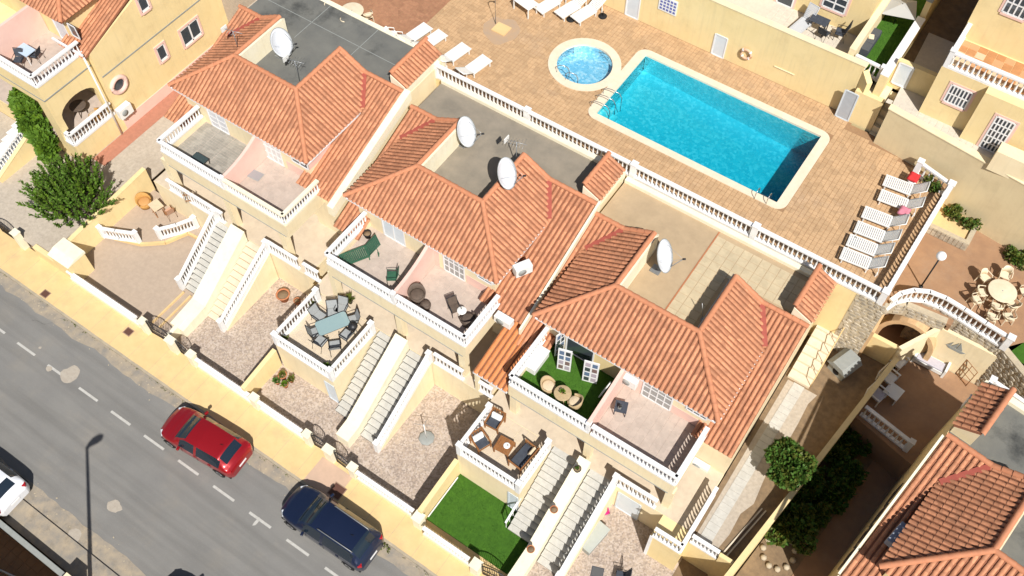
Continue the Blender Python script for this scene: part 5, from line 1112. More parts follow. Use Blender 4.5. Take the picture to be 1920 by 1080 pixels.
# ================================================================ VEHICLES
def interp(tab, t):
    for a, b in zip(tab[:-1], tab[1:]):
        if a[0] <= t <= b[0]:
            k = (t-a[0])/(b[0]-a[0]); k = k*k*(3-2*k)*.5+k*.5
            return [a[i]+(b[i]-a[i])*k for i in range(1, len(a))]
    return list(tab[-1][1:])
def car(label, loc, rz, L, Wd, Hh, paint, estate=False, roofm=None, rack=False, group='cars parked along the street'):
    r = thing('parked_car', label, 'car', loc, rz=rz, group=group, local=True)
    h, w2 = Hh/1.5, Wd/2
    #      t     wsill wbelt zbelt wroof ztop zlow
    tab = [(0.0, .60, .60, .58, .50, .64, .30), (.02, .76, .74, .66, .62, .72, .24), (.07, .92, .88, .74, .74, .83, .2), (.16, .99, .95, .84, .80, .92, .18), (.24, 1.0, .97, .92, .82, 1.01, .18),
           (.29, 1.0, .97, .94, .78, 1.15, .18), (.41, 1.0, .97, .97, .70, 1.46, .18), (.55, 1.0, .97, .98, .70, 1.50, .18), (.83 if not estate else .87, 1.0, .96, 1.0, .67, 1.45 if not estate else 1.47, .18),
           (.935 if not estate else .955, .97, .92, 1.0, .69, 1.08, .22), (.965, .92, .88, .95, .70, 1.02, .25), (.99, .82, .80, .80, .66, .88, .28), (1.0, .70, .70, .66, .58, .72, .32)]
    ws0, ws1 = .245, .405; rw0, rw1 = (.845, .925) if not estate else (.868, .95)
    ts = sorted(set([i/60 for i in range(61)]+[ws0, ws1, rw0, rw1, .01, .99]))
    rings = []
    for t in ts:
        ws, wb, zb, wr, zt, zl = interp(tab, t); x = L/2-t*L; zb *= h; zt *= h
        ws *= w2; wb *= w2; wr *= w2; cr = .05
        half = [(ws*.93, zl), (ws, .46*h), (ws*.99, zb*.86), (wb, zb), (wb*.5+wr*.5+.012, zb*.5+zt*.5), (wr, zt-.035), (wr*.86, zt), (wr*.45, zt+cr*.7), (0, zt+cr)]
        rings.append([Vector((x, -y, z)) for y, z in half]+[Vector((x, y, z)) for y, z in half[::-1][1:]])
    n = len(rings[0]); groups = {k: [] for k in ('body', 'windscreen', 'rear_window', 'side_window', 'side_window2', 'roof')}
    for j in range(len(ts)-1):
        t = (ts[j]+ts[j+1])/2
        for i in range(n-1):
            side = i in (3, 4) or i in (n-6, n-5); top = 5 <= i <= n-7
            k = 'body'
            if ws0 < t < ws1 and 6 <= i <= n-8: k = 'windscreen'
            elif rw0 < t < rw1 and 6 <= i <= n-8: k = 'rear_window'
            elif side and   .33 < t < (.86 if not estate else .9) and not (.54 < t < .56): k = 'side_window' if i < n/2 else 'side_window2'
            elif top and ws1 < t < rw0: k = 'roof'
            groups[k].append((j*n+i, j*n+i+1, (j+1)*n+i+1, (j+1)*n+i))
    vs = [p for rg in rings for p in rg]
    CG = mat('car_glass', (.012, .02, .03), None, rough=.03, spec=.8)
    def part(k, m, name=None):
        mb = MB(); used = sorted({i for f in groups[k] for i in f}); mp = {a: b for b, a in enumerate(used)}
        mb.add([vs[i] for i in used], [tuple(mp[i] for i in f) for f in groups[k]], True)
        if k == 'body':
            mb.add([rings[0][i] for i in range(n)], [tuple(range(n))]); mb.add([rings[-1][i] for i in range(n)], [tuple(range(n-1, -1, -1))])
        return mb.build(name or k, m, r)
    body = part('body', paint); part('roof', roofm or paint); part('windscreen', CG); part('rear_window', CG); part('side_window', CG); part('side_window2', CG, 'side_window')
    m = MB(); m.box(-L*.47, L*.47, -w2*.9, w2*.9, .2, .3); m.build('underbody', RUBBER, r)
    for x in (L*.5-.83, -L*.5+.8):
        for s in (-1, 1):
            m = MB(); m.lathe([(.2,-.11),(.31,-.115),(.335,-.07),(.335,.07),(.31,.115),(.2,.11)], n=20); m.xf(Matrix.Translation((x, s*(w2-.1), .335)) @ Matrix.Rotation(rad(90), 4, 'X'))
            tw = m.build('wheel', RUBBER, r)
            m = MB(); m.lathe([(.03,.0),(.2,.012),(.21,0),(.21,-.02)], n=10); m.xf(Matrix.Translation((x, s*(w2+.005), .335)) @ Matrix.Rotation(rad(90 if s < 0 else -90), 4, 'X')); m.build('rim', mat('alloy', (.5,.5,.52), None, rough=.3, metal=.8), tw)
            m = MB(); m.tube([(x+.37*math.cos(a), s*(w2+.003), .335+.37*math.sin(a)) for a in [math.pi*k/8 for k in range(9)]], .025, 5); m.build('wheel_arch', RUBBER, r)
    for s in (-1, 1):
        t = .36; x = L/2-t*L; m = MB(); m.obox((x+.02, s*(w2+.1), 1.0*h), .12, .22, .15, s*.2); m.build('mirror', paint, r, bevel=.03)
        m = MB(); m.beam((L/2-.37*L, s*(w2+.006), .62*h), (L/2-.37*L, s*(w2+.002), .93*h), .012, .012); m.beam((L/2-.572*L, s*(w2+.006), .5*h), (L/2-.572*L, s*w2*.985, .95*h), .012, .012); m.beam((L/2-.75*L, s*(w2+.006), .6*h), (L/2-.75*L, s*w2*.98, .95*h), .012, .012); m.build('door_gap', RUBBER, r)
        for t in (.53, .72): m = MB(); x = L/2-t*L; m.beam((x, s*(w2+.012), .84*h), (x-.17, s*(w2+.012), .84*h), .03, .03); m.build('door_handle', paint, r)
        ws, wb, zb, wr, zt, zl = interp(tab, .05); m = MB(); m.obox((L/2-.062*L, s*w2*.74, .69*h), .36, .2, .14, -s*.75); m.build('headlight', mat('lamp_lens', (.55,.57,.6), None, rough=.1, spec=.7), r, bevel=.03)
        m = MB(); m.obox((-L/2+.035*L, s*w2*.76, .86*h), .22, .26, .2, s*.7); m.build('tail_light', mat('tail_lens', (.35,.01,.015), None, rough=.15, spec=.6), r, bevel=.03)
        if rack: m = MB(); m.tube([(L*.02, s*w2*.63, 1.5*h), (L*.0, s*w2*.64, 1.56*h), (-L*.36, s*w2*.62, 1.54*h), (-L*.38, s*w2*.61, 1.48*h)], .025, 6); m.build('roof_rail', GREYM, r)
    m = MB(); m.obox((L/2-.004, 0, .48*h), .03, .52, .11); m.build('number_plate', WHITE, r); m = MB(); m.obox((-L/2-.006, 0, .6*h), .03, .52, .11); m.build('number_plate', WHITE, r)
    m = MB(); m.obox((L/2-.015, 0, .34*h), .06, .95, .12); m.build('front_grille', RUBBER, r)
    m = MB(); m.tube([(-L*.26, 0, 1.5*h), (-L*.31, 0, 1.62*h)], .012, 5); m.build('aerial', RUBBER, r)
    m = MB()
    for s in (-1, 1): m.beam((L/2-.265*L, s*w2*.42, 1.04*h), (L/2-.295*L, s*w2*.05-.1, 1.085*h), .02, .02)
    m.build('wiper', RUBBER, r)
    return r
def paintm(name, c, metal=.35, rough=.28): return mat(name, c, None, rough=rough, metal=metal, coat=.7, spec=.5)
RED = paintm('red_car_paint', (.33, .008, .012)); NAVY = paintm('navy_car_paint', (.012, .02, .052)); WHT = paintm('white_car_paint', (.72, .73, .75), 0); BLK = paintm('black_car_paint', (.012, .012, .014))
p = P(384, 824, .75); car('red hatchback parked facing left beside the yellow pavement', (p.x, p.y, 0), rad(184.5), 4.85, 2.06, 1.62, RED)
p = P(620, 985, .8); car('dark blue estate car with roof rails parked behind the red car', (p.x, p.y, 0), rad(181), 5.25, 2.1, 1.78, NAVY, True, rack=True)
p = P(8, 922, .9); car('white car cut by the left edge with a dark rear window', (p.x-1.75, p.y-.1, 0), rad(182), 4.9, 2.08, 1.62, WHT)
car('black car just below the photo with only its front edge showing', (-18.55, 1.2, 0), rad(179), 4.4, 1.8, 1.45, BLK)
# street lamp standing out of frame by the lower pavement; its shadow crosses the road
hL = 12.6; Ls = hL/math.tan(rad(SUN_EL)); tip = P(163, 838, 0); bx = Vector((tip.x+math.cos(rad(SUN_AZ))*Ls, tip.y+math.sin(rad(SUN_AZ))*Ls, 0))
r = thing('street_lamp', 'tall dark street lamp whose long shadow crosses the road', 'street lamp', bx)
m = MB(); m.tube([bx, bx+Vector((0,0,4)), bx+Vector((0,0,hL-.5)), bx+Vector((0,0,hL))], [.13,.11,.08,.07], 10); m.build('pole', GREYM, r)
m = MB(); m.lathe([(.18,0),(.18,.25),(.12,.4)], bx, 10); m.build('base', GREYM, r)
m = MB(); m.tube([bx+Vector((-.02,-.05,hL-.1)), bx+Vector((.05,.15,hL+.05)), bx+Vector((.12,.42,hL+.08)), bx+Vector((.2,.75,hL+.05)), bx+Vector((.22,.9,hL+.05))], [.05,.12,.18,.17,.06], 10); m.build('lamp_head', GREYM, r)
# opposite side: wall, sunken yard, house out of frame
r = thing('boundary_wall', 'dark wall along the pavement at the lower left corner of the photo', 'wall', (-28, -1, 0)); m = MB(); m.box(-60, 40, -1.05, -.85, -1.6, .75); m.build('wall_body', YELLOW, r); m = MB(); m.box(-60, 40, -1.08, -.82, .75, .82); m.build('coping', GREYB, r)
sheet('sunken_yard', [(-60, -12), (40, -12), (40, -1.05), (-60, -1.05)], -1.5, BROWNT)
tmy = tile_mesh('yard_slab', .5, .5, .02, BROWNT, .03); sy_ = bpy.data.objects['sunken_yard']
for i in range(16):
    for j in range(7): inst('yard_slab', tmy, sy_, Matrix.Translation((-31.5+.5*i, -1.4-.5*j, -1.5)) @ Matrix.Rotation(random.uniform(-.015,.015), 4, 'X'))
r = thing('gate_pier', 'pier of the lower left wall that shades the pavement', 'pillar', (-24.7, -1, 0)); m = MB(); m.box(-24.5, -23.8, -1.3, -.8, -1.5, 1.35); m.build('pier_body', YELLOW, r); m = MB(); m.box(-24.55, -23.75, -1.35, -.75, 1.35, 1.45); m.build('cap', CREAM, r)
r = thing('metal_railing', 'white railing in the shaded yard at the lower left corner', 'railing', (-28, -3, -1.5)); a, b = P(-10, 1064, -.5), P(34, 1084, -.5); m = MB(); m.tube([a, b], .04); m.build('handrail', WHITE, r)
for k in range(4): q_ = a.lerp(b, k/3); m = MB(); m.tube([q_, q_+Vector((0,0,-1))], .03); m.build('post', WHITE, r)
r = thing('house', 'house across the road, out of the photo, that shades the lower left yard', 'house', (-20, -9, -1.5)); m = MB(); m.box(-45, 40, -14, -4.6, -1.6, 6.3); m.build('wall', YELLOW, r)
m = MB(); xz(m, [(-45.4, 6.31), (40.4, 6.31), (40.4, 6.45), (-45.4, 6.45)], -14.3, -4.3); m.build('roof', TILE, r)
# ================================================================ ROOF EQUIPMENT
def dish(label, pxy, zr, base_dx=(-.35, .1), rr=.78, h=1.05):
    c = P(*pxy, zr+h); ax = Vector((.85, .2, .48)).normalized(); r = thing('satellite_dish', label, 'satellite dish', (c.x, c.y, zr), group='large white satellite dishes on the roofs')
    u = ax.cross(Vector((0, 0, 1))).normalized(); v = u.cross(ax)
    vs = []; fs = []; nr, na = 5, 28
    for back in (0, 1):
        for i in range(nr+1):
            rho = rr*i/nr if i else .001
            for k in range(na):
                a = 2*math.pi*k/na; vs.append(c+u*math.cos(a)*rho+v*math.sin(a)*rho*1.06+ax*(.22*(rho/rr)**2-.22-back*.02))
    o = (nr+1)*na
    for i in range(nr):
        for k in range(na):
            a, b, d, e = i*na+k, i*na+(k+1) % na, (i+1)*na+(k+1) % na, (i+1)*na+k
            fs += [(a, e, d, b), (o+a, o+b, o+d, o+e)]
    for k in range(na): fs.append((nr*na+k, o+nr*na+k, o+nr*na+(k+1) % na, nr*na+(k+1) % na))
    m = MB(); m.add(vs, fs, True); m.build('reflector', DISH, r)
    m = MB(); m.tube([c+u*math.cos(a)*rr+v*math.sin(a)*rr*1.06 for a in [2*math.pi*k/28 for k in range(28)]], .018, 5, True); m.build('rim', GREYB, r)
    lnb = c+ax*.85-v*.25; m = MB(); m.tube([c-v*rr*1.0, lnb], .022, 6); m.tube([c+u*rr*.7+v*.2, lnb], .008, 4); m.tube([c-u*rr*.7+v*.2, lnb], .008, 4); m.build('arm', GREYM, r)
    m = MB(); m.tube([lnb-ax*.02, lnb+ax*.12], .05, 8); m.build('feed_horn', DARKM, r)
    b = c-ax*.3; m = MB(); m.tube([c-ax*.24, b, (b.x, b.y, zr)], .035, 8); m.box(b.x-.25, b.x+.25, b.y-.25, b.y+.25, zr, zr+.06); m.build('mount', GREYM, r); return r
dish('white satellite dish on the dark grey flat roof', (528, 80), h1['zfl'])
dish('white satellite dish nearer the cream wall on the brown flat roof', (875, 247), h2['zfl'])
dish('white satellite dish with a large black shadow on the brown flat roof', (951, 325), h2['zfl'], h=1.9)
dish('white satellite dish on the beige flat roof', (1247, 480), h3['zfl'], rr=.8, h=1.35)
def antenna(label, pxy, z0, h, tilt=(0, 0), n=6):
    c = P(*pxy, z0); r = thing('tv_antenna', label, 'antenna', c, group='TV antennas on the roofs'); t = c+Vector((tilt[0], tilt[1], h))
    m = MB(); m.tube([c, t], .025, 6); m.build('mast', GREYM, r)
    m = MB(); d = Vector((.8, .2, 0)); m.tube([t-d*.6, t+d*.7], .015, 5)
    for k in range(n): q_ = t-d*.5+d*.2*k; s = Vector((-.2, .8, 0))*(.28+.03*k); m.tube([q_-s, q_+s], .009, 4)
    m.build('boom', GREYM, r); m = MB(); m.obox(t-d*.65, .05, .4, .3); m.build('reflector', PLASTIC, r)
antenna('TV antenna on the tiled ridge next to the tall gable', (447, 92), h1['ze']+1.0, 1.3, n=5)
antenna('TV antenna beside the dish on the dark grey flat roof', (562, 152), h1['zfl'], 1.5)
antenna('TV antenna on the brown flat roof behind the second dish', (968, 312), h2['zfl'], 1.9)
c = P(1318, 600, h3['zfl']); r = thing('roof_mast', 'thin bare mast leaning on the slab covered flat roof', 'mast', c); m = MB(); m.tube([c, c+Vector((-.3, .1, 1.1))], .02); m.build('mast', GREYM, r); m = MB(); m.box(c.x-.1, c.x+.1, c.y-.1, c.y+.1, c.z, c.z+.05); m.build('foot', GREYM, r)
p = P(980, 500, 7.6); ac_unit('air conditioning unit on the tiled side roof of the middle house', (p.x, p.y, 7.15), rad(60), .9, .6, .45)
p = P(945, 600, 6.0); ac_unit('air conditioning unit above the orange porch roof', (p.x, p.y, 5.75), 0, .95, .5, .4)
p = PY(1180, 715, h3['yw']-.2); ac_unit('air conditioning unit under the eaves beside the pink divider', (p.x, h3['yw']-.2, p.z-.25), 0)
p = PY(1312, 872, h3['y0']-.1); ac_unit('air conditioning unit on the cream wall by the side balustrade', (p.x, h3['y0']-.1, p.z-.3), 0, .95, .55)
# ================================================================ FURNITURE BUILDERS (local coordinates, feet at z 0)
def lounger(label, pxy, z, rz, group, slats=True, back=.55, mt=PLASTIC, seatw=.62):
    c = P(*pxy, z+.3); r = thing('sun_lounger', label, 'sun lounger', (c.x, c.y, z), rz=rz, group=group, local=True); r.scale = (1.12, 1.16, 1.1)
    m = MB()
    for s in (-1, 1): m.beam((-.95, s*seatw/2, .3), (.35, s*seatw/2, .3), .05, .06)
    for x in (-.92, .34): m.beam((x, -seatw/2, .3), (x, seatw/2, .3), .05, .05)
    m.build('frame', mt, r)
    for x in (-.8, .3, .75):
        for s in (-1, 1): m = MB(); m.beam((x, s*(seatw/2-.02), 0), (x, s*(seatw/2-.02), .29), .05, .05); m.build('leg', mt, r)
    n = 14
    if slats:
        for i in range(n): m = MB(); x = -.9+.088*i; m.box(x, x+.066, -seatw/2+.03, seatw/2-.03, .325, .345); m.build('slat', mt, r)
    else: m = MB(); m.box(-.93, .33, -seatw/2+.03, seatw/2-.03, .32, .35); m.build('seat', mt, r, bevel=.01)
    a = rad(12+back*60); ca, sa = math.cos(a), math.sin(a)
    bk = MB()
    bk.tube([(.34, -seatw/2+.02, .34), (.34+.78*ca, -seatw/2+.02, .34+.78*sa), (.34+.78*ca, seatw/2-.02, .34+.78*sa), (.34, seatw/2-.02, .34)], .028, 5)
    bo = bk.build('backrest', mt, r)
    for i in range(9):
        u = .03+.085*i; m = MB(); m.obox((.34+u*ca+.02, 0, .35+u*sa), .066, seatw-.08, .02, 0, 0, -a); m.build('slat', mt, bo)
    m = MB(); m.beam((.34+.5*ca, -seatw/2+.05, .34+.5*sa), (.8, -seatw/2+.05, .1), .03, .03); m.beam((.34+.5*ca, seatw/2-.05, .34+.5*sa), (.8, seatw/2-.05, .1), .03, .03); m.build('back_strut', mt, r)
    return r
def mono_chair(label, loc, rz, group, mt=CANVAS, armrest=True):
    r = thing('garden_chair', label, 'chair', loc, rz=rz, group=group, local=True)
    m = MB(); m.prism([(-.24,-.22),(.22,-.25),(.24,0),(.22,.25),(-.24,.22)], .41, .45); m.build('seat', mt, r)
    m = MB(); vs = []; n = 8
    for j, (z, rr_, xo) in enumerate(((.44,.25,0),(.62,.27,-.03),(.82,.26,-.08))):
        for i in range(n+1): a = math.pi*.62+(math.pi*.76)*i/n; vs.append((xo+rr_*math.cos(a), rr_*math.sin(a), z-(.10 if j == 2 and i in (0, n) else 0)))
    fs = [(j*(n+1)+i, j*(n+1)+i+1, (j+1)*(n+1)+i+1, (j+1)*(n+1)+i) for j in range(2) for i in range(n)]
    m.add(vs, fs, True); bo = m.build('backrest', mt, r); sd_ = bo.modifiers.new('thick', 'SOLIDIFY'); sd_.thickness = .025
    for x in (-.2, .2):
        for s in (-1, 1): m = MB(); m.beam((x*1.15, s*.25, 0), (x, s*.22, .42), .045, .045); m.build('leg', mt, r)
    if armrest:
        for s in (-1, 1): m = MB(); m.tube([(.2, s*.26, .43), (.18, s*.28, .63), (-.12, s*.28, .65), (-.24, s*.2, .68)], .025, 6); m.build('armrest', mt, r)
    return r
def round_table(label, loc, rr, mt, group=None, h=.73, cat='table', name='round_table', hole=True):
    r = thing(name, label, cat, loc, group=group, local=True)
    m = MB(); m.lathe([(rr*.97,h-.04),(rr,h-.02),(rr,h),(rr*.96,h+.006),(.03,h+.006)], n=28); m.build('tabletop', mt, r)
    for k in range(4): a = math.pi/4+k*math.pi/2; m = MB(); m.beam((rr*.75*math.cos(a), rr*.75*math.sin(a), 0), (rr*.55*math.cos(a), rr*.55*math.sin(a), h-.04), .05, .05); m.build('leg', mt, r)
    if hole: m = MB(); m.lathe([(.035,h+.007),(.03,h+.012)], n=10); m.build('parasol_hole', GREYB, r)
    return r
def frame_chair(label, loc, rz, group, fab=GREYF, fr=DARKM, wdt=.5, arms=True, tall=.95, name='garden_chair'):
    r = thing(name, label, 'chair', loc, rz=rz, group=group, local=True); w2 = wdt/2
    m = MB()
    for s in (-1, 1):
        m.tube([(.25, s*w2, 0), (.24, s*w2, .62), (-.2, s*w2, .64), (-.26, s*w2, .62)], .018, 6); m.tube([(-.34, s*w2, 0), (-.2, s*w2, .42), (-.38, s*w2, tall)], .018, 6); m.tube([(-.2, s*w2, .42), (.25, s*w2, .43)], .018, 6)
    m.tube([(-.38, -w2, tall), (-.38, w2, tall)], .018, 6); m.build('frame', fr, r)
    m = MB(); m.obox((.02, 0, .43), .46, wdt-.04, .025); m.build('seat', fab, r); m = MB(); m.obox((-.29, 0, .43+(tall-.43)/2), .025, wdt-.04, tall-.48, 0, 0, -.33); m.build('backrest', fab, r)
    return r
def wicker_chair(label, loc, rz, group, mt=WICK, cush=CUSHB, rr=.36):
    r = thing('wicker_chair', label, 'chair', loc, rz=rz, group=group, local=True)
    m = MB(); m.lathe([(rr*.8,0),(rr*.9,.2),(rr,.36),(rr*.9,.38)], n=18); m.build('base', mt, r)
    m = MB(); n = 14; vs = []
    for k, sc in ((0, 1.0), (1, .86)):
        for i in range(n+1): a = math.pi*.35+math.pi*1.3*i/n; hh = .38+.42*max(.35, math.sin(math.pi*i/n)); vs += [(rr*sc*math.cos(a), rr*sc*math.sin(a), .34), (rr*sc*math.cos(a)*1.08, rr*sc*math.sin(a)*1.08, hh)]
    o = 2*(n+1); fs = []
    for i in range(n): a = 2*i; fs += [(a, a+2, a+3, a+1), (o+a, o+a+1, o+a+3, o+a+2), (a+1, a+3, o+a+3, o+a+1)]
    m.add(vs, fs, True); m.build('backrest', mt, r)
    m = MB(); m.lathe([(.05,.385),(rr*.8,.385),(rr*.82,.43),(rr*.7,.46),(.05,.465)], n=16); m.build('cushion', cush, r); return r
def armchair(label, loc, rz, w_, group, wood=WOOD, cush=CUSH, pill=None, d=.72):
    r = thing('wooden_armchair' if w_ < 1 else 'wooden_sofa', label, 'armchair' if w_ < 1 else 'sofa', loc, rz=rz, group=group, local=True)
    for x in (-d/2, d/2):
        for s in (-1, 1): m = MB(); m.beam((x, s*w_/2, 0), (x-(.08 if x < 0 else 0), s*w_/2, .85 if x < 0 else .62), .06, .06); m.build('leg', wood, r)
    for s in (-1, 1): m = MB(); m.beam((-d/2-.06, s*w_/2, .62), (d/2+.05, s*w_/2, .64), .08, .035); m.build('armrest', wood, r)
    m = MB(); m.beam((-d/2, -w_/2, .33), (-d/2, w_/2, .33), .05, .06); m.beam((d/2, -w_/2, .33), (d/2, w_/2, .33), .05, .06); m.beam((-d/2-.08, -w_/2, .84), (-d/2-.08, w_/2, .84), .05, .09); m.build('seat_frame', wood, r)
    n = int(w_/.13)
    for i in range(n): y = -w_/2+(i+.5)*w_/n; m = MB(); m.beam((-d/2-.01, y, .35), (-d/2-.07, y, .8), .05, .02); m.build('slat', wood, r)
    m = MB(); m.box(-d/2+.06, d/2-.02, -w_/2+.05, w_/2-.05, .36, .47); m.build('cushion', cush, r, bevel=.03)
    if pill: m = MB(); m.obox((-d/2+.16, 0 if w_ < 1 else -w_*.3, .6), .14, w_-.16 if w_ < 1 else .45, .36, 0, 0, -.35); m.build('pillow', pill, r, bevel=.04)
    return r
def pot(label, loc, rr=.2, h=.35, mt=CLAY, plant=None, group=None, ph=.45, n=120, spiky=False):
    r = thing('plant_pot' if not plant else 'potted_plant', label, 'plant pot' if not plant else 'potted plant', loc, group=group, local=True)
    m = MB(); m.lathe([(rr*.65,0),(rr*.95,h*.85),(rr*1.05,h*.87),(rr*1.05,h),(rr*.88,h),(rr*.85,h*.88),(.02,h*.86)], n=16); m.build('pot', mt, r)
    m = MB(); m.lathe([(rr*.84,h*.8),(rr*.84,h*.9),(.01,h*.92)], n=12); m.build('soil', DIRT, r)
    if plant:
        mb = MB()
        for i in range(n):
            a = random.uniform(0, 6.28); el = random.uniform(.2, 1.4); l = ph*random.uniform(.5, 1.05); d = Vector((math.cos(a)*math.cos(el), math.sin(a)*math.cos(el), math.sin(el)))
            b = Vector((0, 0, h*.9))+d*l*random.uniform(.25, .6) if not spiky else Vector((0, 0, h*.9)); t = b+d*l*(.5 if not spiky else 1); s = d.cross(Vector((random.uniform(-1,1), random.uniform(-1,1), 1))).normalized()*(.06 if not spiky else .035); mid = (b+t)/2+Vector((0,0,.03))
            mb.add([b, mid-s, t, mid+s], [(0,1,2,3)])
        mb.build('leaves', plant, r)
    return r
def parasol_base(label, pxy, z, group='black parasol bases'):
    c = P(*pxy, z); r = thing('parasol_weight', label, 'parasol weight', c, group=group, local=True)
    m = MB(); m.lathe([(.25,0),(.26,.05),(.22,.09),(.06,.11)], n=18); m.build('weight', RUBBER, r); m = MB(); m.tube([(0,0,.1),(0,0,.4)], .03, 8); m.build('tube', DARKM, r); return r
# ================================================================ FURNITURE IN PLACE
Lr = 'white slatted sun loungers at the right end of the deck'
ang = math.atan2(P(1665, 508, ZD+.4).y-P(1590, 478, ZD+.4).y, P(1665, 508, ZD+.4).x-P(1590, 478, ZD+.4).x)
for i, (px, py, t) in enumerate(((1696, 352, 'farthest white slatted lounger, beside the red towel'), (1687, 380, 'white slatted lounger just beyond the pink towel'), (1657, 412, 'white slatted lounger on the near side of the pink towel'),
      (1643, 440, 'fourth white slatted lounger counted from the red towel'), (1629, 465, 'fifth white slatted lounger counted from the red towel'), (1617, 490, 'white slatted lounger nearest the deck corner'))):
    lounger(t, (px, py), ZD, ang, Lr)
def towel(label, pxy, z, mt, w_=.6, l=.55):
    c = P(*pxy, z); r = thing('towel', label, 'towel', c, local=True); n = 8; vs = []
    for i in range(n+1):
        for j in range(n+1):
            x, y = -l/2+l*i/n, -w_/2+w_*j/n; e = max(abs(x)/(l/2), abs(y)/(w_/2)); vs.append((x, y, .36+.05*noise.noise(Vector((x*5, y*5, 1)))-.3*max(0, e-.75)*1.6))
    m = MB(); m.add(vs, [(i*(n+1)+j, (i+1)*(n+1)+j, (i+1)*(n+1)+j+1, i*(n+1)+j+1) for i in range(n) for j in range(n)], True)
    o = m.build('cloth', mt, r); s = o.modifiers.new('thick', 'SOLIDIFY'); s.thickness = .015
towel('red towel over a small table beside the farthest lounger', (1710, 338), ZD+.35, REDT); towel('pink towel draped between the slatted loungers', (1692, 402), ZD+.35, PINKT)
for i, (px, py, a) in enumerate(((1710, 340, 'side table under the red towel'), (1693, 404, 'side table under the pink towel'))): c = P(px, py, ZD+.3); round_table('small white '+a, (c.x, c.y, ZD), .26, PLASTIC, h=.42, hole=False)
parasol_base('black parasol base beside the slatted loungers', (1600, 453), ZD)
Ll = 'white loungers on the left part of the deck'
for i, (px, py, t) in enumerate(((778, 66, 'white lounger nearest the small white chairs, beside the grey roof'), (806, 79, 'white lounger second from the small white chairs'), (850, 104, 'white lounger behind the end post of the long balustrade'), (889, 127, 'white lounger nearest the paddling pool among those by the long balustrade'))):
    lounger(t, (px, py), ZD, rad(-100), Ll, slats=False, back=.35)
for i, (px, py, t) in enumerate(((1034, 6, 'leftmost white lounger of the top edge group'), (1072, 14, 'middle white lounger of the top edge group'), (1102, 22, 'white lounger nearest the yellow wall door'))): lounger(t, (px, py), ZD, rad(75), 'white loungers at the top edge of the deck', slats=False, back=.3)
c = P(985, 3, ZD+.7); r = thing('white_table', 'white rectangular plastic table at the top edge of the deck', 'table', (c.x, c.y, ZD), rz=rad(-12), local=True)
m = MB(); m.box(-.7,.7,-.42,.42,.7,.74); m.build('tabletop', PLASTIC, r, bevel=.02)
for x in (-.6,.6):
    for y in (-.35,.35): m = MB(); m.beam((x,y,0),(x,y,.69),.06,.06); m.build('leg', PLASTIC, r)
parasol_base('black parasol base between two top edge loungers', (1070, 37), ZD); parasol_base('black parasol base beside the yellow wall', (1130, 31), ZD); parasol_base('black parasol base at the corner of the grey roof', (811, 99), ZD)
c = P(660, 20, ZD+.7); round_table('cream round garden table behind the dark grey roof', (c.x, c.y, ZD), .68, CANVAS)
for px, py, a, t in ((620, 18, 0, 'cream garden chair left of the round table behind the grey roof'), (690, 30, 150, 'cream garden chair right of the round table behind the grey roof'), (650, 44, 70, 'cream garden chair on the near side of the round table behind the grey roof')): c = P(px, py, ZD+.4); mono_chair(t, (c.x, c.y, ZD), rad(a), 'cream chairs behind the grey roof')
for px, py, t in ((732, 64, 'small white chair beside the loungers, nearer the round table'), (748, 72, 'small white chair touching the first lounger')): c = P(px, py, ZD+.4); mono_chair(t, (c.x, c.y, ZD), rad(30), 'small white chairs on the deck', PLASTIC)
# globe lamp and dining group on the brown terrace
gp_ = P(1765, 480, ZB+2.75); r = thing('globe_lamp', 'white globe lamp on a thin dark post on the brown terrace', 'garden lamp', (gp_.x, gp_.y, ZB))
m = MB(); m.tube([(gp_.x, gp_.y, ZB), (gp_.x, gp_.y, ZB+2.55)], .04, 8); m.build('post', DARKM, r); m = MB(); m.lathe([(.1,0),(.1,.06)], (gp_.x, gp_.y, ZB), 10); m.build('foot', DARKM, r)
m = MB(); m.lathe([(.03,-.24)]+[(.24*math.cos(a), .24*math.sin(a)) for a in [rad(-70+10*k) for k in range(17)]], (gp_.x, gp_.y, ZB+2.75), 18); m.build('globe', mat('globe_white', (.8,.8,.8), None, rough=.25), r)
tc = P(1880, 545, ZB+.73); round_table('cream round table on the brown terrace with chairs all round', (tc.x, tc.y, ZB), .7, CANVAS)
for i, (px, py, t) in enumerate(((1848, 518, 'cream chair left of the terrace table, farther one'), (1887, 513, 'cream chair behind the terrace table'), (1842, 546, 'cream chair left of the terrace table, middle one'), (1832, 560, 'cream chair left of the terrace table, low in front'), (1870, 573, 'cream chair on the near side of the terrace table, left one'), (1900, 570, 'cream chair on the near side of the terrace table, right one'), (1893, 592, 'cream chair standing back from the terrace table near the curve'), (1862, 592, 'cream chair closest to the curved balustrade'), (1925, 545, 'cream chair at the right edge of the terrace table'))):
    c = P(px, py, ZB+.55); mono_chair(t, (c.x, c.y, ZB), math.atan2(tc.y-c.y, tc.x-c.x), 'cream chairs round the terrace table')
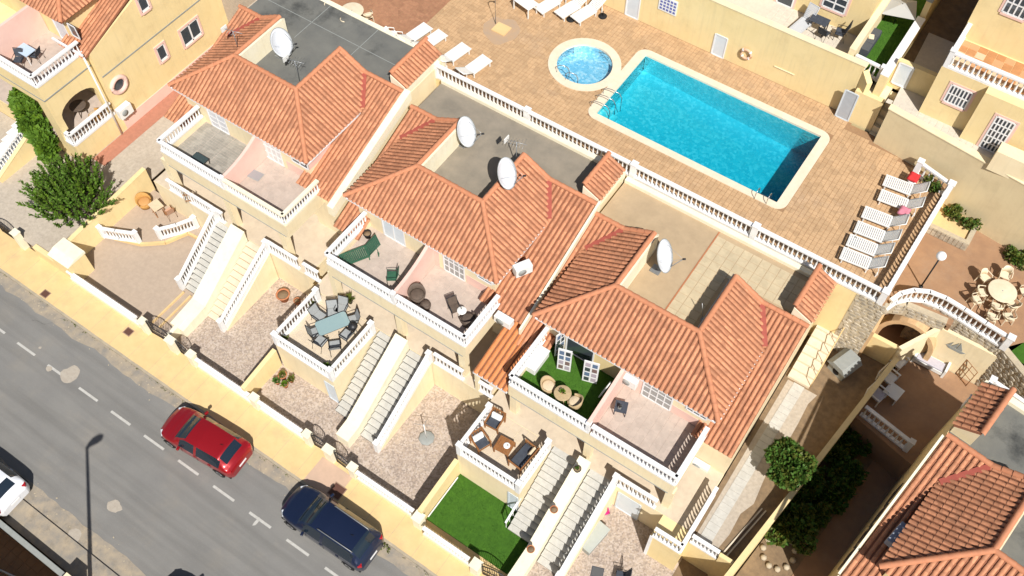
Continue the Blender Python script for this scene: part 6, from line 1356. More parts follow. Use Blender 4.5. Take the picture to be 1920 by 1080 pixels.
# house 3 balconies
zf = h3['zf']+.03
c = P(1055, 737, zf+.72); round_table('small beige round table with a green plant on the turf balcony', (c.x, c.y, zf), .42, WICK, hole=False)
pot('tiny green plant standing on the beige balcony table', (c.x, c.y, zf+.735), .07, .1, CLAY, LEAF2, ph=.22, n=40)
for px, py, t in ((1028, 722, 'beige wicker chair left of the balcony table'), (1078, 752, 'beige wicker chair right of the balcony table')): q_ = P(px, py, zf+.45); wicker_chair(t, (q_.x, q_.y, zf), math.atan2(c.y-q_.y, c.x-q_.x), 'beige wicker chairs on the turf balcony')
p = P(1008, 672, zf+.5); r = thing('storage_box', 'long pale beige storage box against the left rail of the turf balcony', 'storage box', (p.x, p.y, zf), rz=rad(90), local=True); m = MB(); m.box(-.65,.65,-.27,.27,0,.5); m.build('box_body', PLASTIC, r, bevel=.03); m = MB(); m.box(-.68,.68,-.3,.3,.5,.56); m.build('lid', PLASTIC, r, bevel=.02)
p = P(1130, 745, zf+.05); r = thing('surfboard', 'pale board leaning on the shaded side of the pink divider', 'surfboard', (p.x-.05, p.y, zf), local=True); m = MB(); n = 12
prof = [(0,-.05),(.2,.2),(.7,.3),(1.2,.3),(1.6,.2),(1.85,0)]
pl_ = [(x, y) for x, y in prof]+[(x, -y) for x, y in prof[::-1][1:-1]]
m.add([Vector((x*.22-.1, y, x*.97)) for x, y in pl_]+[Vector((x*.22-.15, y, x*.97+.01)) for x, y in pl_], [tuple(range(len(pl_))), tuple(range(2*len(pl_)-1, len(pl_)-1, -1))]+[(i, len(pl_)+i, len(pl_)+(i+1) % len(pl_), (i+1) % len(pl_)) for i in range(len(pl_))]); m.build('board', PLASTIC, r); m = MB(); m.obox((.0,0,.25), .1,.03,.12); m.build('fin', GREYB, r)
p = P(1163, 770, zf); r = thing('low_table', 'small dark square table beside the pink divider', 'table', (p.x, p.y, zf), rz=rad(20), local=True); m = MB(); m.box(-.3,.3,-.3,.3,.4,.45); m.build('tabletop', CUSH, r)
for x in (-.26,.26):
    for y in (-.26,.26): m = MB(); m.beam((x,y,0),(x,y,.4),.04,.04); m.build('leg', CUSH, r)
p = P(1162, 765, zf+.45); r = thing('lantern', 'small dark lantern standing on the square balcony table', 'lantern', p, local=True); m = MB(); m.box(-.07,.07,-.07,.07,0,.2); m.build('body', GREYB, r); m = MB(); m.lathe([(.11,.2),(.02,.3)], n=4); m.build('roof', DARKM, r); m = MB(); m.tube([(.05*math.cos(a),0,.32+.05*math.sin(a)) for a in [k*.7 for k in range(9)]], .008, 4, True); m.build('handle', DARKM, r)
# terrace with the wooden set
A3 = 'wooden garden armchairs with dark cushions'
def at(px, py, z=TZ, dz=.4): c = P(px, py, z+dz); return (c.x, c.y, z)
armchair('wooden armchair with white pillow nearest the house on the sofa terrace', at(928, 790), rad(-85), .72, A3, pill=WHITE)
armchair('wooden armchair with white pillow at the left rail of the sofa terrace', at(901, 828), rad(-22), .72, A3, pill=WHITE)
armchair('wooden two seat sofa with dark cushion along the right rail', at(981, 856), rad(175), 1.35, None, pill=CUSHB)
c = at(946, 836); r = thing('coffee_table', 'square wooden coffee table in the middle of the sofa terrace', 'table', c, rz=rad(5), local=True); 
for i in range(7): m = MB(); m.box(-.42+.12*i,-.42+.12*i+.112,-.4,.4,.42,.45); m.build('plank', WOOD, r)
for x in (-.38,.38):
    for y in (-.36,.36): m = MB(); m.beam((x,y,0),(x,y,.42),.06,.06); m.build('leg', WOOD, r)
r = thing('plate', 'round white plate on the wooden coffee table', 'plate', (c[0]+.1, c[1]+.05, TZ+.452), local=True); m = MB(); m.lathe([(.1,0),(.17,.02),(.16,.025),(.02,.012)], n=18); m.build('dish', WHITE, r); m = MB(); m.lathe([(.04,.014),(.05,.05),(.01,.06)], (.04,.02,0), 8); m.build('cup', STEPG, r)
# glass dining set
c = at(625, 612); r = thing('glass_table', 'long glass dining table on the terrace beside the grey stairs', 'dining table', c, rz=rad(60), local=True)
m = MB(); m.prism(rrect(-.85,.85,-.45,.45,.15), .70, .715); m.build('tabletop', mat('tinted_glass', (.26,.36,.36), None, rough=.08, spec=.7), r); m = MB(); m.tube([(x,y,.69) for x, y in rrect(-.84,.84,-.44,.44,.15,3)], .022, 6, True); m.build('rim', DARKM, r)
for x in (-.72,.72):
    for y in (-.35,.35): m = MB(); m.tube([(x,y,0),(x*.95,y*.95,.69)], .022); m.build('leg', DARKM, r)
for px, py, t in ((598, 592, 'grey chair at the upper left corner of the glass table'), (593, 622, 'grey chair on the left side of the glass table'), (600, 640, 'grey chair at the lower left end of the glass table'), (624, 585, 'grey chair at the far left of the glass table'), (640, 578, 'grey chair at the top end of the glass table'), (660, 600, 'grey chair by the top right of the glass table'), (650, 628, 'grey chair on the right side of the glass table'), (628, 648, 'grey chair at the lower end of the glass table')):
    q_ = P(px, py, TZ+.45); frame_chair(t, (q_.x, q_.y, TZ), math.atan2(c[1]-q_.y, c[0]-q_.x), 'grey mesh chairs round the glass table').scale = (1.15, 1.15, 1.05)
p = at(663, 617); r = thing('barbecue', 'round black kettle barbecue at the right rail of the dining terrace', 'barbecue', p, local=True); m = MB(); m.lathe([(.05,.5),(.2,.56),(.26,.7),(.2,.84),(.03,.9)], n=16); m.build('kettle', DARKM, r)
for k in range(3): a = k*2.09; m = MB(); m.tube([(.1*math.cos(a),.1*math.sin(a),.6),(.27*math.cos(a),.27*math.sin(a),0)], .015); m.build('leg', GREYM, r)
pot('yellow green spiky plant by the house end of the dining terrace', at(656, 562, dz=.3), .16, .3, mat('dark_pot', (.08,.07,.06), None), LEAF3, ph=.5, n=60, spiky=True)
pot('leafy plant in the left front corner of the dining terrace', at(533, 640, dz=.2), .16, .3, CLAY, LEAF3, ph=.38)
pot('leafy plant in the right front corner of the dining terrace', at(611, 690, dz=.2), .14, .28, CLAY, LEAF2, ph=.32)
pot('small potted shrub behind the grey chairs of the dining terrace', at(587, 572, dz=.2), .12, .25, CLAY, LEAF3, ph=.25)
# yards
pg = 'clay pots clustered in the plant yard'
for px, py, rr, l, t in ((530, 704, .24, LEAF3, 'large clay pot plant at the back of the plant yard cluster'), (520, 716, .15, LEAF, 'small clay pot plant at the left of the plant yard cluster'), (535, 722, .17, LEAF2, 'green clay pot plant at the front of the plant yard cluster'), (546, 712, .16, LEAF3, 'clay pot plant at the right of the plant yard cluster')): c = P(px, py, YZ+.2); pot(t, (c.x, c.y, YZ), rr, .3, CLAY, l, pg, .3, 60)
c = P(531, 554, YZ+.4); pot('big empty clay urn in the back corner of the mosaic yard', (c.x, c.y, YZ), .38, .55, CLAY); c = P(557, 564, YZ+.3); pot('small clay pot against the wall beside the big urn', (c.x, c.y, YZ), .2, .35, CLAY)
c = P(800, 822, YZ); r = thing('parasol_stand', 'grey octagonal parasol stand with a bare white pole in the yard', 'parasol stand', c, local=True); m = MB(); m.lathe([(.42,0),(.43,.07),(.38,.1),(.08,.11)], n=8); m.build('weight', GREYB, r); m = MB(); m.tube([(0,0,.1),(-.1,.05,1.5)], .028); m.build('pole', WHITE, r)
m = MB(); m.tube([(-.1,.05,1.4),(.35,.35,1.3)], .012); m.tube([(-.1,.05,1.4),(-.6,-.1,1.3)], .012); m.tube([(-.1,.05,1.4),(-.2,.5,1.3)], .012); m.build('arm', GREYM, r)
c = P(1112, 1006, YZ+.5); r = thing('storage_chest', 'grey covered chest in the right mosaic yard beside the stair rail', 'storage chest', (c.x, c.y, YZ), rz=rad(82), local=True); m = MB(); m.box(-.75,.75,-.38,.38,0,.6); m.build('chest_body', GREYB, r, bevel=.03); m = MB(); m.box(-.8,.8,-.43,.43,.6,.66); m.build('lid', mat('chest_lid', (.42,.44,.4), (.38,.4,.36), 2, .6), r, bevel=.02)
c = P(1121, 984, YZ+.3); r = thing('black_bag', 'black bulging bag behind the grey covered chest', 'bag', (c.x, c.y, YZ), local=True); m = MB(); m.lathe([(.05,0),(.27,.05),(.3,.25),(.2,.45),(.05,.5)], n=12); m.build('sack', RUBBER, r); m = MB(); m.tube([(-.06,0,.48),(0,0,.6),(.06,0,.48)], .02); m.build('knot', RUBBER, r)
c = P(1131, 962, YZ+.3); r = thing('toy_scooter', 'magenta toy by the pale door in the right yard', 'toy', (c.x, c.y, YZ), rz=rad(50), local=True); m = MB(); m.box(-.3,.3,-.08,.08,.14,.2); m.build('deck', MAGENTA, r); m = MB(); m.tube([(.28,0,.2),(.22,0,.75)], .03); m.tube([(.22,-.2,.75),(.22,.2,.75)], .03); m.build('handlebar', MAGENTA, r); m = MB(); m.obox((-.15,0,.35), .26,.26,.3); m.build('seat', MAGENTA, r, bevel=.05)
for x in (-.25,.28): m = MB(); m.lathe([(.1,-.03),(.1,.03)], n=12); m.xf(Matrix.Translation((x,0,.1)) @ Matrix.Rotation(rad(90), 4, 'X')); m.build('wheel', RUBBER, r)
c = P(1128, 972, YZ+.15); r = thing('ball', 'pale grey ball beside the magenta toy', 'ball', (c.x-.1, c.y-.25, YZ), local=True); m = MB(); m.lathe([(.02,0)]+[(.15*math.cos(a), .15+.15*math.sin(a)) for a in [rad(-80+16*k) for k in range(11)]], n=14); m.build('ball_skin', PLASTIC, r)
frame_chair('unseen black tall backed chair added to cast its shadow into the right yard', tuple(P(1163, 1086, YZ)), rad(200), None, CUSH, DARKM, .55, tall=1.25)  # chair added just out of frame for the shadow it throws on the yard
c = P(1120, 1073, YZ); r = thing('door_mat', 'grey square mat on the mosaic at the lower edge of the right yard', 'mat', c, rz=rad(20), local=True); m = MB(); m.box(-.3,.3,-.25,.25,0,.02); m.build('mat_body', CUSH, r); m = MB(); m.box(-.27,.27,-.22,.22,.02,.024); m.build('pile', mat('mat_pile', (.1,.1,.1), None, rough=1), r)
for px, py, y_, t, mt in ((1050, 963, None, 'round clay pot at the middle of the pot wall', CLAY), (1010, 1040, None, 'round clay pot at the bottom of the pot wall', CLAY), (1095, 887, None, 'dark planter at the top of the pot wall', mat('dark_pot', (.08,.07,.06), None))):
    c = PX(px, py, -7.15); zz = 1.12 if c.y < 12.4 else 1.1+(c.y-12.4)/4.6*(TZ+.75-1.05); pot(t, (-7.15, P(px, py, zz+.2).y, zz), .19, .26, mt, None if mt == CLAY else LEAF, 'pots on the sloping stair wall', .15, 40)
# raised beige yard
zu = .42; c = P(292, 385, zu+.7); r = thing('square_table', 'small square wooden table in the raised beige yard', 'table', (c.x, c.y, zu), rz=rad(-12), local=True)
m = MB(); m.box(-.38,.38,-.32,.32,.68,.72); m.build('tabletop', CUSHB, r)
m = MB()
for s in (-1,1): m.beam((-.3,s*.28,0),(.3,s*.28,.68),.04,.04); m.beam((.3,s*.28,0),(-.3,s*.28,.68),.04,.04)
m.build('folding_leg', WOOD, r)
q_ = P(270, 378, zu+.4); wicker_chair('orange wicker chair left of the small square table', (q_.x, q_.y, zu), rad(-15), 'chairs at the small square table', mat('orange_wicker', (.5,.27,.08), (.42,.22,.06), 8), mat('orange_cushion', (.5,.27,.1), None), .42)
q_ = P(317, 397, zu+.4); frame_chair('pinkish chair right of the small square table', (q_.x, q_.y, zu), rad(165), 'chairs at the small square table', mat('rose_fabric', (.5,.3,.2), None), WOOD)
gq = P(462, 0, 0)
a, b = P(345, 372, TZ+.5), P(352, 366, TZ+.5); r = thing('wooden_gate', 'small open wooden gate between the porch balustrades', 'gate', a)
for k in range(5): m = MB(); d = Vector((.12*k, .1*k, 0)); m.beam(a+d-Vector((0,0,.45)), a+d+Vector((0,0,.55)), .08, .02); m.build('slat', CUSHB, r)
m = MB(); m.beam(a+Vector((0,0,.3)), a+Vector((.5,.42,.3)), .05, .06); m.beam(a-Vector((0,0,.25)), a+Vector((.5,.42,-.25)), .05, .06); m.build('rail', WOOD, r)
# house 2 and 1 balconies
zf = h2['zf']
lounger('dark green plastic lounger on the left balcony of the middle house', (676, 476), zf, rad(60), None, mt=GREENP, back=.5)
q_ = P(735, 517, zf+.45); frame_chair('dark green plastic chair beside the curved pink divider', (q_.x, q_.y, zf), rad(215), None, GREENP, GREENP, .55)
q_ = P(689, 440, zf+.2); pot('black round pot at the end of the green lounger', (q_.x, q_.y, zf), .22, .35, RUBBER)
q_ = P(782, 552, zf+.4); wicker_chair('brown wicker chair with footstool beside the pink divider', (q_.x, q_.y, zf), rad(-40), 'brown wicker chairs on the middle house balcony', WICKB, WICKB, .42)
q_ = P(798, 571, zf+.3); r = thing('footstool', 'brown wicker footstool in front of the wicker chair', 'footstool', (q_.x, q_.y, zf), local=True); m = MB(); m.lathe([(.22,0),(.28,.3),(.25,.36),(.02,.38)], n=14); m.build('stool_body', WICKB, r); m = MB(); m.lathe([(.22,.382),(.2,.42),(.01,.43)], n=14); m.build('pad', WICKB, r)
q_ = P(853, 578, zf+.4); frame_chair('brown chair left of the tiny balcony table', (q_.x, q_.y, zf), rad(-30), 'brown chairs at the tiny balcony table', WICKB, DARKM); q2 = P(878, 598, zf+.4); wicker_chair('round brown wicker chair in the balcony corner of the middle house', (q2.x, q2.y, zf), rad(150), 'brown wicker chairs on the middle house balcony', WICKB, WICKB, .4)
q_ = P(866, 583, zf+.45); round_table('tiny white round table between two brown balcony chairs', (q_.x, q_.y, zf), .24, PLASTIC, h=.5, hole=False)
zf = h1['zf']; c = P(373, 298, zf+.4); r = thing('glass_side_table', 'low dark glass table on the grey plank balcony', 'table', (c.x, c.y, zf), rz=rad(0), local=True); m = MB(); m.box(-.45,.45,-.3,.3,.4,.42); m.build('tabletop', mat('dark_glass', (.05,.07,.07), None, rough=.08), r)
for x in (-.42,.42):
    for y in (-.27,.27): m = MB(); m.tube([(x,y,0),(x,y,.42)], .02); m.build('leg', DARKM, r)
c = P(478, 328, zf+.02); r = thing('door_mat', 'grey mat on the right balcony of the grey roofed house', 'mat', c, rz=rad(5), local=True); m = MB(); m.box(-.42,.42,-.28,.28,0,.015); m.build('mat_body', GREYF, r); m = MB(); m.box(-.38,.38,-.24,.24,.015,.02); m.build('pile', mat('mat_grey', (.3,.28,.28), None, rough=1), r)
# left house balcony and porch
zf = z5-2.3; c = P(21, 66, zf+.5); r = thing('exercise_ball', 'bright blue ball against the pink wall of the left house balcony', 'ball', (P(21,66,zf+.3).x, P(21,66,zf+.3).y, zf), local=True); m = MB(); m.lathe([(.02,0)]+[(.3*math.cos(a), .3+.3*math.sin(a)) for a in [rad(-80+16*k) for k in range(11)]], n=18); m.build('ball_skin', BLUEP, r)
for px, py, a, t in ((35, 112, -60, 'dark chair with cushion in front of the blue ball'), (66, 103, 200, 'dark chair beside the right rail of the left house balcony')): q_ = P(px, py, zf+.4); frame_chair(t, (q_.x, q_.y, zf), rad(a), 'dark chairs on the left house balcony', CUSH, DARKM)
q_ = P(48, 96, zf+.6); r = thing('balcony_table', 'pale blue cloth table on the left house balcony', 'table', (q_.x, q_.y, zf), rz=rad(0), local=True); m = MB(); m.box(-.5,.5,-.35,.35,.68,.72); m.build('tabletop', mat('pale_blue', (.45,.55,.65), None), r)
for x in (-.45,.45):
    for y in (-.3,.3): m = MB(); m.beam((x,y,0),(x,y,.68),.04,.04); m.build('leg', WHITE, r)
q_ = P(176, 212, 2.5+.5); wicker_chair('yellow wicker chair on the arched porch of the left house', (q_.x, q_.y, 2.515), rad(200), None, mat('orange_wicker', (.5,.27,.08), None), CUSHB, .38)
q_ = P(148, 203, 2.5+.5); round_table('brown round table under the arch of the left house', (q_.x, q_.y, 2.515), .5, WICKB, hole=False)
# patio beyond the pool, lawn strip
q_ = P(1503, 40, PZ2+.4); lounger('pale grey high backed lounger on the upper patio', (1506, 45), PZ2, rad(80), None, slats=False, back=.9, mt=mat('pale_fabric', (.5,.51,.52), None), seatw=.55)
q_ = P(1537, 38, PZ2+.7); r = thing('patio_table', 'dark slatted table on the upper patio below the window', 'table', (q_.x, q_.y, PZ2), rz=rad(0), local=True)
for i in range(6): m = MB(); m.box(-.5,.5,-.33+.112*i,-.33+.112*i+.1,.7,.73); m.build('slat', CUSH, r)
for x in (-.45,.45):
    for y in (-.28,.28): m = MB(); m.beam((x,y,0),(x,y,.7),.05,.05); m.build('leg', DARKM, r)
q_ = P(1577, 58, PZ2+.5); frame_chair('black reclining chair in the patio corner by the cream wall', (q_.x, q_.y, PZ2), rad(190), 'dark chairs on the upper patio', CUSH, DARKM, .6, tall=1.15); q_ = P(1545, 62, PZ2+.4); frame_chair('small dark chair under the patio table edge', (q_.x, q_.y, PZ2), rad(80), 'dark chairs on the upper patio', CUSH, DARKM)
q_ = P(1628, 72, PZ2+.4); r = thing('garden_sofa', 'black rattan sofa on the green lawn strip', 'sofa', (q_.x, q_.y, PZ2), rz=rad(0), local=True); m = MB(); m.box(-.42,.42,-.95,.95,0,.34); m.build('base', CUSH, r); m = MB(); m.box(-.42,-.2,-.95,.95,.341,.75); m.build('backrest', CUSH, r)
for y in (-.63,0,.63): m = MB(); m.box(-.19,.4,y-.3,y+.3,.345,.46); m.build('cushion', mat('slate_cushion', (.08,.085,.09), None), r, bevel=.03)
m = MB(); m.obox((.1,.1,.5), .3,.35,.08, .3); m.build('pillow', CANVAS, r, bevel=.03)
q_ = P(1686, 22, PZ2+.9); r = thing('garden_tarp', 'pale grey square parasol canopy over the lawn strip', 'parasol', (q_.x, q_.y, PZ2), rz=rad(15), local=True); m = MB(); vs = [(-.95,-.6,1.0),(.85,-.8,1.25),(.75,.8,1.2),(-.8,.75,1.05),(0,0,1.45)]; m.add(vs, [(0,1,4),(1,2,4),(2,3,4),(3,0,4)]); o = m.build('canopy', mat('grey_canvas', (.42,.42,.4), None, rough=.9), r); s_ = o.modifiers.new('t', 'SOLIDIFY'); s_.thickness = .02; m = MB(); m.tube([(0,0,0),(0,0,1.45)], .03); m.build('pole', DARKM, r)
# courtyard
cz = 2.3; q_ = P(1748, 675, cz+.5); r = thing('garden_bench', 'white cushioned bench by the wall with the ship relief', 'bench', (q_.x, q_.y, cz), rz=rad(0), local=True)
m = MB(); m.box(-.8,.8,-.35,.3,.1,.38); m.build('seat_box', PLASTIC, r, bevel=.02); m = MB(); m.box(-.72,.72,-.33,.18,.381,.5); m.build('cushion', mat('lilac_grey', (.5,.48,.52), (.44,.42,.46), 12, .9), r, bevel=.03); m = MB(); m.box(-.8,.8,.301,.42,.1,.95); m.build('backrest', PLASTIC, r)
for s in (-1,1): m = MB(); m.box(s*.81-.06,s*.81+.06,-.38,.3,0,.65); m.build('armrest', PLASTIC, r)
for px, py, t, pil in ((1683, 676, 'white garden chair nearest the diagonal wall in the courtyard', WHITE), (1666, 706, 'middle white slatted chair along the courtyard wall', PLASTIC), (1645, 738, 'white chair with grey cushion nearest the shaded balustrade', mat('lilac_grey', (.5,.48,.52), None))): armchair(t, at(px, py, cz, .45), rad(-15), .78, 'white chairs along the courtyard wall', PLASTIC, pil, None, .7)
q_ = P(1675, 735, cz+.45); r = thing('low_table', 'white low table in front of the courtyard chairs', 'table', (q_.x, q_.y, cz), rz=rad(-10), local=True); m = MB(); m.box(-.4,.4,-.4,.4,.5,.55); m.build('tabletop', PLASTIC, r)
for x in (-.36,.36): m = MB(); m.box(x-.03,x+.03,-.4,.4,0,.5); m.build('side_panel', PLASTIC, r)
q_ = P(1800, 690, cz+.6); r = thing('metal_trellis', 'orange brown metal trellis gate leaning beside the courtyard wall', 'trellis', (q_.x, q_.y, cz), rz=rad(-30), local=True)
for k in range(5): m = MB(); m.tube([(-.8+.4*k,0,0),(-.8+.4*k,0,1.5)], .02); m.build('bar', WOOD, r)
m = MB(); [m.tube([(-.8,0,z),(.8,0,z)], .02) for z in (.1,.6,1.1,1.5)]; m.build('cross_rail', WOOD, r)
# kennel on the side path
q_ = P(1583, 683, PZ+.5); r = thing('dog_kennel', 'grey wooden dog kennel with hipped roof and dark round doorway', 'kennel', (q_.x, q_.y, PZ), rz=rad(-20), local=True)
m = MB(); m.box(-.5,.5,-.55,.5,0,.65); m.build('kennel_wall', mat('kennel_grey', (.36,.37,.33), (.32,.33,.3), 4, .8), r)
m = MB(); xz(m, [(-.62,.66),(.62,.66),(.32,1.0),(-.32,1.0)], -.68, .62); m.build('roof', GREYB, r); m = MB(); m.add([(.2*math.cos(a), -.553, .3+.25*math.sin(a)) for a in [k*math.pi/7 for k in range(14)]], [tuple(range(13, -1, -1))]); m.build('doorway', RUBBER, r)
# lower right roof: skylight panel in shadow
# ================================================================ VEGETATION
def leaves(mb, c, rx, ry, rz_, n, size, shell=.55, needle=False, seed=0):
    c = Vector(c)
    for i in range(n):
        while True:
            d = Vector((random.uniform(-1,1), random.uniform(-1,1), random.uniform(-1,1)))
            if .02 < d.length < 1: break
        d = d.normalized()*(d.length**.35 if shell else d.length)
        k = 1+.28*noise.noise(d*2.2+Vector((seed, seed, seed)))
        p = c+Vector((d.x*rx*k, d.y*ry*k, d.z*rz_*k))
        if noise.noise(p*1.7+Vector((seed*3,0,0))) < -.28: continue
        o = (d+Vector((random.uniform(-.9,.9), random.uniform(-.9,.9), random.uniform(-.3,1)))).normalized(); s = o.cross(Vector((random.uniform(-1,1), random.uniform(-1,1), random.uniform(-1,1)))).normalized()
        l = size*random.uniform(.7,1.4); w_ = l*(.42 if not needle else .14)
        mb.v += [p, p+o*l*.5-s*w_, p+o*l, p+o*l*.5+s*w_]; q_ = len(mb.v); mb.f.append((q_-4, q_-3, q_-2, q_-1)); mb.sm.append(False)
def tree(label, cat, base, blobs, mts, trunk_h, size, n=1200, needle=False, name='tree', r0=.1, seed=0):
    r = thing(name, label, cat, base)
    m = MB(); b = Vector(base); m.tube([b, b+Vector((.04,.02,trunk_h*.5)), b+Vector((0,.05,trunk_h))], [r0, r0*.75, r0*.5], 8); tr = m.build('trunk', BARK, r)
    for (dx, dy, z, rx, ry, rz_) in blobs: m = MB(); m.tube([b+Vector((0,.02,trunk_h*.75)), b+Vector((dx*.5,dy*.5,(trunk_h+z)*.5)), b+Vector((dx,dy,z))], [r0*.45, r0*.3, r0*.12], 6); m.build('branch', BARK, tr)
    for k, mt in enumerate(mts):
        m = MB()
        for i, (dx, dy, z, rx, ry, rz_) in enumerate(blobs): leaves(m, b+Vector((dx, dy, z)), rx, ry, rz_, int(n*rx*ry*(1 if k == 0 else .5)), size, True, needle, seed+i*1.7+k)
        m.build('crown' if k == 0 else 'young_leaves', mt, r)
    return r
def shoots(label, base, rx, ry, h, n, mts, size=.2, name='bushy_tree', seed=1):
    """a bush of upright feathery shoots: stems fan out from low limbs, each set with leaves"""
    r = thing(name, label, 'tree', base); b = Vector(base); st = random.getstate(); random.seed(seed)
    m = MB(); m.tube([b, b+Vector((.03,.02,.5)), b+Vector((0,.04,1.1))], [.14,.11,.08], 8); tr = m.build('trunk', BARK, r)
    lv = [MB() for _ in mts]; stem = MB()
    for i in range(n):
        a = 2.399*i; q = math.sqrt((i+.5)/n); k = 1+.5*noise.noise(Vector((math.cos(a)*1.9, math.sin(a)*1.9, seed)))+random.uniform(-.12,.12)
        tip = b+Vector((rx*q*k*math.cos(a), ry*q*k*math.sin(a), h*(1-.55*q*q)+random.uniform(-.3,.3)))
        s = b+Vector((rx*q*.35*math.cos(a), ry*q*.35*math.sin(a), .5+.3*random.random())); mid = s.lerp(tip, .55)+Vector((rx*q*.12*math.cos(a), ry*q*.12*math.sin(a), -.1))
        stem.tube([s, mid, tip], [.03,.018,.006], 4)
        L_ = (tip-s).length; nl = int(L_/.035)
        w_ = 1 if random.random() < .22 else 0
        for j in range(nl):
            t = .3+.7*j/nl; p = s.lerp(mid, t*2) if t < .5 else mid.lerp(tip, t*2-1); d = (tip-mid).normalized()
            o = (d*.75+Vector((random.uniform(-1,1), random.uniform(-1,1), random.uniform(-.4,.8)))*.85).normalized(); sd = o.cross(Vector((random.uniform(-1,1), random.uniform(-1,1), random.uniform(-1,1)))).normalized(); l = size*random.uniform(.6,1.25)*(1.1-.4*t)
            mb = lv[w_ if t > .55 else 0]
            mb.v += [p, p+o*l*.5-sd*l*.2, p+o*l, p+o*l*.5+sd*l*.2]; c = len(mb.v); mb.f.append((c-4, c-3, c-2, c-1)); mb.sm.append(False)
    stem.build('branches', BARK, tr)
    for nm, mb, mt in zip(('crown', 'young_leaves'), lv, mts): mb.build(nm, mt, r)
    random.setstate(st); return r
b = P(150, 398, .95)
shoots('bushy bright green tree with upright shoots beside the boundary wall', (b.x, b.y, .93), 2.65, 2.35, 3.9, 140, [LEAFB, LEAF2], .29, 'bushy_tree', 5)
b = P(92, 285, .95)
tree('dark leafy climber rising between the white stair and the arched porch', 'shrub', Vector((b.x, b.y, .95)), [(-2.2+.24*k+random.uniform(-.2,.2), .75-.085*k+random.uniform(-.3,.3), 2.7-.085*k+random.uniform(-.25,.25), random.uniform(.35,.6), random.uniform(.35,.6), random.uniform(.35,.55)) for k in range(16)], [LEAFB, LEAF2], 1.5, .28, 1700, False, 'leafy_shrub', .07, 9)
b = P(1478, 880, PZ); tree('round orange tree with dense dark leaves on the brown soil', 'tree', Vector((b.x-.1, b.y-.5, PZ)), [(0,0,1.6,.75,.75,.7)]+[(.7*math.cos(k*2.4), .7*math.sin(k*2.4), 1.65+.35*math.sin(k*1.7), random.uniform(.3,.5), random.uniform(.3,.5), random.uniform(.3,.45)) for k in range(11)], [LEAF, LEAF3], 1.3, .17, 2600, False, 'orange_tree', .09, 4)
b = P(1495, 985, .25); tree('yellow green shrub in the dark garden beside the wall', 'shrub', Vector((b.x, b.y-.2, .25)), [(random.uniform(-.7,.7),random.uniform(-1.2,.9),random.uniform(.6,1.5),random.uniform(.3,.55),random.uniform(.3,.55),random.uniform(.25,.5)) for _ in range(10)], [LEAF3, LEAF], .9, .2, 1300, False, 'leafy_shrub', .06, 6)
for i, (px, py, s, t) in enumerate(((1545, 850, 1.0, 'dark shrub in the deep shade behind the orange tree'), (1590, 830, .9, 'dark shrub in the shade below the shaded balustrade'), (1530, 910, .9, 'dark shrub in the middle of the dark garden'), (1585, 880, .8, 'dark shrub beside the brown garden walk'), (1560, 800, .9, 'dark shrub tucked against the boundary wall near the courtyard'), (1620, 800, .9, 'dark shrub at the foot of the shaded balustrade'), (1505, 945, .9, 'dark shrub between the yellow green shrub and the shade'), (1560, 920, .8, 'dark shrub at the edge of the walk, lower one'))):
    b = P(px, py, .25); tree(t, 'shrub', Vector((b.x, b.y-.4, .25)), [(random.uniform(-.7,.7)*s,random.uniform(-.7,.7)*s,random.uniform(.4,1.2)*s,random.uniform(.3,.6),random.uniform(.3,.6),random.uniform(.25,.5)) for _ in range(6)], [LEAF, LEAF3], .7, .2, 750, False, 'dark_shrub', .05, 20+i)
sr = thing('stone_ring', 'ring of rough stones at the lower end of the dark garden', 'stones', P(1460, 1040, .25))
for k in range(11): a = k*2*math.pi/11; c = P(1460, 1035, .25); m = MB(); m.lathe([(.05,0),(.17,.03),(.14,.14),(.03,.18)], (c.x+.75*math.cos(a), c.y+.9*math.sin(a), .25), 7); m.build('stone', MORTAR, sr)
for px, py, s, z, t in ((1785, 402, .42, ZB+.42, 'green shrub on the left of the stone edged planter'), (1817, 425, .34, ZB+.42, 'green shrub on the right of the stone edged planter'), (1905, 487, .5, ZB, 'green shrub at the right edge below the tan wall'), (1745, 350, .3, ZD, 'small green plant inside the short back balustrade')):
    b = P(px, py, z); tree(t, 'shrub', Vector((b.x, b.y-.15, z)), [(random.uniform(-s,s),random.uniform(-.6,.6)*s,random.uniform(.2,.5),s*random.uniform(.35,.6),s*random.uniform(.35,.6),random.uniform(.15,.3)) for _ in range(6)], [LEAF3, LEAF], .25, .15, 1500, False, 'small_shrub', .03, px)
for px, py, t in ((120, 822, 'weeds'),): 
    pass
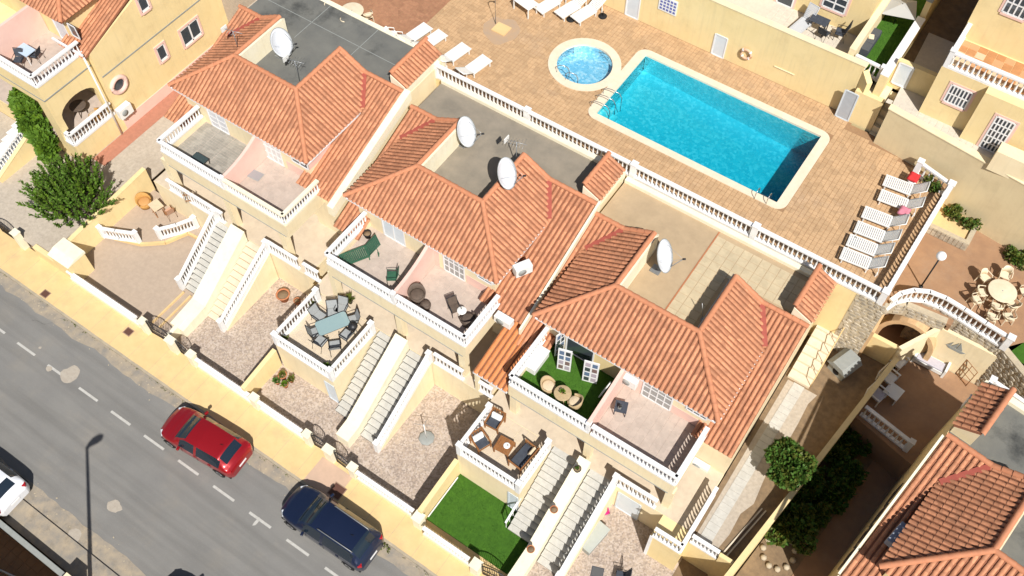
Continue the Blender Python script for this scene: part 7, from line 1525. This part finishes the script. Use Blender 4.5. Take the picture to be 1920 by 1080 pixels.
b = P(722, 1028, .02); m = MB(); leaves(m, b+Vector((0,0,.05)), .28, .16, .06, 60, .09, True, False, 3); o = m.build('kerb_weeds', LEAF3, None, kind='stuff', label='straggling green weeds in the gutter by the blue car', cat='weeds')

CRK = mat('tar_crack', (.12,.115,.105), None, rough=.9)
for k, (px, py, a, ln) in enumerate(((560, 930, .2, 1.6), (60, 600, -.2, 2.0))):
    c = P(px, py, 0); mb = MB(); pts = []; x, y = c.x, c.y; d = a
    for i in range(14): pts.append((x, y)); d += random.uniform(-.5, .5); x += ln/14*math.cos(d); y += ln/14*math.sin(d)
    vs = []
    for i, (x, y) in enumerate(pts): w_ = .018*random.uniform(.5, 1.2); vs += [(x-w_*math.sin(a), y+w_*math.cos(a), .007), (x+w_*math.sin(a), y-w_*math.cos(a), .007)]
    mb.add(vs, [(2*i, 2*i+1, 2*i+3, 2*i+2) for i in range(13)]); struct(mb.build('road_crack', CRK))
random.seed(99)
mb = MB()
for k in range(90):
    x = random.uniform(-42, -9); leaves(mb, Vector((x, 9.03+random.uniform(-.12, .02), .02)), .09, .04, .04, random.randint(3, 9), .06, True, False, k)
o = mb.build('gutter_weeds', LEAF3, None, kind='stuff', label='tiny scattered weeds growing along the kerb joint of the yellow pavement', cat='weeds')
mb = MB()
for k in range(240):
    x = random.uniform(-42, -10); y = random.choice((random.gauss(8.7, .25), random.gauss(1.0, .3))); s = random.uniform(.015, .05)
    if y > 9.0: continue
    mb.obox((x, y, .012), s*1.6, s, .02, random.uniform(0, 3))
mb.build('gutter_grit', MORTAR, None, kind='stuff', label='scattered grit and small stones lying along both edges of the road', cat='grit')

c = P(1684, 1002, 8.75); r = thing('roof_vent', 'grey vent box with three white caps in the shadow on the lower right roof', 'roof vent', c, rz=rad(78), local=True)
m = MB(); m.box(-.55,.55,-.2,.2,-.35,.12); m.build('housing', mat('vent_grey', (.3,.33,.38), None, rough=.6), r, bevel=.03)
for k in range(3): m = MB(); m.lathe([(.05,.121),(.055,.16),(.02,.17)], (-.3+.3*k, 0, 0), 8); m.build('vent_cap', WHITE, r)
